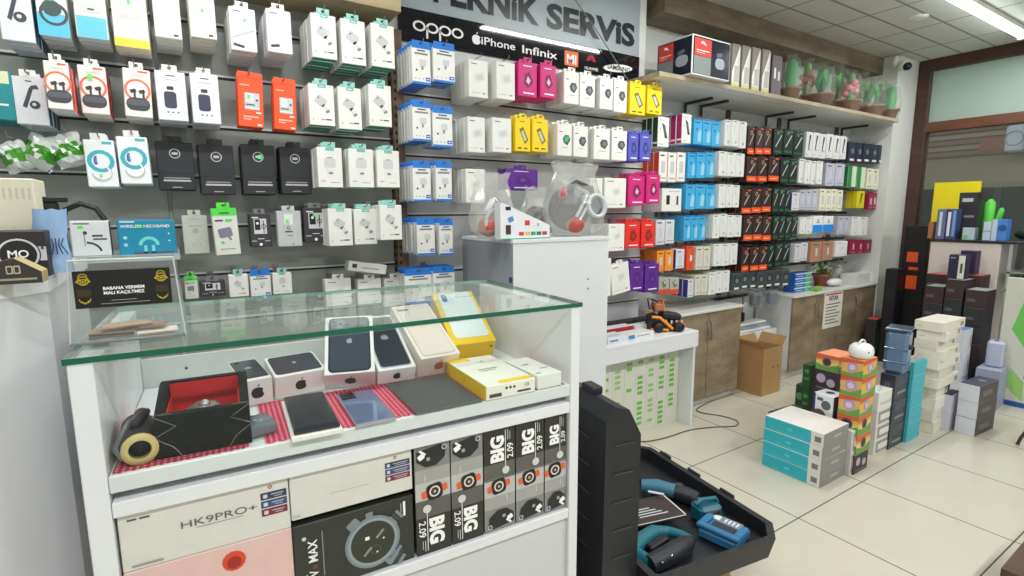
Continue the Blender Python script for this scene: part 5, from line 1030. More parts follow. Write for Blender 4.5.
# ------------------------------------------------------------------ acrylic card holder on the glass
def cardholder():
    a_, b_ = L2(69, 349, ZT), L2(186, 334.5, ZT); x0, x1 = a_.x, b_.x; y0 = min(a_.y, b_.y)+.012; dp = .10
    tz = ztop(wpt(x0, y0, ZT), 262)
    w_, h = x1-x0, tz-ZT; root = empty('card_holder', wpt((x0+x1)/2, y0+dp/2, ZT+.0004), SANG); tag(root, 'clear plastic card holder box with black and gold card on the glass counter', 'card holder')
    m = MB(); t = .003; ta = .82
    # slightly tapered clear box: four walls and floor
    bw, bd, tw, td = w_/2, dp/2, w_/2*.90, dp/2*.85
    m.b2(-bw, bw, -bd, bd, 0, t, CLEAR)
    for (p0, p1, q0_, q1_) in (((-bw, -bd), (bw, -bd), (-tw, -td), (tw, -td)), ((bw, -bd), (bw, bd), (tw, -td), (tw, td)), ((bw, bd), (-bw, bd), (tw, td), (-tw, td)), ((-bw, bd), (-bw, -bd), (-tw, td), (-tw, -td))):
        m.poly([(p0[0], p0[1], t), (p1[0], p1[1], t), (q1_[0], q1_[1], h), (q0_[0], q0_[1], h)], CLEAR)
    m.poly([(-tw, -td, h), (tw, -td, h), (tw, td, h), (-tw, td, h)], CLEAR)
    m.build('clear_box', root)
    m = MB()
    for s in (-1, 1): m.tube([(s*bw, -bd, .002), (s*tw, -td, h)], .0018, C(190, 196, 196, rough=.1), 6)
    m.tube([(-tw, -td, h), (tw, -td, h)], .0022, C(196, 202, 202, rough=.1), 6); m.tube([(-bw, -bd, .004), (bw, -bd, .004)], .003, C(120, 122, 128, rough=.1), 6)
    m.build('rim', root)
    # the printed card in front
    O = Vector((-w_*.42, -dp/2*.93-.002, h*.44)); m = MB(); cw_, ch = w_*.83, h*.44; tl = Vector((0, .004, 1)).normalized()
    m.prism([O, O+Vector((cw_, 0, 0)), O+Vector((cw_, 0, 0))+tl*ch, O+tl*ch], (0, .0008, 0), C(18, 16, 18, rough=.3))
    F = Face(m, O+Vector((0, -.0005, 0)), (cw_, 0, 0), tl*ch, .0004); GD = C(186, 166, 40, noise=0)
    F.T('BABANA VERMEM', .5, .47, .085, TW, .03); F.T('MALI KAÇILTMEZ', .5, .345, .085, TW, .03); F.R(.36, .17, .62, .185, C(170, 170, 170, noise=0), 2); F.R(.25, .09, .76, .105, C(160, 160, 160, noise=0), 2)
    for s in (0, 1):
        cx = .10 if s == 0 else .90
        for (dv, r0, r1, a0, a1) in ((.74, .10, .125, 0, 2*pi), (.72, .05, .07, 0, 2*pi), (.82, .09, .11, .3, 3), (.26, .11, .13, pi, 2*pi), (.22, .06, .08, 3.4, 6.2)): F.ring(cx, dv, r0, r1, GD, 2, 16, a0, a1)
        for k in range(5): F.D(cx-.06+.03*k, .72+.04*(k % 2), .028, GD, 3)
        F.R(cx-.07, .32, cx+.07, .52, C(52, 44, 24, noise=0), 2); F.T('~', cx, .1, .06, GD, .02, 0, 3)
    m.build('printed_card', root)
    for k, (x, y, z, ww, dd, an, cl) in enumerate([(-.035, .0, .006, .07, .05, .15, (96, 74, 60)), (-.03, .004, .012, .075, .045, -.1, (148, 122, 96)), (.04, -.004, .0075, .068, .045, .1, (226, 206, 190)), (.02, .01, .018, .07, .04, -.2, (140, 110, 92)), (-.01, .0, .024, .08, .042, .25, (178, 146, 116))]):
        m = MB(); m.box((0, 0, .002), (ww, dd, .004), C(*cl), .001); p = wpt((x0+x1)/2+x, y0+dp/2+y, ZT+z); o = m.build('visiting_card', None, p, SANG+an); tag(o, '%s bundle of cards inside the clear holder, %s from the bottom' % (['dark brown', 'tan', 'pinkish', 'reddish brown', 'sand coloured'][k], ['first', 'third', 'second', 'fourth', 'fifth'][k]), 'card', 'cards in the clear holder')
cardholder()
# ------------------------------------------------------------------ white desk at the left edge
ZD = 1.30
P0, P1, P2 = fz(0, 298, ZD-.025), fz(49, 290, ZD-.025), fz(63, 281, ZD-.025)
for P_ in (P0, P1, P2): P_.z = ZD
root = empty('reception_desk', (P1.x-.5, P1.y+.2, 0)); tag(root, 'tall white desk at the left edge, higher than the glass counter', 'desk'); o_ = Vector((P1.x-.5, P1.y+.2, 0))
dl = (P0-P1).normalized(); pl = P1+dl*1.1
top = [pl, P1, P2+Vector((-.0, 0, 0)), Vector((P2.x+.0, 1.86, ZD)), Vector((pl.x, 1.86, ZD))]
m = MB(); m.prism([p-o_-Vector((0, 0, .028)) for p in top], (0, 0, .028), LAM); m.build('desktop', root)
print('DESK', P0, P1, P2)
ins = [pl+Vector((0, .004, 0)), P1+Vector((-.004, .004, 0)), P2+Vector((-.006, .004, 0)), Vector((P2.x-.006, 1.84, ZD)), Vector((pl.x, 1.84, ZD))]
m = MB(); m.prism([Vector((p.x, p.y, 0))-o_*1 for p in ins], (0, 0, ZD-.029), C(214, 215, 218, rough=.35, noise=.02)); m.build('body', root)
def dbox(px0, py0, px1, py1, Y, d, name, body, gfx, lab, cat='box', z=ZD+.0005, yaw=0, faces=None):
    p = fy(px0, (py0+py1)/2, Y); q = fy(px1, (py0+py1)/2, Y); tz = fy((px0+px1)/2, py0, Y).z; w_, h = q.x-p.x, tz-z
    m = MB(); m.box((0, 0, h/2), (w_, d, h), body, .002, None, faces); gfx and gfx(ffront(m, w_, d, h)); o = m.build(name, None, ((p.x+q.x)/2, Y+d/2, z), yaw); tag(o, lab, cat); return o
def g_mo(F): F.R(0, .36, 1, .66, C(200, 200, 206, noise=0)); F.D(.60, .5, .36, C(28, 24, 26, noise=0), 2, 24); F.ring(.60, .5, .30, .34, C(206, 206, 210, noise=0), 3, 24); F.T('MO', .60, .44, .16, TW, .02, 0, 4); F.R(.93, .6, .97, .66, TXT, 3)
def g_cor(F):
    for k in range(9): F.R(.1+.1*k, .78, .14+.1*k, .90, C(206, 202, 180, noise=0))
    F.R(0, .4, 1, .41, C(206, 202, 182, noise=0)); F.R(.6, .2, .61, .5, C(206, 202, 182, noise=0))
dbox(-26, 231, 47, 279, 1.33, .10, 'printed_box', C(38, 32, 32), g_mo, 'black box with a silver band and round emblem on the desk', faces=dict(bottom=C(180, 165, 120)))
dbox(-26, 178, 39, 277, 1.46, .11, 'corrugated_carton', C(228, 224, 200, rough=.8), g_cor, 'cream corrugated carton standing behind the black emblem box', 'carton')
# folded black and gold box lying in front
p = fy(-14, 262, 1.22); q = fy(43, 283, 1.22); 
root = empty('jewellery_box', ((p.x+q.x)/2, 1.22, ZD+.0005)); tag(root, 'flat black and gold folded box lying at the desk edge', 'box')
m = MB(); w_ = q.x-p.x; zt_ = .055
zt_ = .045; pts = [(-w_/2, 0, 0), (w_/2, 0, 0), (w_/2, 0, .02), (.0, 0, zt_), (-w_/2, 0, zt_*.8)]
m.prism(pts, (0, .05, 0), C(52, 48, 48, rough=.3), C(186, 168, 118)); F = Face(m, (-w_/2, 0, 0), (w_, 0, 0), (0, 0, zt_)); F.rr(.40, .55, .1, .16, C(190, 180, 150, noise=0)); F.rr(.40, .55, .06, .11, C(52, 48, 48, noise=0), 0, 2); F.rr(.54, .55, .1, .16, C(190, 180, 150, noise=0)); F.rr(.54, .55, .06, .11, C(52, 48, 48, noise=0), 0, 2); F.R(.2, .14, .9, .22, C(160, 150, 130, noise=0)); m.build('box_body', root)
# translucent blue bag and little black stand
p = fy(57, 275, 1.40)
m = MB(); rnd = random.Random(9)
BLB = C(150, 182, 222, rough=.15, noise=.15, scale=18); sc = fy(58, 240, 1.4).x-fy(57, 240, 1.4).x
zt2 = fy(57, 211, 1.4).z; wv = 34*sc; hv = zt2-ZD; vs = []; NX, NZ = 6, 7
for s in (-1, 1):
    for i in range(NX+1):
        for j in range(NZ+1):
            u, v = i/NX-.5, j/NZ; e = (1-(2*u)**4)*(1-.6*v); vs.append((u*wv+rnd.uniform(-.003, .003), s*(.03*e+.001)+rnd.uniform(-.003, .003), v*hv+rnd.uniform(-.002, .002)*(v > 0)))
N = (NX+1)*(NZ+1)
m.add(vs, [[s*N+i*(NZ+1)+j, s*N+(i+1)*(NZ+1)+j, s*N+(i+1)*(NZ+1)+j+1, s*N+i*(NZ+1)+j+1][::1 if s == 0 else -1] for s in (0, 1) for i in range(NX) for j in range(NZ)], BLB, True)
for k in range(4): m.tube([(wv*.06+.008*k, -.036, hv*.3), (wv*.12+.004*k, -.036, hv*.45), (wv*.08+.006*k, -.034, hv*.55)], .0012, C(60, 60, 120), 5)
o = m.build('plastic_bag', None, (p.x, 1.40, ZD+.003)); tag(o, 'pale blue crinkled plastic bag standing right of the emblem box', 'bag')
p = fy(51, 211, 1.54); q = fy(51, 197, 1.54)
m = MB(); hq = q.z-ZD; m.b2(-.014, .014, -.012, .012, 0, hq-.012, C(28, 28, 30), .003); m.b2(-.03, .03, -.012, .012, hq-.012, hq, C(24, 24, 26), .002)
o = m.build('card_stand', None, (p.x, 1.54, ZD+.0005)); tag(o, 'small black T shaped stand behind the blue plastic bag', 'stand')
# ------------------------------------------------------------------ tall white cabinet behind the counter
ZK = 1.30; K0 = fz(516, 240, ZK); K1 = fz(606, 236, ZK)
kx0, kx1, ky0, ky1 = K0.x, K1.x, (K0.y+K1.y)/2, 2.44
root = empty('tall_cabinet', ((kx0+kx1)/2, (ky0+ky1)/2, 0)); tag(root, 'plain tall white cabinet carrying clear bags, standing behind the glass counter', 'cabinet')
kw, kd = (kx1-kx0)/2, (ky1-ky0)/2
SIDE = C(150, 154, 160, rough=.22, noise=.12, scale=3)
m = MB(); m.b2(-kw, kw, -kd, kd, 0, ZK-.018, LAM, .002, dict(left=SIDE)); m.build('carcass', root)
m = MB(); m.b2(-kw-.003, kw+.003, -kd-.003, kd, ZK-.017, ZK, LAM, .001); m.build('top_board', root)
for py in (279, 288.5):
    p = fy(588, py, ky0); m = MB(); m.lathe([(.001, .0015), (.004, .001), (.005, 0)], C(50, 50, 70), (p.x-(kx0+kx1)/2, -kd, p.z), 10, Matrix.Rotation(radians(90), 3, 'X')); m.build('screw', root)
p = fx(511, 280, kx0); m = MB(); m.b2(-.003, -.0003, -.012, .012, -.012, .012, C(50, 56, 110)); m.build('blue_patch', root, (-kw, p.y-(ky0+ky1)/2 if abs(p.y-(ky0+ky1)/2) < kd else -kd+.02, p.z))  # small blue square on the cabinet's left side
# clear bags of headphones
def clearbag(px, pyb, pyt, wpx, Y, lab, sd, inner):
    c = fy(px, pyb, Y); z0 = ZK+.0005; sc = fy(px+1, 220, Y).x-fy(px, 220, Y).x; r = wpx*sc/2; hh = fy(px, pyt, Y).z-z0; rnd = random.Random(sd)
    root = empty('clear_bag', (c.x, Y, z0)); tag(root, lab, 'bag')
    prof = [(r*.6, .001), (r*.92, hh*.12), (r*1.0, hh*.3), (r*.98, hh*.45), (r*.88, hh*.6), (r*.78, hh*.75), (r*.70, hh*.87), (r*.78, hh)]; sg = 22; vs = []
    for i, (q, z) in enumerate(prof):
        for k in range(sg):
            a_ = 2*pi*k/sg; f = 1+rnd.uniform(-.07, .07); vs.append((q*f*cos(a_), q*f*sin(a_)*(.55 if i < 5 else .22), z+(rnd.uniform(-.01, .01) if i else 0)))
    m = MB(); m.add(vs, [[j*sg+k, j*sg+(k+1) % sg, (j+1)*sg+(k+1) % sg, (j+1)*sg+k] for j in range(len(prof)-1) for k in range(sg)], clear((222, 222, 218), .30, .14, 'bag_film', .3), False); m.build('film', root)
    inner(root, r, hh)
    return root
def inn1(root, r, hh):
    m = MB(); m.ball((-r*.25, -r*.12, r*.5), r*.42, C(190, 84, 70, rough=.4), 14, 10); m.build('red_ear_cup', root)
    m = MB(); m.tube([(r*.5*cos(a_), -r*.36, r*.65+r*.5*sin(a_)) for a_ in [i*pi/8-.5 for i in range(11)]], r*.09, C(200, 204, 206, rough=.15)); m.build('silver_band', root)
    m = MB(); 
    for s in (-.1, .12): m.tube([(s*r, -r*.2, r*1.6), (s*r+r*.55, -r*.3, r*1.1)], r*.05, C(170, 174, 176, rough=.15, metal=.5))
    m.ball((r*.4, .0, r*.5), r*.3, C(190, 150, 96), 10, 8); m.build('metal_rods', root)
def inn2(root, r, hh):
    m = MB(); m.ball((0, 0, r*.9), r*.75, C(58, 60, 78, rough=.3), 14, 10, (1, .6, .9)); m.build('dark_ear_cup', root)
    m = MB(); m.tube([(-r*.6, -r*.3, r*.4), (-r*.2, -r*.42, r*.7), (r*.5, -r*.38, r*.5), (r*.8, -r*.2, r*.2)], r*.16, BLACK); m.build('strap', root)
def inn3(root, r, hh):
    m = MB(); m.ball((-r*.12, .05*r, r*.72), r*.62, C(60, 62, 74, rough=.3), 16, 10, (1.1, .55, .95)); m.build('dark_ear_cup', root)
    m = MB(); m.tube([(-r*.75, -r*.1, r*.5), (-r*.6, -r*.2, r*1.15), (-r*.1, -r*.2, r*1.4), (r*.4, -r*.2, r*1.25), (r*.6, -r*.1, r*.9)], r*.08, C(40, 42, 50)); m.ball((-r*.6, -r*.25, r*1.1), r*.13, C(200, 100, 110), 8, 6); m.ball((r*.1, -r*.3, r*.98), r*.12, C(180, 190, 196, rough=.2), 8, 6); m.build('headband', root)
    m = MB(); m.lathe([(r*.24, 0), (r*.34, 0), (r*.34, .02), (r*.24, .02), (r*.24, 0)], C(196, 200, 204, rough=.2), (r*.36, -r*.42, r*.78), 20, Matrix.Rotation(radians(80), 3, 'X')); m.lathe([(.001, 0), (r*.23, .002)], C(90, 100, 116), (r*.36, -r*.43, r*.78), 16, Matrix.Rotation(radians(80), 3, 'X')); m.build('round_dial', root)
    m = MB(); m.tube([(-r*.25, -r*.45, r*.35), (.1*r, -r*.46, r*.85), (r*.05, -r*.47, r*1.05), (-r*.3, -r*.45, r*.5)], r*.045, C(224, 226, 228, rough=.2)); m.build('white_cable', root)
    m = MB(); m.ball((-r*.25, -r*.36, r*.3), r*.26, C(170, 78, 64), 12, 8, (1.1, .7, .8)); m.build('red_cushion', root)
clearbag(493, 238, 173, 44, ky0+.13, 'clear bag with reddish headphones at left on the tall cabinet', 11, inn1)
clearbag(536, 238, 187, 30, ky0+.36, 'small clear bag with dark contents between two larger bags', 12, inn2)
clearbag(574, 238, 163, 58, ky0+.14, 'largest clear bag with dark headphones at right on the tall cabinet', 13, inn3)
p = fy(500, 238, ky0+.02); q = fy(549, 238, ky0+.02); zt3 = fy(500, 203, ky0+.02).z; zr = fy(549, 225, ky0+.02).z
m = MB(); w_ = q.x-p.x; m.prism([(-w_/2, 0, 0), (w_/2, 0, 0), (w_/2, 0, zr-ZK), (-w_/2+.012, 0, zt3-ZK), (-w_/2, 0, zt3-ZK)], (0, .05, 0), C(232, 234, 240), C(214, 216, 220))
F = Face(m, (-w_/2, 0, 0), (w_, 0, 0), (0, 0, zt3-ZK)); F.R(.1, .8, .2, .9, BLACK); F.rr(.2, .55, .09, .07, C(90, 140, 210, noise=0), 20); F.R(.1, .14, .2, .4, C(60, 50, 50, noise=0)); F.R(.48, .38, .58, .52, C(216, 50, 44, noise=0)); F.R(.74, .36, .76, .44, TXT)
for k, cl in enumerate([(206, 60, 60), (230, 190, 90), (60, 160, 130), (40, 130, 90), (190, 60, 60)]): F.R(.36+.12*k, .1, .46+.12*k, .2, C(*cl, noise=0))
F.R(0, 0, 1, .03, C(40, 160, 120, noise=0), 2)
o = m.build('sim_card_stand', None, ((p.x+q.x)/2, ky0+.015, ZK+.0005)); tag(o, 'white wedge shaped printed stand before the clear bags', 'card stand')

# ================================================================== FLOOR AREA
WOODC = wood((112, 98, 76), (162, 146, 120), .5, (2, 2, 5), 'cabinet_wood')
# ---- low white table with green sticker sheets
TX1 = fy(698.8, 332.5, 2.14); TY0 = 2.14; tzt = (fy(698.8, 332.5, 2.14).z+fy(605.6, 345.6, 2.14).z)/2; tx0, tx1 = kx1+.004, TX1.x; TYB = 2.575
root = empty('white_table', ((tx0+tx1)/2, (TY0+TYB)/2, 0)); tag(root, 'low white open table between the tall cabinet and wooden cabinets', 'table'); tw_, td_ = (tx1-tx0)/2, (TYB-TY0)/2
m = MB(); m.b2(-tw_, tw_, -td_, td_, tzt-.02, tzt, LAM, .002); m.build('tabletop', root)
m = MB(); m.b2(-tw_, tw_, -td_, -td_+.018, tzt-.105, tzt-.021, LAM, .001); m.build('apron', root)
m = MB(); m.b2(tw_-.02, tw_, -td_+.019, -td_+.20, 0, tzt-.021, LAM, .001); m.build('side_panel', root)
m = MB(); m.b2(-tw_, -tw_+.02, -td_+.019, td_, 0, tzt-.021, LAM, .001); m.build('side_panel', root)
SX0, SX1 = -tw_+.022, tw_-.022
m = MB(); m.b2(SX0, SX1, -td_+.13, -td_+.145, .0, tzt-.106, C(222, 222, 210), .001); F = Face(m, (SX0, -td_+.13, 0), (SX1-SX0, 0, 0), (0, 0, tzt-.106)); rnd = random.Random(21)
GS = C(120, 190, 80, noise=0); GS2 = C(160, 200, 130, noise=0)
for cI in range(9):
    u = .06+.105*cI
    for k in range(15):
        if rnd.random() < (.78 if cI not in (2, 4) else .35): F.R(u, .04+.062*k, u+.05, .04+.062*k+.038, GS if cI % 3 else GS2)
    F.R(u-.02, .02, u-.017, .98, C(190, 196, 184, noise=0))
m.build('sticker_sheet', root)
# things on that table
def onbox(px0, px1, pyb, pyt, Y, d, name, body, lab, cat, gfx=None, yaw=0, z=None, faces=None, z1=None):
    z = z if z is not None else tzt+.0006; p = fy(px0, pyb, Y); q = fy(px1, pyb, Y); zt_ = z1 or fy((px0+px1)/2, pyt, Y).z; w_ = q.x-p.x; h = zt_-z
    m = MB(); m.box((0, 0, h/2), (w_, d, h), body, .0015, None, faces); gfx and gfx(m, w_, d, h); o = m.build(name, None, ((p.x+q.x)/2, Y+d/2, z), yaw); tag(o, lab, cat); return o
def gtxt(m, w_, d, h): F = ffront(m, w_, d, h); F.R(.1, .3, .5, .6, C(90, 130, 170, noise=0)); F = ftop(m, w_, d, h); F.R(.1, .2, .8, .5, C(190, 192, 196, noise=0))
onbox(608, 628, 342, 337, 2.19, .12, 'flat_box', C(216, 220, 226), 'flat white box with grey print at the table left, against the cabinet', 'box', gtxt, z1=tzt+.035)
def gblue(m, w_, d, h): F = ffront(m, w_, d, h); F.R(0, .1, .22, .9, C(60, 130, 190, noise=0)); F.R(.3, .4, .8, .6, TXTL)
onbox(629, 654, 342, 335, 2.20, .1, 'flat_box', C(224, 224, 222), 'flat white box with a blue end on the white table', 'box', gblue, z1=tzt+.03)
r1 = onbox(607, 633, 336, 330, 2.335, .08, 'flat_box', C(176, 34, 50), 'flat box with dark red side lying behind the white boxes', 'box', None, 0, z1=tzt+.045, faces=dict(top=C(222, 222, 222)))
onbox(635, 656, 334, 328, 2.34, .07, 'flat_box', C(228, 228, 226), 'flat plain white box right of the dark red one', 'box', None, 0, z1=tzt+.036)
onbox(608, 650, 330, 324, 2.44, .06, 'soundbar', C(46, 46, 50), 'long dark bar shaped box at the back of the white table', 'box', None, 0, z1=tzt+.05)
# orange and black toy vehicle
p = fy(670, 333, 2.24)
root = empty('toy_tractor', (p.x-.02, 2.27, tzt+.0006), -.45); tag(root, 'orange and black toy construction vehicle on the low white table', 'toy')
OG = C(236, 146, 34, rough=.35); OG2 = C(222, 90, 40, rough=.35)
m = MB(); m.prism([(-.11, -.05, .0), (.10, -.05, .0), (.12, -.05, .04), (.02, -.05, .05), (-.06, -.05, .11), (-.11, -.05, .10)], (0, .10, 0), C(34, 32, 34)); m.build('chassis', root)
for s in (-1, 1):
    m = MB(); m.tube([(-.11, s*.058, .10), (-.06, s*.062, .095), (0, s*.062, .045), (.03, s*.06, .02)], .010, OG); m.tube([(-.115, s*.058, .02), (-.05, s*.062, .02), (.0, s*.062, .012)], .009, OG); m.build('side_arm', root)
m = MB(); m.box((.03, 0, .095), (.13, .09, .045), BLACK, .015, Matrix.Rotation(radians(8), 3, 'Y')); m.build('bonnet', root)
m = MB(); 
for k in range(4): m.box((-.01+.035*k, -.0485, .062), (.012, .004, .022), C(210, 200, 190), .001)
m.build('side_lights', root)
m = MB(); m.box((.105, 0, .035), (.03, .11, .035), OG2, .008); m.build('bumper', root)
m = MB(); m.box((-.05, 0, .155), (.07, .08, .05), C(176, 106, 66), .008); m.build('seat_block', root)
for k, x in enumerate((-.09, -.02)):
    m = MB(); m.tube([(x, -.04, .13), (x-.015, -.04, .205), (x+.02, -.04, .195), (x+.02, .04, .195), (x-.015, .04, .205), (x, .04, .13)], .005, C(190, 130, 80) if k else BLACK); m.build('roll_bar', root)
for sx in (-.07, .07):
    for s in (-1, 1):
        m = MB(); m.lathe([(.001, 0), (.03, 0), (.032, .004), (.032, .02), (.03, .024), (.001, .024)], C(24, 24, 26), (sx, s*.056-(.024 if s < 0 else 0)+(.012 if s < 0 else -.012)*0, .032), 18, Matrix.Rotation(radians(-90), 3, 'X') if 1 else None); m.build('wheel', root)
# ---- wooden cabinets
def cabinet(x0, x1, y0, y1, ztp, ndoor, lab, split=None):
    root = empty('wooden_cabinet', ((x0+x1)/2, (y0+y1)/2, 0)); tag(root, lab, 'cabinet', None); w2, d2 = (x1-x0)/2, (y1-y0)/2
    m = MB(); m.b2(-w2, w2, -d2+.019, d2, .06, ztp-.022, C(206, 208, 206, rough=.4), .001); m.b2(-w2+.01, w2-.01, -d2+.04, d2, 0, .06, C(196, 198, 196)); m.build('carcass', root)
    m = MB(); m.b2(-w2-.008, w2+.008, -d2-.008, d2, ztp-.021, ztp, C(214, 214, 208, rough=.3), .003); m.build('worktop', root)
    for i in range(ndoor):
        a_ = -w2+2*w2*i/ndoor+.003; b_ = -w2+2*w2*(i+1)/ndoor-.003
        m = MB(); m.b2(a_, b_, -d2, -d2+.018, .05, ztp-.024, WOODC, .001); dd = m.build('door', root)
        hx = (b_-.022) if i % 2 == 0 else (a_+.022); zc = ztp-.16
        m = MB(); m.tube([(hx, -d2-.001, zc+.07), (hx, -d2-.018, zc+.055), (hx+(.012 if i % 2 == 0 else -.012), -d2-.02, zc), (hx, -d2-.018, zc-.055), (hx, -d2-.001, zc-.07)], .006, C(132, 122, 106, rough=.3)); m.build('handle', dd)
    return root
cy0 = 2.38; cz = .712
c1a, c1b = TX1.x+.03, fy(742, 304.4, cy0).x
cabinet(c1a, c1b, cy0, YR-.022, cz, 2, 'greyish wooden two door cabinet with white top beside the low table')
c2a, c2b = fy(794, 297, cy0).x, XC0-.01
c2z = .712
cabinet(c2a, c2b, cy0, YR-.022, c2z, 4, 'wooden cabinet with white top and posted notice by the corner column')
# small white items on the first cabinet top
for k, (px, py) in enumerate(((708, 303), (716, 301))):
    p = fz(px, py, cz); m = MB(); m.box((0, 0, .002), (.05, .012, .003), C(90, 88, 84) if k else C(236, 236, 230), .001); o = m.build('paper_slip', None, (p.x, p.y, cz+.001), .3-.5*k); tag(o, ['thin white slip lying on the first cabinet top', 'thin dark slip lying on the first cabinet top'][k], 'paper')
# notice on the second cabinet
p = fy(823, 294, cy0-.001); q = fy(838.5, 325.5, cy0-.001); w_, h = q.x-p.x, p.z-q.z
p.x = fy(825, 310, cy0).x; 
m = MB(); m.b2(-w_/2, w_/2, -.0012, 0, 0, h, C(234, 230, 222)); F = Face(m, (-w_/2, -.0012, 0), (w_, 0, 0), (0, 0, h), .0006); F.T('FATURA', .5, .78, .13, TXT, .03, stretch=.75); F.R(.06, .93, .94, .97, C(190, 60, 50, noise=0))
for k in range(7): F.R(.12, .66-.09*k, .88-.1*(k % 3), .69-.09*k, C(110, 106, 104, noise=0))
o = m.build('paper_notice', None, ((p.x+q.x)/2, cy0-.0015, q.z), 0); tag(o, 'white paper notice headed FATURA taped to the second wooden cabinet', 'notice')
# things on the second cabinet
z2 = c2z+.0006
for k in range(4):
    p = fy(795, 292, 2.46); q = fy(812, 292, 2.46); w_ = q.x-p.x; hb = .042
    m = MB(); m.box((0, 0, hb/2), (w_, .1, hb-.001), C(34, 96, 176), .001); F = ffront(m, w_, .1, hb); F.R(.02, .76, .98, .98, C(220, 228, 236, noise=0)); F.R(.6, .1, .95, .7, C(90, 190, 110, noise=0)); F.R(.1, .3, .5, .45, C(170, 200, 230, noise=0))
    o = m.build('cable_box', None, ((p.x+q.x)/2, 2.52, z2+hb*k), .02*(k % 2)); tag(o, 'small blue and green box on the second cabinet, %s from the bottom of its stack' % ORD[k], 'box', 'blue boxes stacked on the second cabinet')
p = fy(823, 287, 2.56)
root = empty('potted_plant', (p.x, 2.58, z2)); tag(root, 'leafy green plant in terracotta pot on the second wooden cabinet', 'plant')
m = MB(); m.lathe([(.001, 0), (.055, 0), (.075, .095), (.082, .095), (.082, .115), (.07, .115), (.068, .10), (.001, .10)], C(150, 86, 66), seg=16); m.build('pot', root)
m = MB(); rnd = random.Random(4)
for k in range(46):
    a_ = rnd.uniform(0, 6.28); rr_ = rnd.uniform(.02, .11); z = .12+rnd.uniform(0, .25); cc = Vector((cos(a_)*rr_, sin(a_)*rr_*.8, z)); s = rnd.uniform(.018, .034); R = Matrix.Rotation(rnd.uniform(0, 6.28), 3, 'Z') @ Matrix.Rotation(rnd.uniform(-.9, .9), 3, 'X')
    L_ = [R @ Vector(q)*s+cc for q in ((-.0, -1, 0), (.6, -.2, .15), (.4, .6, .1), (0, 1, 0), (-.4, .6, .1), (-.6, -.2, .15))]; m.add(L_, [[0, 1, 2, 3, 4, 5]], [C(90, 170, 60), C(60, 140, 56), C(214, 220, 190)][k % 3])
for k in range(7): m.tube([(0, 0, .1), (rnd.uniform(-.05, .05), rnd.uniform(-.05, .05), .2+rnd.uniform(0, .1))], .003, C(70, 120, 50), 5)
m.build('foliage', root)
p = fy(848, 286, 2.55)
root = empty('white_plant_ornament', (p.x, 2.655, z2)); tag(root, 'pale plastic wrapped plant beside the terracotta pot on the second cabinet', 'plant')
m = MB(); m.lathe([(.001, 0), (.045, 0), (.058, .07), (.04, .13), (.02, .17)], C(216, 220, 210, rough=.2), seg=14); m.build('wrapped_base', root)
m = MB(); rnd = random.Random(14)
for k in range(22):
    a_ = rnd.uniform(0, 6.28); cc = Vector((cos(a_)*rnd.uniform(.01, .09), sin(a_)*.06, .13+rnd.uniform(0, .13))); s = .028; R = Matrix.Rotation(a_, 3, 'Z') @ Matrix.Rotation(rnd.uniform(-.8, .8), 3, 'X')
    m.add([R @ Vector(q)*s+cc for q in ((0, -1, 0), (.5, 0, .1), (0, 1, 0), (-.5, 0, .1))], [[0, 1, 2, 3]], C(160, 200, 110) if k % 2 else C(210, 216, 200))
m.build('foliage', root)
p = fy(842, 285, 2.45); m = MB(); rnd = random.Random(2); m.ball((0, 0, .035), .07, C(226, 228, 230, rough=.4), 14, 8, (1.6, .8, .5), jit=.1, rnd=rnd); o = m.build('white_cloth_bundle', None, (p.x-.05, 2.50, z2+.003)); tag(o, 'crumpled white bundle lying on the second cabinet top', 'cloth')
onbox(855, 871, 283, 273.5, 2.44, .14, 'small_box', C(222, 224, 224), 'small plain white box near the right end of the second cabinet', 'box', None, z=z2)
p = fy(874, 281, 2.60); m = MB(); m.tube([(-.2, 0, .015), (-.1, 0, .09), (0, -.02, .08), (.1, -.03, .035), (.16, -.04, .015)], [.012, .02, .026, .018, .008], C(90, 60, 84)); m.tube([(-.18, .03, .01), (-.05, .03, .10), (.12, .02, .05)], .006, C(70, 110, 150)); o = m.build('folded_bag', None, (p.x, 2.64, z2+.006)); tag(o, 'dark purple folded bag heaped at the far end of second cabinet', 'bag')
m = MB(); m.box((0, 0, .02), (.11, .05, .04), C(120, 180, 60), .01); p = fy(815, 293, 2.43); o = m.build('green_packet', None, (p.x+.03, 2.43, z2), .2); tag(o, 'small lime green packet before the terracotta plant pot', 'packet')
# clutter hanging and lying between the cabinets
for k, (px, py, cl, lab) in enumerate([(757, 300, (60, 66, 80), 'clear bag with dark gadget, left of two between the cabinets'), (774, 298, (96, 104, 120), 'clear bag with grey gadget, right of two between the cabinets')]):
    p = fy(px, py, 2.42); root = empty('gadget_bag', (p.x, 2.44, p.z-.0)); tag(root, lab, 'bag')
    m = MB(); m.box((0, 0, .0), (.09, .06, .10), C(*cl, rough=.3), .012); m.build('gadget', root); m = MB(); m.box((0, 0, 0), (.12, .08, .13), clear((190, 195, 200), .2, .1, 'gadget_film'), .02); m.build('clear_film', root)
    hook(p.x, p.z+.075, 2.42, 'clear gadget bag between the cabinets', YR)
p = fy(747, 318, 2.55); root = empty('hanging_charger', (p.x, 2.60, p.z)); tag(root, 'black charger with lead hanging in the gap between the cabinets', 'charger')
m = MB(); m.box((0, 0, 0), (.05, .03, .08), BLACK, .006); m.build('plug', root); m = MB(); m.tube([(0, 0, .04), (.01, 0, .11), (.0, 0, .17)], .004, BLACK); m.tube([(0, 0, -.04), (.02, 0, -.12), (-.02, .02, -.2)], .004, C(60, 60, 60)); m.build('lead', root); hook(p.x, p.z+.18, 2.58, 'black hanging charger', YR)
gx0, gx1 = c1b+.012, c2a-.012
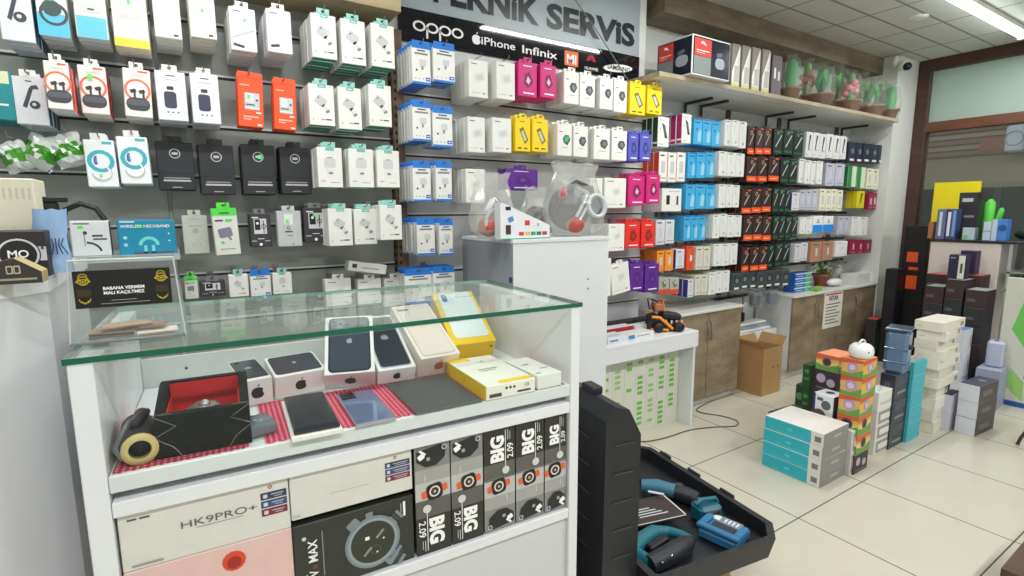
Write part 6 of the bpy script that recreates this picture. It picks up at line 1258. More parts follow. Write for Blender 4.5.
m = MB(); m.b2(gx0, gx1, 2.50, YR-.022, 0, .42, C(216, 218, 220, rough=.4), .004); o = m.build('low_white_box'); o.location = (0, 0, 0); tag(o, 'low white cupboard in the gap between the two wooden cabinets', 'cupboard')
m = MB(); w_ = (gx1-gx0)*.8
for k in range(3): m.box((0, .01*k, .012+.022*k), (w_, .14-.02*k, .018), C(232, 232, 230) if k != 1 else C(150, 160, 170), .003)
o = m.build('paper_stack', None, ((gx0+gx1)/2, 2.59, .421)); tag(o, 'small stack of white papers on the low cupboard above the carton', 'papers')
# brown carton, open
g = pbox((738, 389), (761, 397), (779.5, 391), 0, 350, '', None)
def carton(g):
    w2, d2, h = g['w']/2, g['d']/2, g['h']
    root = empty('cardboard_carton', g['c'], g['a']); tag(root, 'open brown cardboard carton on the floor between the wooden cabinets', 'carton')
    m = MB(); t = .006
    m.b2(-w2, w2, -d2, -d2+t, 0, h, CARD); m.b2(-w2, w2, d2-t, d2, 0, h, CARD); m.b2(-w2, -w2+t, -d2+t, d2-t, 0, h, CARD); m.b2(w2-t, w2, -d2+t, d2-t, 0, h, CARD); m.b2(-w2+t, w2-t, -d2+t, d2-t, 0, t, CARD)
    F = Face(m, (-w2, -d2, 0), (2*w2, 0, 0), (0, 0, h)); F.rr(.55, .58, .02, .02, C(60, 44, 30, noise=0)); F.rr(.8, .58, .02, .02, C(60, 44, 30, noise=0)); m.build('carton_body', root)
    for s, ln in ((-1, .1), (1, .13)):
        m = MB(); m.prism([(s*w2, -d2, h+.001), (s*w2, d2, h+.001), (s*(w2+ln*.35), d2, h+.001+ln*.5), (s*(w2+ln*.35), -d2, h+.001+ln*.5)], (0, 0, .004), CARD); m.build('flap', root)
    m = MB(); m.prism([(-w2, d2, h), (w2, d2, h), (w2-.02, d2+.02, h+.06), (-w2+.02, d2+.02, h+.06)], (0, .004, 0), CARD); m.build('flap', root)
    r2 = empty('red_wrapped_bundle', g['c']+Vector((0, 0, .0065)), g['a']); tag(r2, 'dark red wrapped bundle filling the open cardboard carton', 'bundle'); m = MB(); m.ball((0, 0, h*.48), h*.48, C(120, 40, 34, rough=.2, noise=.3), 14, 10, (min(w2, d2)*.72/(h*.48),)*2+(.97,), jit=.05, rnd=random.Random(8)); m.build('wrapping', r2)
carton(g)
# cable lying on the tiles
pts = [(700, 394), (688, 405), (697, 412), (722, 415), (736, 421), (738, 424), (720, 427), (700, 427), (675, 436), (655, 441), (636, 441)]
P = [fz(x, y, .004) for x, y in [(733, 394), (712, 401), (697, 409), (703, 413), (722, 416), (737, 421), (735, 426), (715, 427), (690, 430), (668, 437), (650, 441), (636, 441.5)]]
sm = []
for i in range(len(P)-1):
    p0, p1, p2, p3 = P[max(i-1, 0)], P[i], P[i+1], P[min(i+2, len(P)-1)]
    for k in range(5): t = k/5; sm.append(.5*((2*p1)+(p2-p0)*t+(2*p0-5*p1+4*p2-p3)*t*t+(3*p1-p0-3*p2+p3)*t**3))
m = MB(); m.tube(sm, .004, C(96, 90, 80), 6); o = m.build('floor_cable'); tag(o, 'thin dark cable curling across the floor tiles from the cabinet', 'cable')
# ---------------------------------------------------------------- black tool case, open, on a carton
def toolcase():
    N0 = Vector((1.135, 1.06, 0)); N1 = Vector((1.235, 1.76, 0)); vy = (N1-N0).normalized(); ux = Vector((vy.y, -vy.x, 0)); Ly = (N1-N0).length; Lx = .58; ZB = .24; ZR = .315
    ang = math.atan2(ux.y, ux.x); 
    def w(x, y, z=0): return N0+ux*x+vy*y+Vector((0, 0, z))
    m = MB(); m.box((0, 0, .118), (.34, .5, .236), CARD, .004); c = w(.30, .30); o = m.build('cardboard_box', None, (c.x, c.y, 0), ang); tag(o, 'brown cardboard box under the open black tool case', 'carton')
    root = empty('tool_case', w(0, 0, ZB), ang); tag(root, 'open black plastic power tool case, lid upright, beside the glass counter', 'tool case')
    K = C(30, 32, 36, rough=.45, bump=.15, scale=200)
    h = ZR-ZB
    # tray outline with cut corners
    out = [(0.02, -.09), (Lx-.07, -.09), (Lx, -.02), (Lx, Ly-.06), (Lx-.06, Ly), (.02, Ly), (0, Ly-.02), (0, -.07)]
    inn = [(.035, -.065), (Lx-.08, -.065), (Lx-.025, -.01), (Lx-.025, Ly-.07), (Lx-.07, Ly-.025), (.035, Ly-.025), (.025, Ly-.035), (.025, -.055)]
    m = MB(); n = len(out)
    bot = [(x*.96+.008, y*.95+.01) for x, y in out]
    vs = [(x, y, 0) for x, y in bot]+[(x, y, h) for x, y in out]+[(x, y, h) for x, y in inn]+[(x, y, .018) for x, y in inn]
    fs = [list(range(n))[::-1], [3*n+i for i in range(n)]]
    for i in range(n):
        j = (i+1) % n; fs += [[i, j, n+j, n+i], [n+i, n+j, 2*n+j, 2*n+i], [2*n+i, 2*n+j, 3*n+j, 3*n+i]]
    m.add(vs, fs, K)
    for y in (.16, .34, .52): m.b2(Lx+.0005, Lx+.012, y, y+.07, .02, h+.008, K, .003)
    m.build('tray', root)
    m = MB(); m.b2(.0, Lx*.5, .3, .312, .0185, .05, K); m.b2(.06, .4, .47, .478, .0185, .045, K); m.build('divider', root)
    # lid standing on the hinge, thickness towards -x
    T = .105; LH = .50
    z0 = -.17; T = .128; LH = .535+h+.17
    sec = [(0, 0), (0, LH-.10), (-.045, LH-.015), (-T+.035, LH), (-T, LH-.04), (-T-.004, .04), (-T+.01, 0)]
    sec = [(x-.002, z) for x, z in sec]; m = MB()
    for y0_ in (0, Ly-.014): m.prism([(x, y0_, z0+z) for x, z in sec], (0, .014, 0), K)
    for (xa_, za_), (xb_, zb_) in zip(sec[1:], sec[2:]):
        d_ = Vector((xb_-xa_, 0, zb_-za_)).normalized(); nn_ = Vector((d_.z, 0, -d_.x))*.008
        if nn_.x*(-T/2-(xa_+xb_)/2)+nn_.z*(LH/2-(za_+zb_)/2) < 0: nn_ = -nn_
        A0, B0 = Vector((xa_, .014, z0+za_)), Vector((xb_, .014, z0+zb_))
        m.prism([A0, B0, B0+nn_, A0+nn_], (0, Ly-.028, 0), K)
    m.build('lid', root)
    m = MB()
    for k in range(5):
        zz = h+.05+k*.092
        m.b2(-.10, -.03, -.004, -.0005, zz-.004, zz, C(60, 64, 70, rough=.3)); m.b2(-T-.008, -T-.0045, .08, .3, zz-.004, zz, C(60, 64, 70, rough=.3))  # raised ribs; their highlight is put into the lighter grey
    m.build('lid_ribs', root)
    for y in (.12, Ly-.2):
        m = MB(); m.b2(-.10, -.06, y, y+.07, z0+LH-.004, z0+LH+.022, K, .004); m.build('latch', root)
    MK = C(20, 106, 122, rough=.5); MD = C(34, 38, 44, rough=.5)
    zt = ZB+.0195
    # grinder at the far side
    r = empty('power_drill', fz(667, 492, zt+.03)*1, ang-.35); tag(r, 'teal and black cordless tool lying at the far side of the case', 'power tool')
    m = MB(); m.tube([(-.09, .05, .034), (-.03, .03, .036), (.03, -.01, .036)], [.026, .032, .028], C(60, 116, 140, rough=.5), 14); m.build('motor_body', r)
    m = MB(); m.tube([(.031, -.011, .034), (.07, -.04, .032), (.10, -.07, .030)], [.030, .034, .03], MD, 14); m.tube([(.10, -.07, .03), (.115, -.085, .03)], [.014, .012], C(120, 124, 130, rough=.3, metal=.8), 12); m.build('gear_head', r)
    m = MB(); m.tube([(-.02, .03, .03), (0.0, .05, .028), (.08, .045, .024)], .018, BLACK, 10); m.build('handle', r)
    # battery
    r = empty('battery_charger', fz(706, 512, zt+.03)*1, ang-.1); tag(r, 'teal and black battery block in the middle of the tool case', 'battery')
    m = MB(); m.box((0, 0, .035), (.10, .075, .068), C(20, 92, 110, rough=.4), .012); m.build('housing', r); m = MB(); m.box((-.005, -.041, .035), (.06, .008, .045), BLACK, .003); m.build('socket', r); m = MB(); m.tube([(-.05, 0, .07), (-.02, 0, .085), (.04, 0, .08), (.05, 0, .06)], .008, MK); m.build('grip', r)
    r.name = 'tool_battery'
    # blue charger nearest the corner
    r = empty('battery_charger', fz(724, 530, zt+.03)*1, ang+.35); tag(r, 'bright blue battery charger with grey label near the case corner', 'charger')
    BLU = C(44, 112, 156, rough=.5); m = MB(); m.box((0, 0, .02), (.13, .14, .04), BLU, .010); m.b2(-.065, -.04, -.075, .075, .0405, .056, BLU, .004); m.b2(-.04, .03, -.075, -.05, .0405, .056, BLU, .004); m.b2(-.04, .03, .05, .075, .0405, .056, BLU, .004); m.build('housing', r)
    m = MB(); m.b2(-.03, .01, -.04, .04, .0402, .044, C(40, 46, 54)); m.build('slide_rail', r)
    m = MB(); m.b2(.018, .06, -.045, .07, .0402, .0425, C(120, 130, 140)); m.b2(.026, .052, .03, .058, .0426, .0432, C(220, 226, 230)); 
    for k in range(4): m.b2(.026, .052, -.035+.014*k, -.028+.014*k, .0426, .0432, C(210, 214, 220))
    m.build('label', r)
    # manual
    r = MB(); r.box((0, 0, .004), (.22, .15, .008), C(54, 44, 42, rough=.5), .001); F = Face(r, (-.11, -.075, .008), (.22, 0, 0), (0, .15, 0), .0006)
    for k in range(4): F.R(.2, .25+.1*k, .75-.08*k, .29+.1*k, C(200, 204, 206, noise=0))
    F.R(.15, .75, .3, .82, TW); F.R(0, 0, 1, .03, C(200, 200, 196, noise=0)); F.R(.97, 0, 1, 1, C(200, 200, 196, noise=0))
    q_ = fz(650, 512, ZB+.06); o = r.build('instruction_booklet', None, (q_.x, q_.y, ZB+.062), ang-.1); tag(o, 'dark instruction booklet with white print lying across the case', 'booklet')
    # jigsaw body near the front
    r = empty('jigsaw', fz(668, 546, zt+.03)*1, ang+.25); tag(r, 'teal and black jigsaw lying at the near side of the tool case', 'power tool')
    m = MB(); m.tube([(-.13, .06, .03), (-.06, .07, .036), (.02, .075, .036), (.07, .05, .03)], [.024, .028, .024, .018], MK, 12); m.tube([(.07, .05, .03), (.09, .01, .028), (.085, -.03, .026)], [.018, .018, .022], MK, 12); m.build('teal_frame', r)
    m = MB(); m.tube([(-.13, -.02, .03), (-.03, -.035, .034), (.05, -.035, .032), (.085, -.03, .028)], [.03, .034, .03, .02], MD, 12); m.build('black_grip', r)
    m = MB(); m.tube([(-.12, .055, .03), (-.12, -.015, .03)], .024, C(26, 110, 128, rough=.4), 12); m.box((-.02, .03, .03), (.10, .03, .03), C(16, 18, 20), .006); m.build('front_housing', r)
    m = MB(); 
    for x in (-.11, -.06, .02): m.ball((x, -.055, .05), .005, CHROME, 8, 6)
    m.build('screws', r)
    m = MB(); m.tube([(-.03, 0, 0), (.03, 0, 0)], .005, C(220, 224, 226)); o = m.build('drill_bit', None, fz(656, 493, ZB+.085), ang-.8); tag(o, 'short white rod lying between booklet and cordless tool', 'tool bit')
toolcase()
for n_ in ('power_drill', 'tool_battery', 'battery_charger', 'jigsaw'): bpy.data.objects[n_].location.z = .2596
# ---------------------------------------------------------------- piles of boxes on the floor
def stack(A, B, Cc, ytp, n, names, lab, body, faces, gfx, grp, cat='box', z=0, jit=.004, nm='product_box', nums=None, yawj=.015):
    g = pbox(A, B, Cc, z, ytp, '', None); h = g['h']/n; rnd = random.Random(n*7+int(B[0]))
    for k in range(n):
        lb = lab if n == 1 else '%s, %s' % (lab, ('bottom one' if k == 0 else 'top one' if k == n-1 else '%s from bottom' % ORD[k]))
        b_ = body[k % len(body)] if isinstance(body, list) else body; f_ = faces[k % len(faces)] if isinstance(faces, list) else faces; gf = gfx[k % len(gfx)] if isinstance(gfx, list) else gfx
        mkbox(g, nm, b_, f_, .0015, gf, dz=.0004+h*k, h=h-.0006, label=lb, cat=cat, grp=grp, shrink=.002, off=(rnd.uniform(-jit, jit), rnd.uniform(-jit, jit)), yaw=rnd.uniform(-yawj, yawj) if k else 0)
    return g
CYN = C(44, 180, 196)
def g_head(m, w_, d, h):
    F = fleft(m, w_, d, h); F.R(.8, .02, 1.0, .98, C(224, 224, 222, noise=0)); F.R(.86, .3, .96, .7, C(120, 120, 120, noise=0), 2); F.rr(.45, .5, .2, .08, C(90, 206, 214, noise=0), 0, 1, .6); F.R(.2, .12, .75, .16, C(110, 210, 216, noise=0))
    F = ffront(m, w_, d, h); F.R(0, 0, 1, 1, C(136, 134, 132, noise=0)); F.R(.4, .4, .7, .6, C(170, 170, 168, noise=0), 2)
g1 = stack((765, 463), (819.5, 489), (845, 475), 435, 4, None, 'teal and white headset box in the nearest floor pile', C(222, 222, 218), dict(left=CYN, top=C(224, 220, 214)), g_head, 'teal headset boxes')
# dark teal box showing behind the top one
g = pbox((764, 452), (775, 456), (800, 447), 0, 415, '', None); mkbox(g, 'product_box', C(46, 70, 80), dict(left=CYN, top=C(52, 66, 72)), .002, None, label='dark topped teal box standing behind the nearest pile')
def g_qr(m, w_, d, h):
    F = ffront(m, w_, d, h); F.R(.1, .1, .9, .9, C(150, 148, 146, noise=0)); F.R(.2, .3, .8, .7, C(224, 224, 222, noise=0), 2)
stack((838, 466), (849, 476), (860, 470), 432, 2, None, 'small white labelled box between teal pile and colourful column', C(206, 204, 202), {}, g_qr, 'small labelled boxes', jit=.001)
# colourful speaker boxes
OGW = C(232, 120, 50); 
def g_spk(kind):
    def g(m, w_, d, h):
        for F in (fleft(m, w_, d, h), ffront(m, w_, d, h)):
            if kind == 0:
                F.P([(0, .65), (1, .8), (1, 1), (0, 1)], C(210, 100, 60, noise=0)); F.P([(0, 0), (1, 0), (1, .5), (.5, .25), (0, .4)], C(104, 156, 76, noise=0)); F.P([(0, .4), (.5, .25), (1, .5), (1, .62), (0, .55)], C(226, 206, 120, noise=0)); F.D(.48, .55, .27, C(60, 44, 50, noise=0), 2, 18)
                F.ring(.48, .55, .20, .25, C(120, 90, 110, noise=0), 3)
            elif kind == 1:
                F.P([(0, .7), (1, .85), (1, 1), (0, 1)], C(206, 92, 60, noise=0)); F.P([(0, 0), (1, 0), (1, .45), (.5, .18), (0, .2)], C(100, 160, 76, noise=0)); F.D(.5, .52, .28, C(180, 150, 190, noise=0), 2, 18); F.D(.5, .52, .16, C(216, 200, 226, noise=0), 3, 16)
            else:
                F.R(0, 0, 1, 1, C(62, 40, 60, noise=0)); F.D(.28, .6, .22, C(190, 170, 196, noise=0), 2); F.D(.72, .45, .2, C(180, 180, 180, noise=0), 2); F.R(.1, .1, .9, .16, C(110, 120, 110, noise=0), 2)
    return g
OGB = C(222, 176, 96)
gc = stack((836, 465), (853.5, 475), (867, 467), 379, 5, None, 'colourful speaker box in the front tall column', OGB, dict(top=C(226, 150, 90), right=C(130, 80, 60)), [g_spk(2), g_spk(0), g_spk(0), g_spk(1), g_spk(1)], 'colourful speaker boxes', jit=.003)
# the stack carried one more, standing at its top
gtop = dict(gc); ztopc = gc['h']; gtop['c'] = gc['c']+Vector((0, 0, ztopc)); hh = ztop(Vector((gc['c'].x, gc['c'].y, ztopc)), 357)-ztopc
mkbox(gtop, 'product_box', OGB, dict(top=C(226, 150, 90)), .002, g_spk(1), dz=.0006, h=hh, label='colourful speaker box with lilac ball, directly under the white appliance', grp='colourful speaker boxes', shrink=.002)
g = stack((812, 446), (831, 456), (848, 449), 374, 4, None, 'speaker box in the column left of the tall one', OGB, dict(top=C(230, 170, 120)), [g_spk(2), g_spk(0), g_spk(2), g_spk(2)], 'speaker boxes in the shorter column', jit=.002)
gt = dict(g); gt['c'] = g['c']+Vector((0, 0, g['h'])); hh = ztop(Vector((g['c'].x, g['c'].y, g['h'])), 353)-g['h']; mkbox(gt, 'product_box', OGB, dict(top=C(232, 150, 110)), .002, g_spk(0), dz=.0006, h=hh, label='orange and green speaker box with dark ball, top of the shorter column', grp='speaker boxes in the shorter column', shrink=.002)
# white and navy webcam box in front of it
z0b = g1['h']
p = fz(811, 421, 0)
def g_nav(m, w_, d, h): F = fleft(m, w_, d, h); F.R(0, 0, .12, 1, C(34, 50, 110, noise=0)); F.D(.65, .7, .14, C(90, 96, 104, noise=0)); F.D(.35, .35, .2, C(110, 84, 84, noise=0), 2); F.R(.2, .8, .5, .9, C(80, 90, 130, noise=0)); F = ffront(m, w_, d, h); F.R(0, 0, 1, 1, C(58, 60, 78, noise=0)); F.D(.5, .6, .12, C(120, 120, 130, noise=0), 2); F = ftop(m, w_, d, h); F.D(.55, .5, .2, C(70, 70, 78, noise=0))
g = pbox((808, 458), (828, 466), (840, 461), 0, 398, '', None)
lowh = g['h']*.52
mkbox(g, 'product_box', C(226, 226, 224), None, .002, g_qr, h=lowh-.001, label='plain white carton standing behind the teal pile, under the navy box')
g['c'] = g['c']+Vector((0, 0, lowh)); mkbox(g, 'product_box', C(226, 228, 232), None, .002, g_nav, h=g['h']-lowh, dz=.0005, label='white and navy camera box standing behind the teal headset boxes')
# dark green boxes at the far left of the piles
def g_gr(m, w_, d, h): F = fleft(m, w_, d, h); F.R(.2, .4, .8, .5, C(70, 130, 80, noise=0)); F.D(.5, .75, .08, C(90, 150, 100, noise=0))
stack((800, 436), (806, 440), (818, 434), 366, 3, None, 'dark green box at the back left of the piles', C(34, 76, 42), {}, g_gr, 'dark green boxes', jit=.002)
g = pbox((795.5, 426), (801, 430), (807, 427), 0, 386, '', None); mkbox(g, 'product_box', C(30, 66, 38), None, .002, g_gr, label='narrow dark green box sticking out left of the green stack')
# white rounded appliance on top
q = Vector((gtop['c'].x, gtop['c'].y, ztopc+ (ztop(Vector((gc['c'].x, gc['c'].y, ztopc)), 357)-ztopc)+.0012))
q -= Vector((.02, .012, 0)); r_ = .5*22/520*((q-CP).dot(FW)); root = empty('rice_cooker', (q.x, q.y, q.z)); root.name = 'mini_humidifier'; tag(root, 'round glossy white appliance with ring handle on the colourful boxes', 'appliance')
m = MB(); m.lathe([(.001, 0), (r_*.7, 0), (r_*.95, r_*.3), (r_, r_*.7), (r_*.9, r_*1.1), (r_*.6, r_*1.35), (.001, r_*1.45)], C(232, 234, 234, rough=.15), seg=24); m.build('body', root)
m = MB(); m.tube([(r_*.6*cos(a_), 0, r_*1.25+r_*.42*sin(a_)) for a_ in [i*pi/10 for i in range(11)]], r_*.09, C(216, 218, 218, rough=.15)); m.build('handle', root)
for s in (-1, 1): m = MB(); m.ball((s*r_*.5, -r_*.80, r_*.75), r_*.09, C(90, 96, 96), 8, 6); m.build('button', root)
# white and mixed boxes right of the colourful column
def g_gdot(m, w_, d, h):
    F = ftop(m, w_, d, h)
    for k in range(4): F.D(.25+.18*k, .3+.15*k, .07, C(70, 120, 60, noise=0))
    F = ffront(m, w_, d, h); F.R(.1, .3, .8, .45, C(196, 196, 192, noise=0))
g = stack((862, 449), (873, 456), (891, 447), 412, 3, None, 'white box in the low stack right of the colourful column', C(216, 214, 206), {}, g_qr, 'white boxes right of the colourful column', jit=.002)
g2 = dict(g); g2['c'] = g['c']+Vector((0, 0, g['h'])); hh = ztop(Vector((g['c'].x, g['c'].y, g['h'])), 388)-g['h']; mkbox(g2, 'product_box', C(226, 226, 220), None, .002, g_gdot, dz=.0006, h=hh, label='white box with green dots on its top, right of the colourful column')
NAV = C(40, 46, 58, rough=.25)
def g_dk(m, w_, d, h): F = ffront(m, w_, d, h); F.R(.15, .55, .85, .9, C(70, 80, 92, noise=0)); F.R(.2, .2, .8, .3, C(120, 132, 140, noise=0)); F = fleft(m, w_, d, h); F.rr(.5, .5, .1, .2, C(66, 74, 84, noise=0))
g = stack((877, 443), (888, 450), (903, 442), 376, 3, None, 'dark navy upright box behind the white boxes', NAV, dict(top=C(60, 66, 76)), g_dk, 'dark navy boxes', jit=.002)
def g_cy(m, w_, d, h): F = ffront(m, w_, d, h); F.R(.1, .1, .9, .14, C(130, 200, 210, noise=0)); F = fright(m, w_, d, h)
stack((903, 441), (906, 443), (919, 436), 363, 5, None, 'cyan sided box in the tall slim stack', C(70, 176, 190), dict(right=C(150, 130, 110)), g_cy, 'cyan boxes', jit=.002)
# blue translucent water jug shaped container
ph = g['h']; q = Vector((g['c'].x, g['c'].y, ph))
rj = .5*29/520*((q-CP).dot(FW)); hj = ztop(q, 327)-ph
root = empty('storage_tub', (q.x, q.y, ph+.001), .2); tag(root, 'dusty blue storage tub standing on the dark navy boxes', 'tub'); TB2 = C(92, 118, 146, rough=.15)
m = MB(); m.box((0, 0, hj*.47), (rj*1.6, rj*1.3, hj*.94), TB2, .018); 
for z in (.25, .55): m.box((0, 0, hj*z), (rj*1.62, rj*1.32, .012), C(74, 98, 126, rough=.15), .004)
m.build('tub_body', root); m = MB(); m.box((0, 0, hj*.97), (rj*1.68, rj*1.4, hj*.06), C(70, 92, 112, rough=.2), .006); m.build('lid', root); m = MB(); m.ball((-.02, -rj*.68, hj*.6), .016, C(40, 44, 50), 8, 6); m.build('clip', root)
# tall pile of white cartons
def g_wt(m, w_, d, h): F = ffront(m, w_, d, h); F.R(.78, .25, .92, .7, C(150, 150, 146, noise=0)); F = fleft(m, w_, d, h); F.R(.1, .3, .3, .5, C(206, 204, 196, noise=0))
WC = [C(224, 220, 206), C(216, 212, 200), C(226, 224, 214)]
gw_ = stack((915, 425), (933, 434.5), (945, 426), 388, 4, None, 'white carton in the base of the tallest pile', WC, {}, g_wt, 'white cartons in the tallest pile', jit=.008, yawj=.05)
gu = dict(gw_); gu['w'] *= 1.5; gu['d'] *= 1.25; zz0 = gw_['h']+.001; htop = ztop(Vector((gw_['c'].x, gw_['c'].y, zz0)), 318)-zz0; rnd = random.Random(77)
for k in range(7):
    g_ = dict(gu); g_['c'] = gu['c']+Vector((0, 0, zz0+htop/7*k)); mkbox(g_, 'product_box', WC[k % 3], {}, .0015, g_wt, h=htop/7-.0006, label='long white carton in the upper part of the tallest pile, %s' % ('bottom one' if k == 0 else 'top one' if k == 6 else ORD[k]+' from its bottom'), grp='white cartons in the tallest pile', shrink=.002+(.03 if k in (1, 4) else 0), off=(rnd.uniform(-.012, .012), rnd.uniform(-.01, .01)), yaw=rnd.uniform(-.07, .07))
# boxes standing behind it
stack((950, 400), (957, 404), (965, 399), 331, 3, None, 'white and blue box directly right of the white pile', C(208, 212, 222), dict(top=C(110, 140, 190)), g_wt, 'white and blue boxes behind the pile', jit=.003)
# grey ended boxes at the front right
def g_lap(m, w_, d, h): F = ffront(m, w_, d, h); F.R(0, 0, 1, 1, C(84, 78, 82, noise=0)); F.R(.2, .3, .7, .6, C(120, 110, 110, noise=0), 2); F = ftop(m, w_, d, h); F.R(0, 0, 1, 1, C(66, 74, 92, noise=0)); F.rr(.6, .45, .14, .2, C(180, 150, 140, noise=0), 20, 2, .9); F = fleft(m, w_, d, h)
stack((953.5, 431), (974, 437), (993, 428), 387, 3, None, 'white sided dark box in the front right stack', C(204, 206, 216), {}, g_lap, 'white sided dark boxes', jit=.002)
stack((944, 424), (948, 431), (957, 425), 396, 2, None, 'pale lilac box low beside the dark stack', C(196, 198, 214), dict(top=C(60, 66, 80)), None, 'pale lilac boxes', jit=.002)
def g_gb(m, w_, d, h): pass
g = pbox((962, 415), (1000, 421), (1007, 415), 0, 372, '', None); g['d'] = max(g['d'], .25)
gb = stack((975, 402), (996, 411), (1006, 402), 372, 2, None, 'blue grey box behind the front right stack', C(150, 156, 180), dict(top=C(160, 166, 186)), None, 'blue grey boxes', jit=.002)
q = gb['c']+Vector((.0, 0, gb['h'])); m = MB(); hh = ztop(q, 341)-gb['h']; wq = .5*17/520*((q-CP).dot(FW))
m.box((0, 0, hh/2), (wq*1.7, wq*1.5, hh), C(176, 182, 206, rough=.35), .012); m.lathe([(.001, .003), (.015, .002), (.015, 0)], C(60, 66, 90), (0, 0, hh), 12); o = m.build('air_freshener', None, q+Vector((0, 0, .001)), .2); o.name = 'white_dispenser'; tag(o, 'pale tall rounded dispenser standing on the blue grey boxes', 'dispenser')
# wall of dark boxes against the cream cabinet
DKB = [C(52, 54, 56), C(44, 46, 50), C(60, 44, 46)]
def darkpile(x0, x1, yb, yt, Y, n, lab, grp, d=.2):
    p = fy(x0, yb, 1.0); 
XD = 4.75
def dk(px0, px1, pyt, pyb, X, n, lab, grp, body=DKB, top=C(150, 158, 156), z0=0):
    a_ = fx(px0, (pyt+pyb)/2, X); b_ = fx(px1, (pyt+pyb)/2, X); zt_ = fx((px0+px1)/2, pyt, X).z; h = (zt_-z0)/n; w_ = abs(a_.y-b_.y)
    for k in range(n):
        m = MB(); m.box((0, 0, h/2-.0005), (.2, w_-.004, h-.001), body[k % len(body)] if isinstance(body, list) else body, .002, None, dict(top=top)); F = Face(m, (-.1, w_/2-.002, 0), (0, -w_+.004, 0), (0, 0, h)); F.R(.1, .35, .5, .5, C(90, 92, 94, noise=0))
        o = m.build('product_box', None, (X+.1+.004*(k % 2), (a_.y+b_.y)/2, z0+h*k+.0004)); tag(o, lab if n == 1 else '%s, %s' % (lab, 'bottom one' if k == 0 else 'top one' if k == n-1 else ORD[k]+' from bottom'), 'box', grp)
    return zt_, (a_.y+b_.y)/2
dk(922.5, 942, 286, 330, 5.0, 6, 'dark box in the left stack before the cream cabinet', 'dark boxes before the cream cabinet')
zA, yA = dk(943, 962, 279.5, 330, 5.0, 6, 'dark box in the middle stack before the cream cabinet', 'dark boxes before the cream cabinet')
dk(963, 985, 290, 330, 5.0, 6, 'dark box in the right stack before the cream cabinet', 'dark boxes before the cream cabinet')
def small(px0, px1, pyt, X, z0, dx, name, body, lab, gf=None, cat='box'):
    pm = (px0+px1)/2; a_ = fx(px0, pyt+8, X); b_ = fx(px1, pyt+8, X); h = fx(pm, pyt, X).z-z0; w_ = abs(a_.y-b_.y); m = MB(); m.box((0, 0, h/2), (dx, w_, h), body, .002); F = Face(m, (-dx/2, w_/2, 0), (0, -w_, 0), (0, 0, h)); gf and gf(F); o = m.build(name, None, (X+dx/2, (a_.y+b_.y)/2, z0+.0006)); tag(o, lab, cat); return o
small(948.5, 965.5, 255, 5.05, zA, .10, 'product_box', C(44, 40, 66), 'dark upright box with pale stripe on the middle dark stack', lambda F: (F.R(.6, .02, .98, .98, C(220, 224, 214, noise=0)), F.R(.72, .25, .86, .65, C(70, 90, 60, noise=0), 2), F.R(.1, .85, .4, .9, C(150, 150, 180, noise=0))))
zQ, yQ = dk(958, 981, 275, 290, 5.22, 6, 'dark red edged box in the rear stack before the cream cabinet', 'dark red edged boxes', body=[C(84, 40, 56), C(70, 44, 54)], top=C(180, 80, 90))
dk(925, 947, 274, 290, 5.22, 6, 'dark red box in the rear left stack before the cream cabinet', 'dark red edged boxes', body=[C(90, 36, 44), C(60, 40, 44)], top=C(190, 90, 96))
small(960, 976, 251, 5.26, zQ, .1, 'product_box', C(56, 36, 70), 'tall plum purple box standing behind the pale striped one')
# cream cabinet with dark top
XK = 5.48; ka = fx(931, 239, XK); kb = fx(1002, 241, XK)
root = empty('cream_cabinet', (XK+.2, (ka.y+kb.y)/2, 0)); tag(root, 'cream side cabinet with a dark top by the shop window', 'cabinet'); wk = abs(ka.y-kb.y)/2; zk = (ka.z+kb.z)/2
m = MB(); m.b2(-.2, .2, -wk, wk, 0, zk-.022, C(214, 206, 200, rough=.4), .003); m.build('carcass', root); m = MB(); m.b2(-.21, .2, -wk-.3, wk+.005, zk-.021, zk, C(40, 40, 46, rough=.3), .003); m.build('top_board', root)
def onk(px0, px1, pyt, dxo, d, body, lab, gf=None, nm='product_box', z=None, cat='box'): return small(px0, px1, pyt, XK+.01+dxo, (z or zk)+.0004, d, nm, body, lab, gf, cat)
onk(937, 946, 209, .0, .1, C(104, 112, 150), 'slim blue striped box, first on the cream cabinet', lambda F: F.R(.3, .1, .6, .9, C(210, 214, 226, noise=0)))
onk(947, 957, 209, .0, .1, C(60, 76, 120), 'slim white and blue box, second on the cream cabinet', lambda F: (F.R(.1, .1, .4, .9, C(226, 230, 236, noise=0)), F.R(.6, .1, .9, .95, C(120, 160, 206, noise=0))))
zb1 = onk(958, 979, 203, .12, .12, C(42, 38, 46), 'large black box behind others on the cream cabinet', lambda F: F.R(.3, .6, .8, .66, C(130, 130, 134, noise=0)))
onk(962, 974, 228, .0, .1, C(176, 198, 206), 'small pale blue box before the large black one', lambda F: F.R(.1, .1, .5, .4, C(120, 200, 90, noise=0)))
zt4 = fx(968, 203, XK+.01+.12).z
onk(959, 977, 192.5, .12, .1, C(48, 46, 52), 'small black box with pale label, on the large black one', lambda F: F.R(.2, .1, .8, .45, C(190, 194, 196, noise=0)), z=zt4)
onk(983, 991, 222, .0, .1, C(190, 206, 224), 'pale blue box left of the bright blue one on the cabinet', lambda F: F.R(0, .48, 1, .52, C(120, 130, 150, noise=0)))
onk(992, 1007, 219.5, .0, .1, C(70, 130, 206), 'bright blue box at the right end of the cabinet top', lambda F: (F.R(.0, 0, .35, 1, C(190, 206, 224, noise=0)), F.D(.7, .6, .16, C(40, 80, 150, noise=0), 2)))
onk(928, 933, 222, .02, .06, C(170, 110, 76), 'small copper brown box at the left end of the cabinet top')
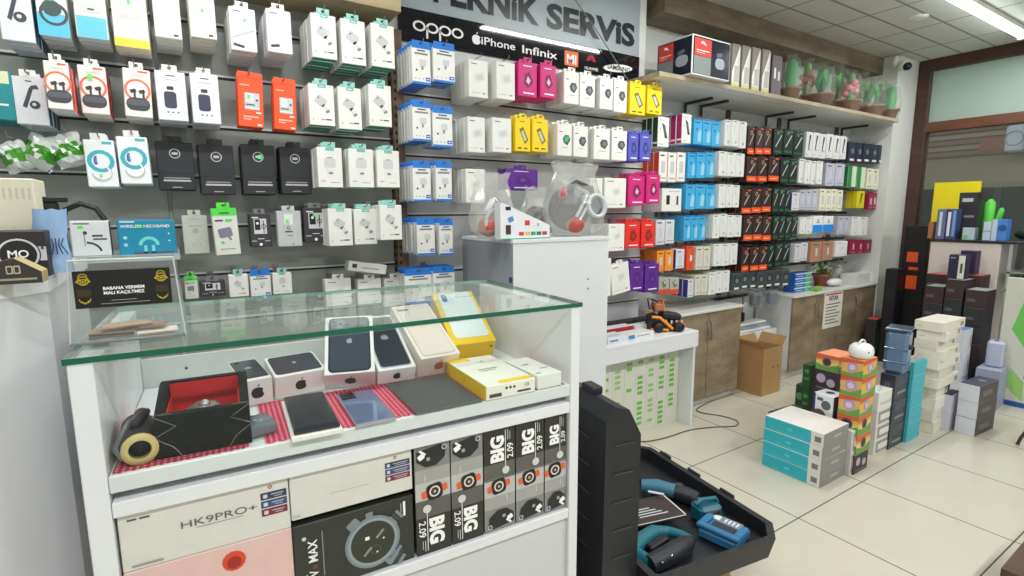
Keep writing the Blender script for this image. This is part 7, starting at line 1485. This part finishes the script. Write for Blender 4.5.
p = fx(990, 212, XK+.2); root = empty('cactus_toy', (XK+.30, p.y+.03, zk+.001)); tag(root, 'bright green plush cactus on the cream cabinet top', 'toy'); GC = C(90, 206, 70); hc = fx(988, 199, XK+.2).z-zk
m = MB(); m.tube([(0, 0, 0), (0, 0, hc*.3), (0, 0, hc*.9), (0, 0, hc)], [.03, .038, .034, .012], GC, 12); m.build('trunk', root)
for s in (-1, 1): m = MB(); m.tube([(0, s*.05, hc*.5), (0, s*.065, hc*.5), (0, s*.075, hc*.72), (0, s*.075, hc*.78)], [.02, .02, .02, .01], GC, 10); m.build('arm', root)
p = fx(1004, 212, XK+.05); m = MB(); m.ball((0, 0, .05), .06, C(40, 50, 52, rough=.3), 12, 8, (1, 1.3, .8)); m.ball((0, -.07, .075), .04, C(214, 216, 220), 10, 8); o = m.build('plush_toy', None, (XK+.08, p.y, fx(1000, 219, XK-.19).z+.003-.0)); o.location.z = zk+.003; o.location.x = XK+.26; o.location.y -= .10; tag(o, 'dark and white soft toy right of the green plush cactus', 'toy')
# glass shelving at the right edge
XG = 5.3
root = empty('glass_shelf_unit', (XK+.2, kb.y-.22, 0)); tag(root, 'grey shelving unit at the right edge, beyond the cream cabinet', 'shelf unit')
for k, py in enumerate((272, 290)):
    zz = fx(1012, py, XK).z; m = MB(); m.b2(-.2, .2, -.3, .18, zz-.012, zz, C(150, 156, 152, rough=.2)); m.build('shelf', root)
m = MB(); m.b2(.19, .2, -.3, .18, 0, zk-.03, C(120, 124, 122)); m.build('back', root)
m = MB(); m.b2(-.2, -.18, .15, .17, 0, zk-.023, C(170, 172, 170)); m.build('post', root)
# leaning white board with green leaf picture
pa, pb = fz(1003, 352, .0), fz(1030, 385, 0)
XB2 = 5.05
a_, b_ = fx(1001, 330, XB2), fx(1040, 330, XB2); zt5 = fx(1008, 277, XB2).z
m = MB(); w_ = abs(a_.y-b_.y); m.box((0, 0, zt5/2), (.03, w_, zt5), C(206, 208, 196, rough=.4), .003); F = Face(m, (-.015, w_/2, 0), (0, -w_, 0), (0, 0, zt5)); F.P([(.3, .6), (.9, .4), (1, .5), (1, .85), (.6, .9)], C(110, 196, 90, noise=0)); F.P([(.3, .15), (.8, .05), (.8, .2), (.4, .3)], C(150, 200, 110, noise=0)); F.R(0, 0, 1, .04, C(40, 90, 160, noise=0), 2)
o = m.build('advertising_board', None, (XB2, (a_.y+b_.y)/2, .0006)); tag(o, 'pale advertising board with green leaf shapes at the right edge', 'board')
# crumpled brown boot-like bundle beside it
p = fz(1003, 405, .0)+Vector((.17, .07, 0)); m = MB(); rnd = random.Random(31); m.ball((0, 0, .09), .085, C(84, 76, 62, noise=.4), 14, 10, (.9, .9, .8), jit=.18, rnd=rnd); m.ball((.02, -.02, .20), .055, C(110, 96, 76, noise=.4), 12, 8, jit=.2, rnd=rnd); o = m.build('dried_plant_bundle', None, (p.x+.10, p.y+.02, .01)); tag(o, 'brown olive crumpled bundle on the floor by the advertising board', 'bundle')
p = fz(1022, 446, .0); root = empty('stool', (p.x+.05, p.y-.115, 0)); tag(root, 'dark curly legged stool cut by the right edge of the picture', 'stool')
m = MB(); m.lathe([(.001, .40), (.15, .40), (.16, .42), (.15, .45), (.001, .45)], C(120, 40, 44), seg=20); m.build('seat', root)
for k in range(4):
    a_ = k*pi/2+.5; m = MB(); m.tube([(cos(a_)*.12, sin(a_)*.12, .40), (cos(a_)*.07, sin(a_)*.07, .22), (cos(a_)*.14, sin(a_)*.14, .05), (cos(a_)*.15, sin(a_)*.15, .008)], .009, C(60, 46, 40)); m.build('leg', root)
# dark brown table corner at the bottom right
zc_ = .42; A_, B_, C_ = fz(1001, 568, zc_), fz(1024, 541, zc_), fz(1024, 585, zc_)
u = (B_-A_).normalized(); v = Vector((u.y, -u.x, 0))
root = empty('coffee_table', A_*1); root.location.z = 0; tag(root, 'dark brown wooden table corner at the bottom right of the picture', 'table')
Z0 = A_.copy(); Z0.z = 0
DW = wood((58, 42, 30), (86, 64, 46), .35, (3, 3, 3), 'dark_wood')
pts = [Vector((0, 0, 0)), u*.9, u*.9+v*.55, v*.55]
m = MB(); m.prism([p+Vector((0, 0, zc_-.03)) for p in pts], (0, 0, .03), DW); m.build('tabletop', root)
for p in (u*.05+v*.05, u*.85+v*.05, u*.85+v*.5, u*.05+v*.5): m = MB(); m.b2(p.x-.02, p.x+.02, p.y-.02, p.y+.02, 0, zc_-.031, DW); m.build('leg', root)
# black cabinet with orange squares by the door frame
XO = 5.72
def wallbox(px0, px1, pyt, X, d, z0=0): a_, b_ = fx(px0, pyt+10, X), fx(px1, pyt+10, X); return a_.y, b_.y, fx((px0+px1)/2, pyt, X).z
y0_, y1_, zt6 = wallbox(904, 929, 226, XO, .3)
root = empty('display_stand', (XO+.1, (y0_+y1_)/2, 0)); tag(root, 'tall black display stand with orange squares by the door frame', 'display stand'); hw_ = abs(y0_-y1_)/2
m = MB(); m.b2(-.1, .1, -hw_, hw_, 0, zt6, C(24, 22, 24, rough=.5), .004); m.build('panel', root)
for (a1, b1, c1, d1) in ((907, 918, 252, 262), (908.5, 918, 267, 270), (905.5, 916.5, 275.5, 289)):
    p = fx(a1, (c1+d1)/2, XO); q = fx(b1, (c1+d1)/2, XO); zz1 = fx((a1+b1)/2, c1, XO).z; zz0 = fx((a1+b1)/2, d1, XO).z
    m = MB(); m.b2(-.104, -.1005, q.y-(y0_+y1_)/2, p.y-(y0_+y1_)/2, zz0, zz1, C(240, 92, 40, rough=.5)); m.build('orange_square', root)
y0_, y1_, zt7 = wallbox(892, 904.5, 268, XO-.05, .2)
m = MB(); m.b2(0, .15, -abs(y0_-y1_)/2, abs(y0_-y1_)/2, 0, zt7, C(28, 26, 34, rough=.5), .006); F = Face(m, (0, abs(y0_-y1_)/2, 0), (0, -abs(y0_-y1_), 0), (0, 0, zt7)); F.D(.5, .75, .05, C(40, 38, 46, noise=0)); o = m.build('loudspeaker', None, (XO-.20, (y0_+y1_)/2, .0005)); tag(o, 'black floor loudspeaker against the white corner column', 'speaker')
# narrow red topped box standing by the cabinet
p = fz(873, 362, 0); g = pbox((866, 357), (873, 361), (882, 356), 0, 320, '', None)
def g_rg(m, w_, d, h): F = ffront(m, w_, d, h); F.R(0, 0, 1, 1, C(34, 50, 34, noise=0)); F.P([(.1, .3), (.5, .2), (.9, .7), (.3, .8)], C(70, 140, 60, noise=0), 2); F = fleft(m, w_, d, h); F.R(.2, .2, .8, .4, C(180, 50, 44, noise=0))
mkbox(g, 'product_box', C(44, 40, 40), dict(top=C(206, 84, 70)), .003, g_rg, label='upright dark green box with red top before the second cabinet')
print('OBJS', len(bpy.data.objects))
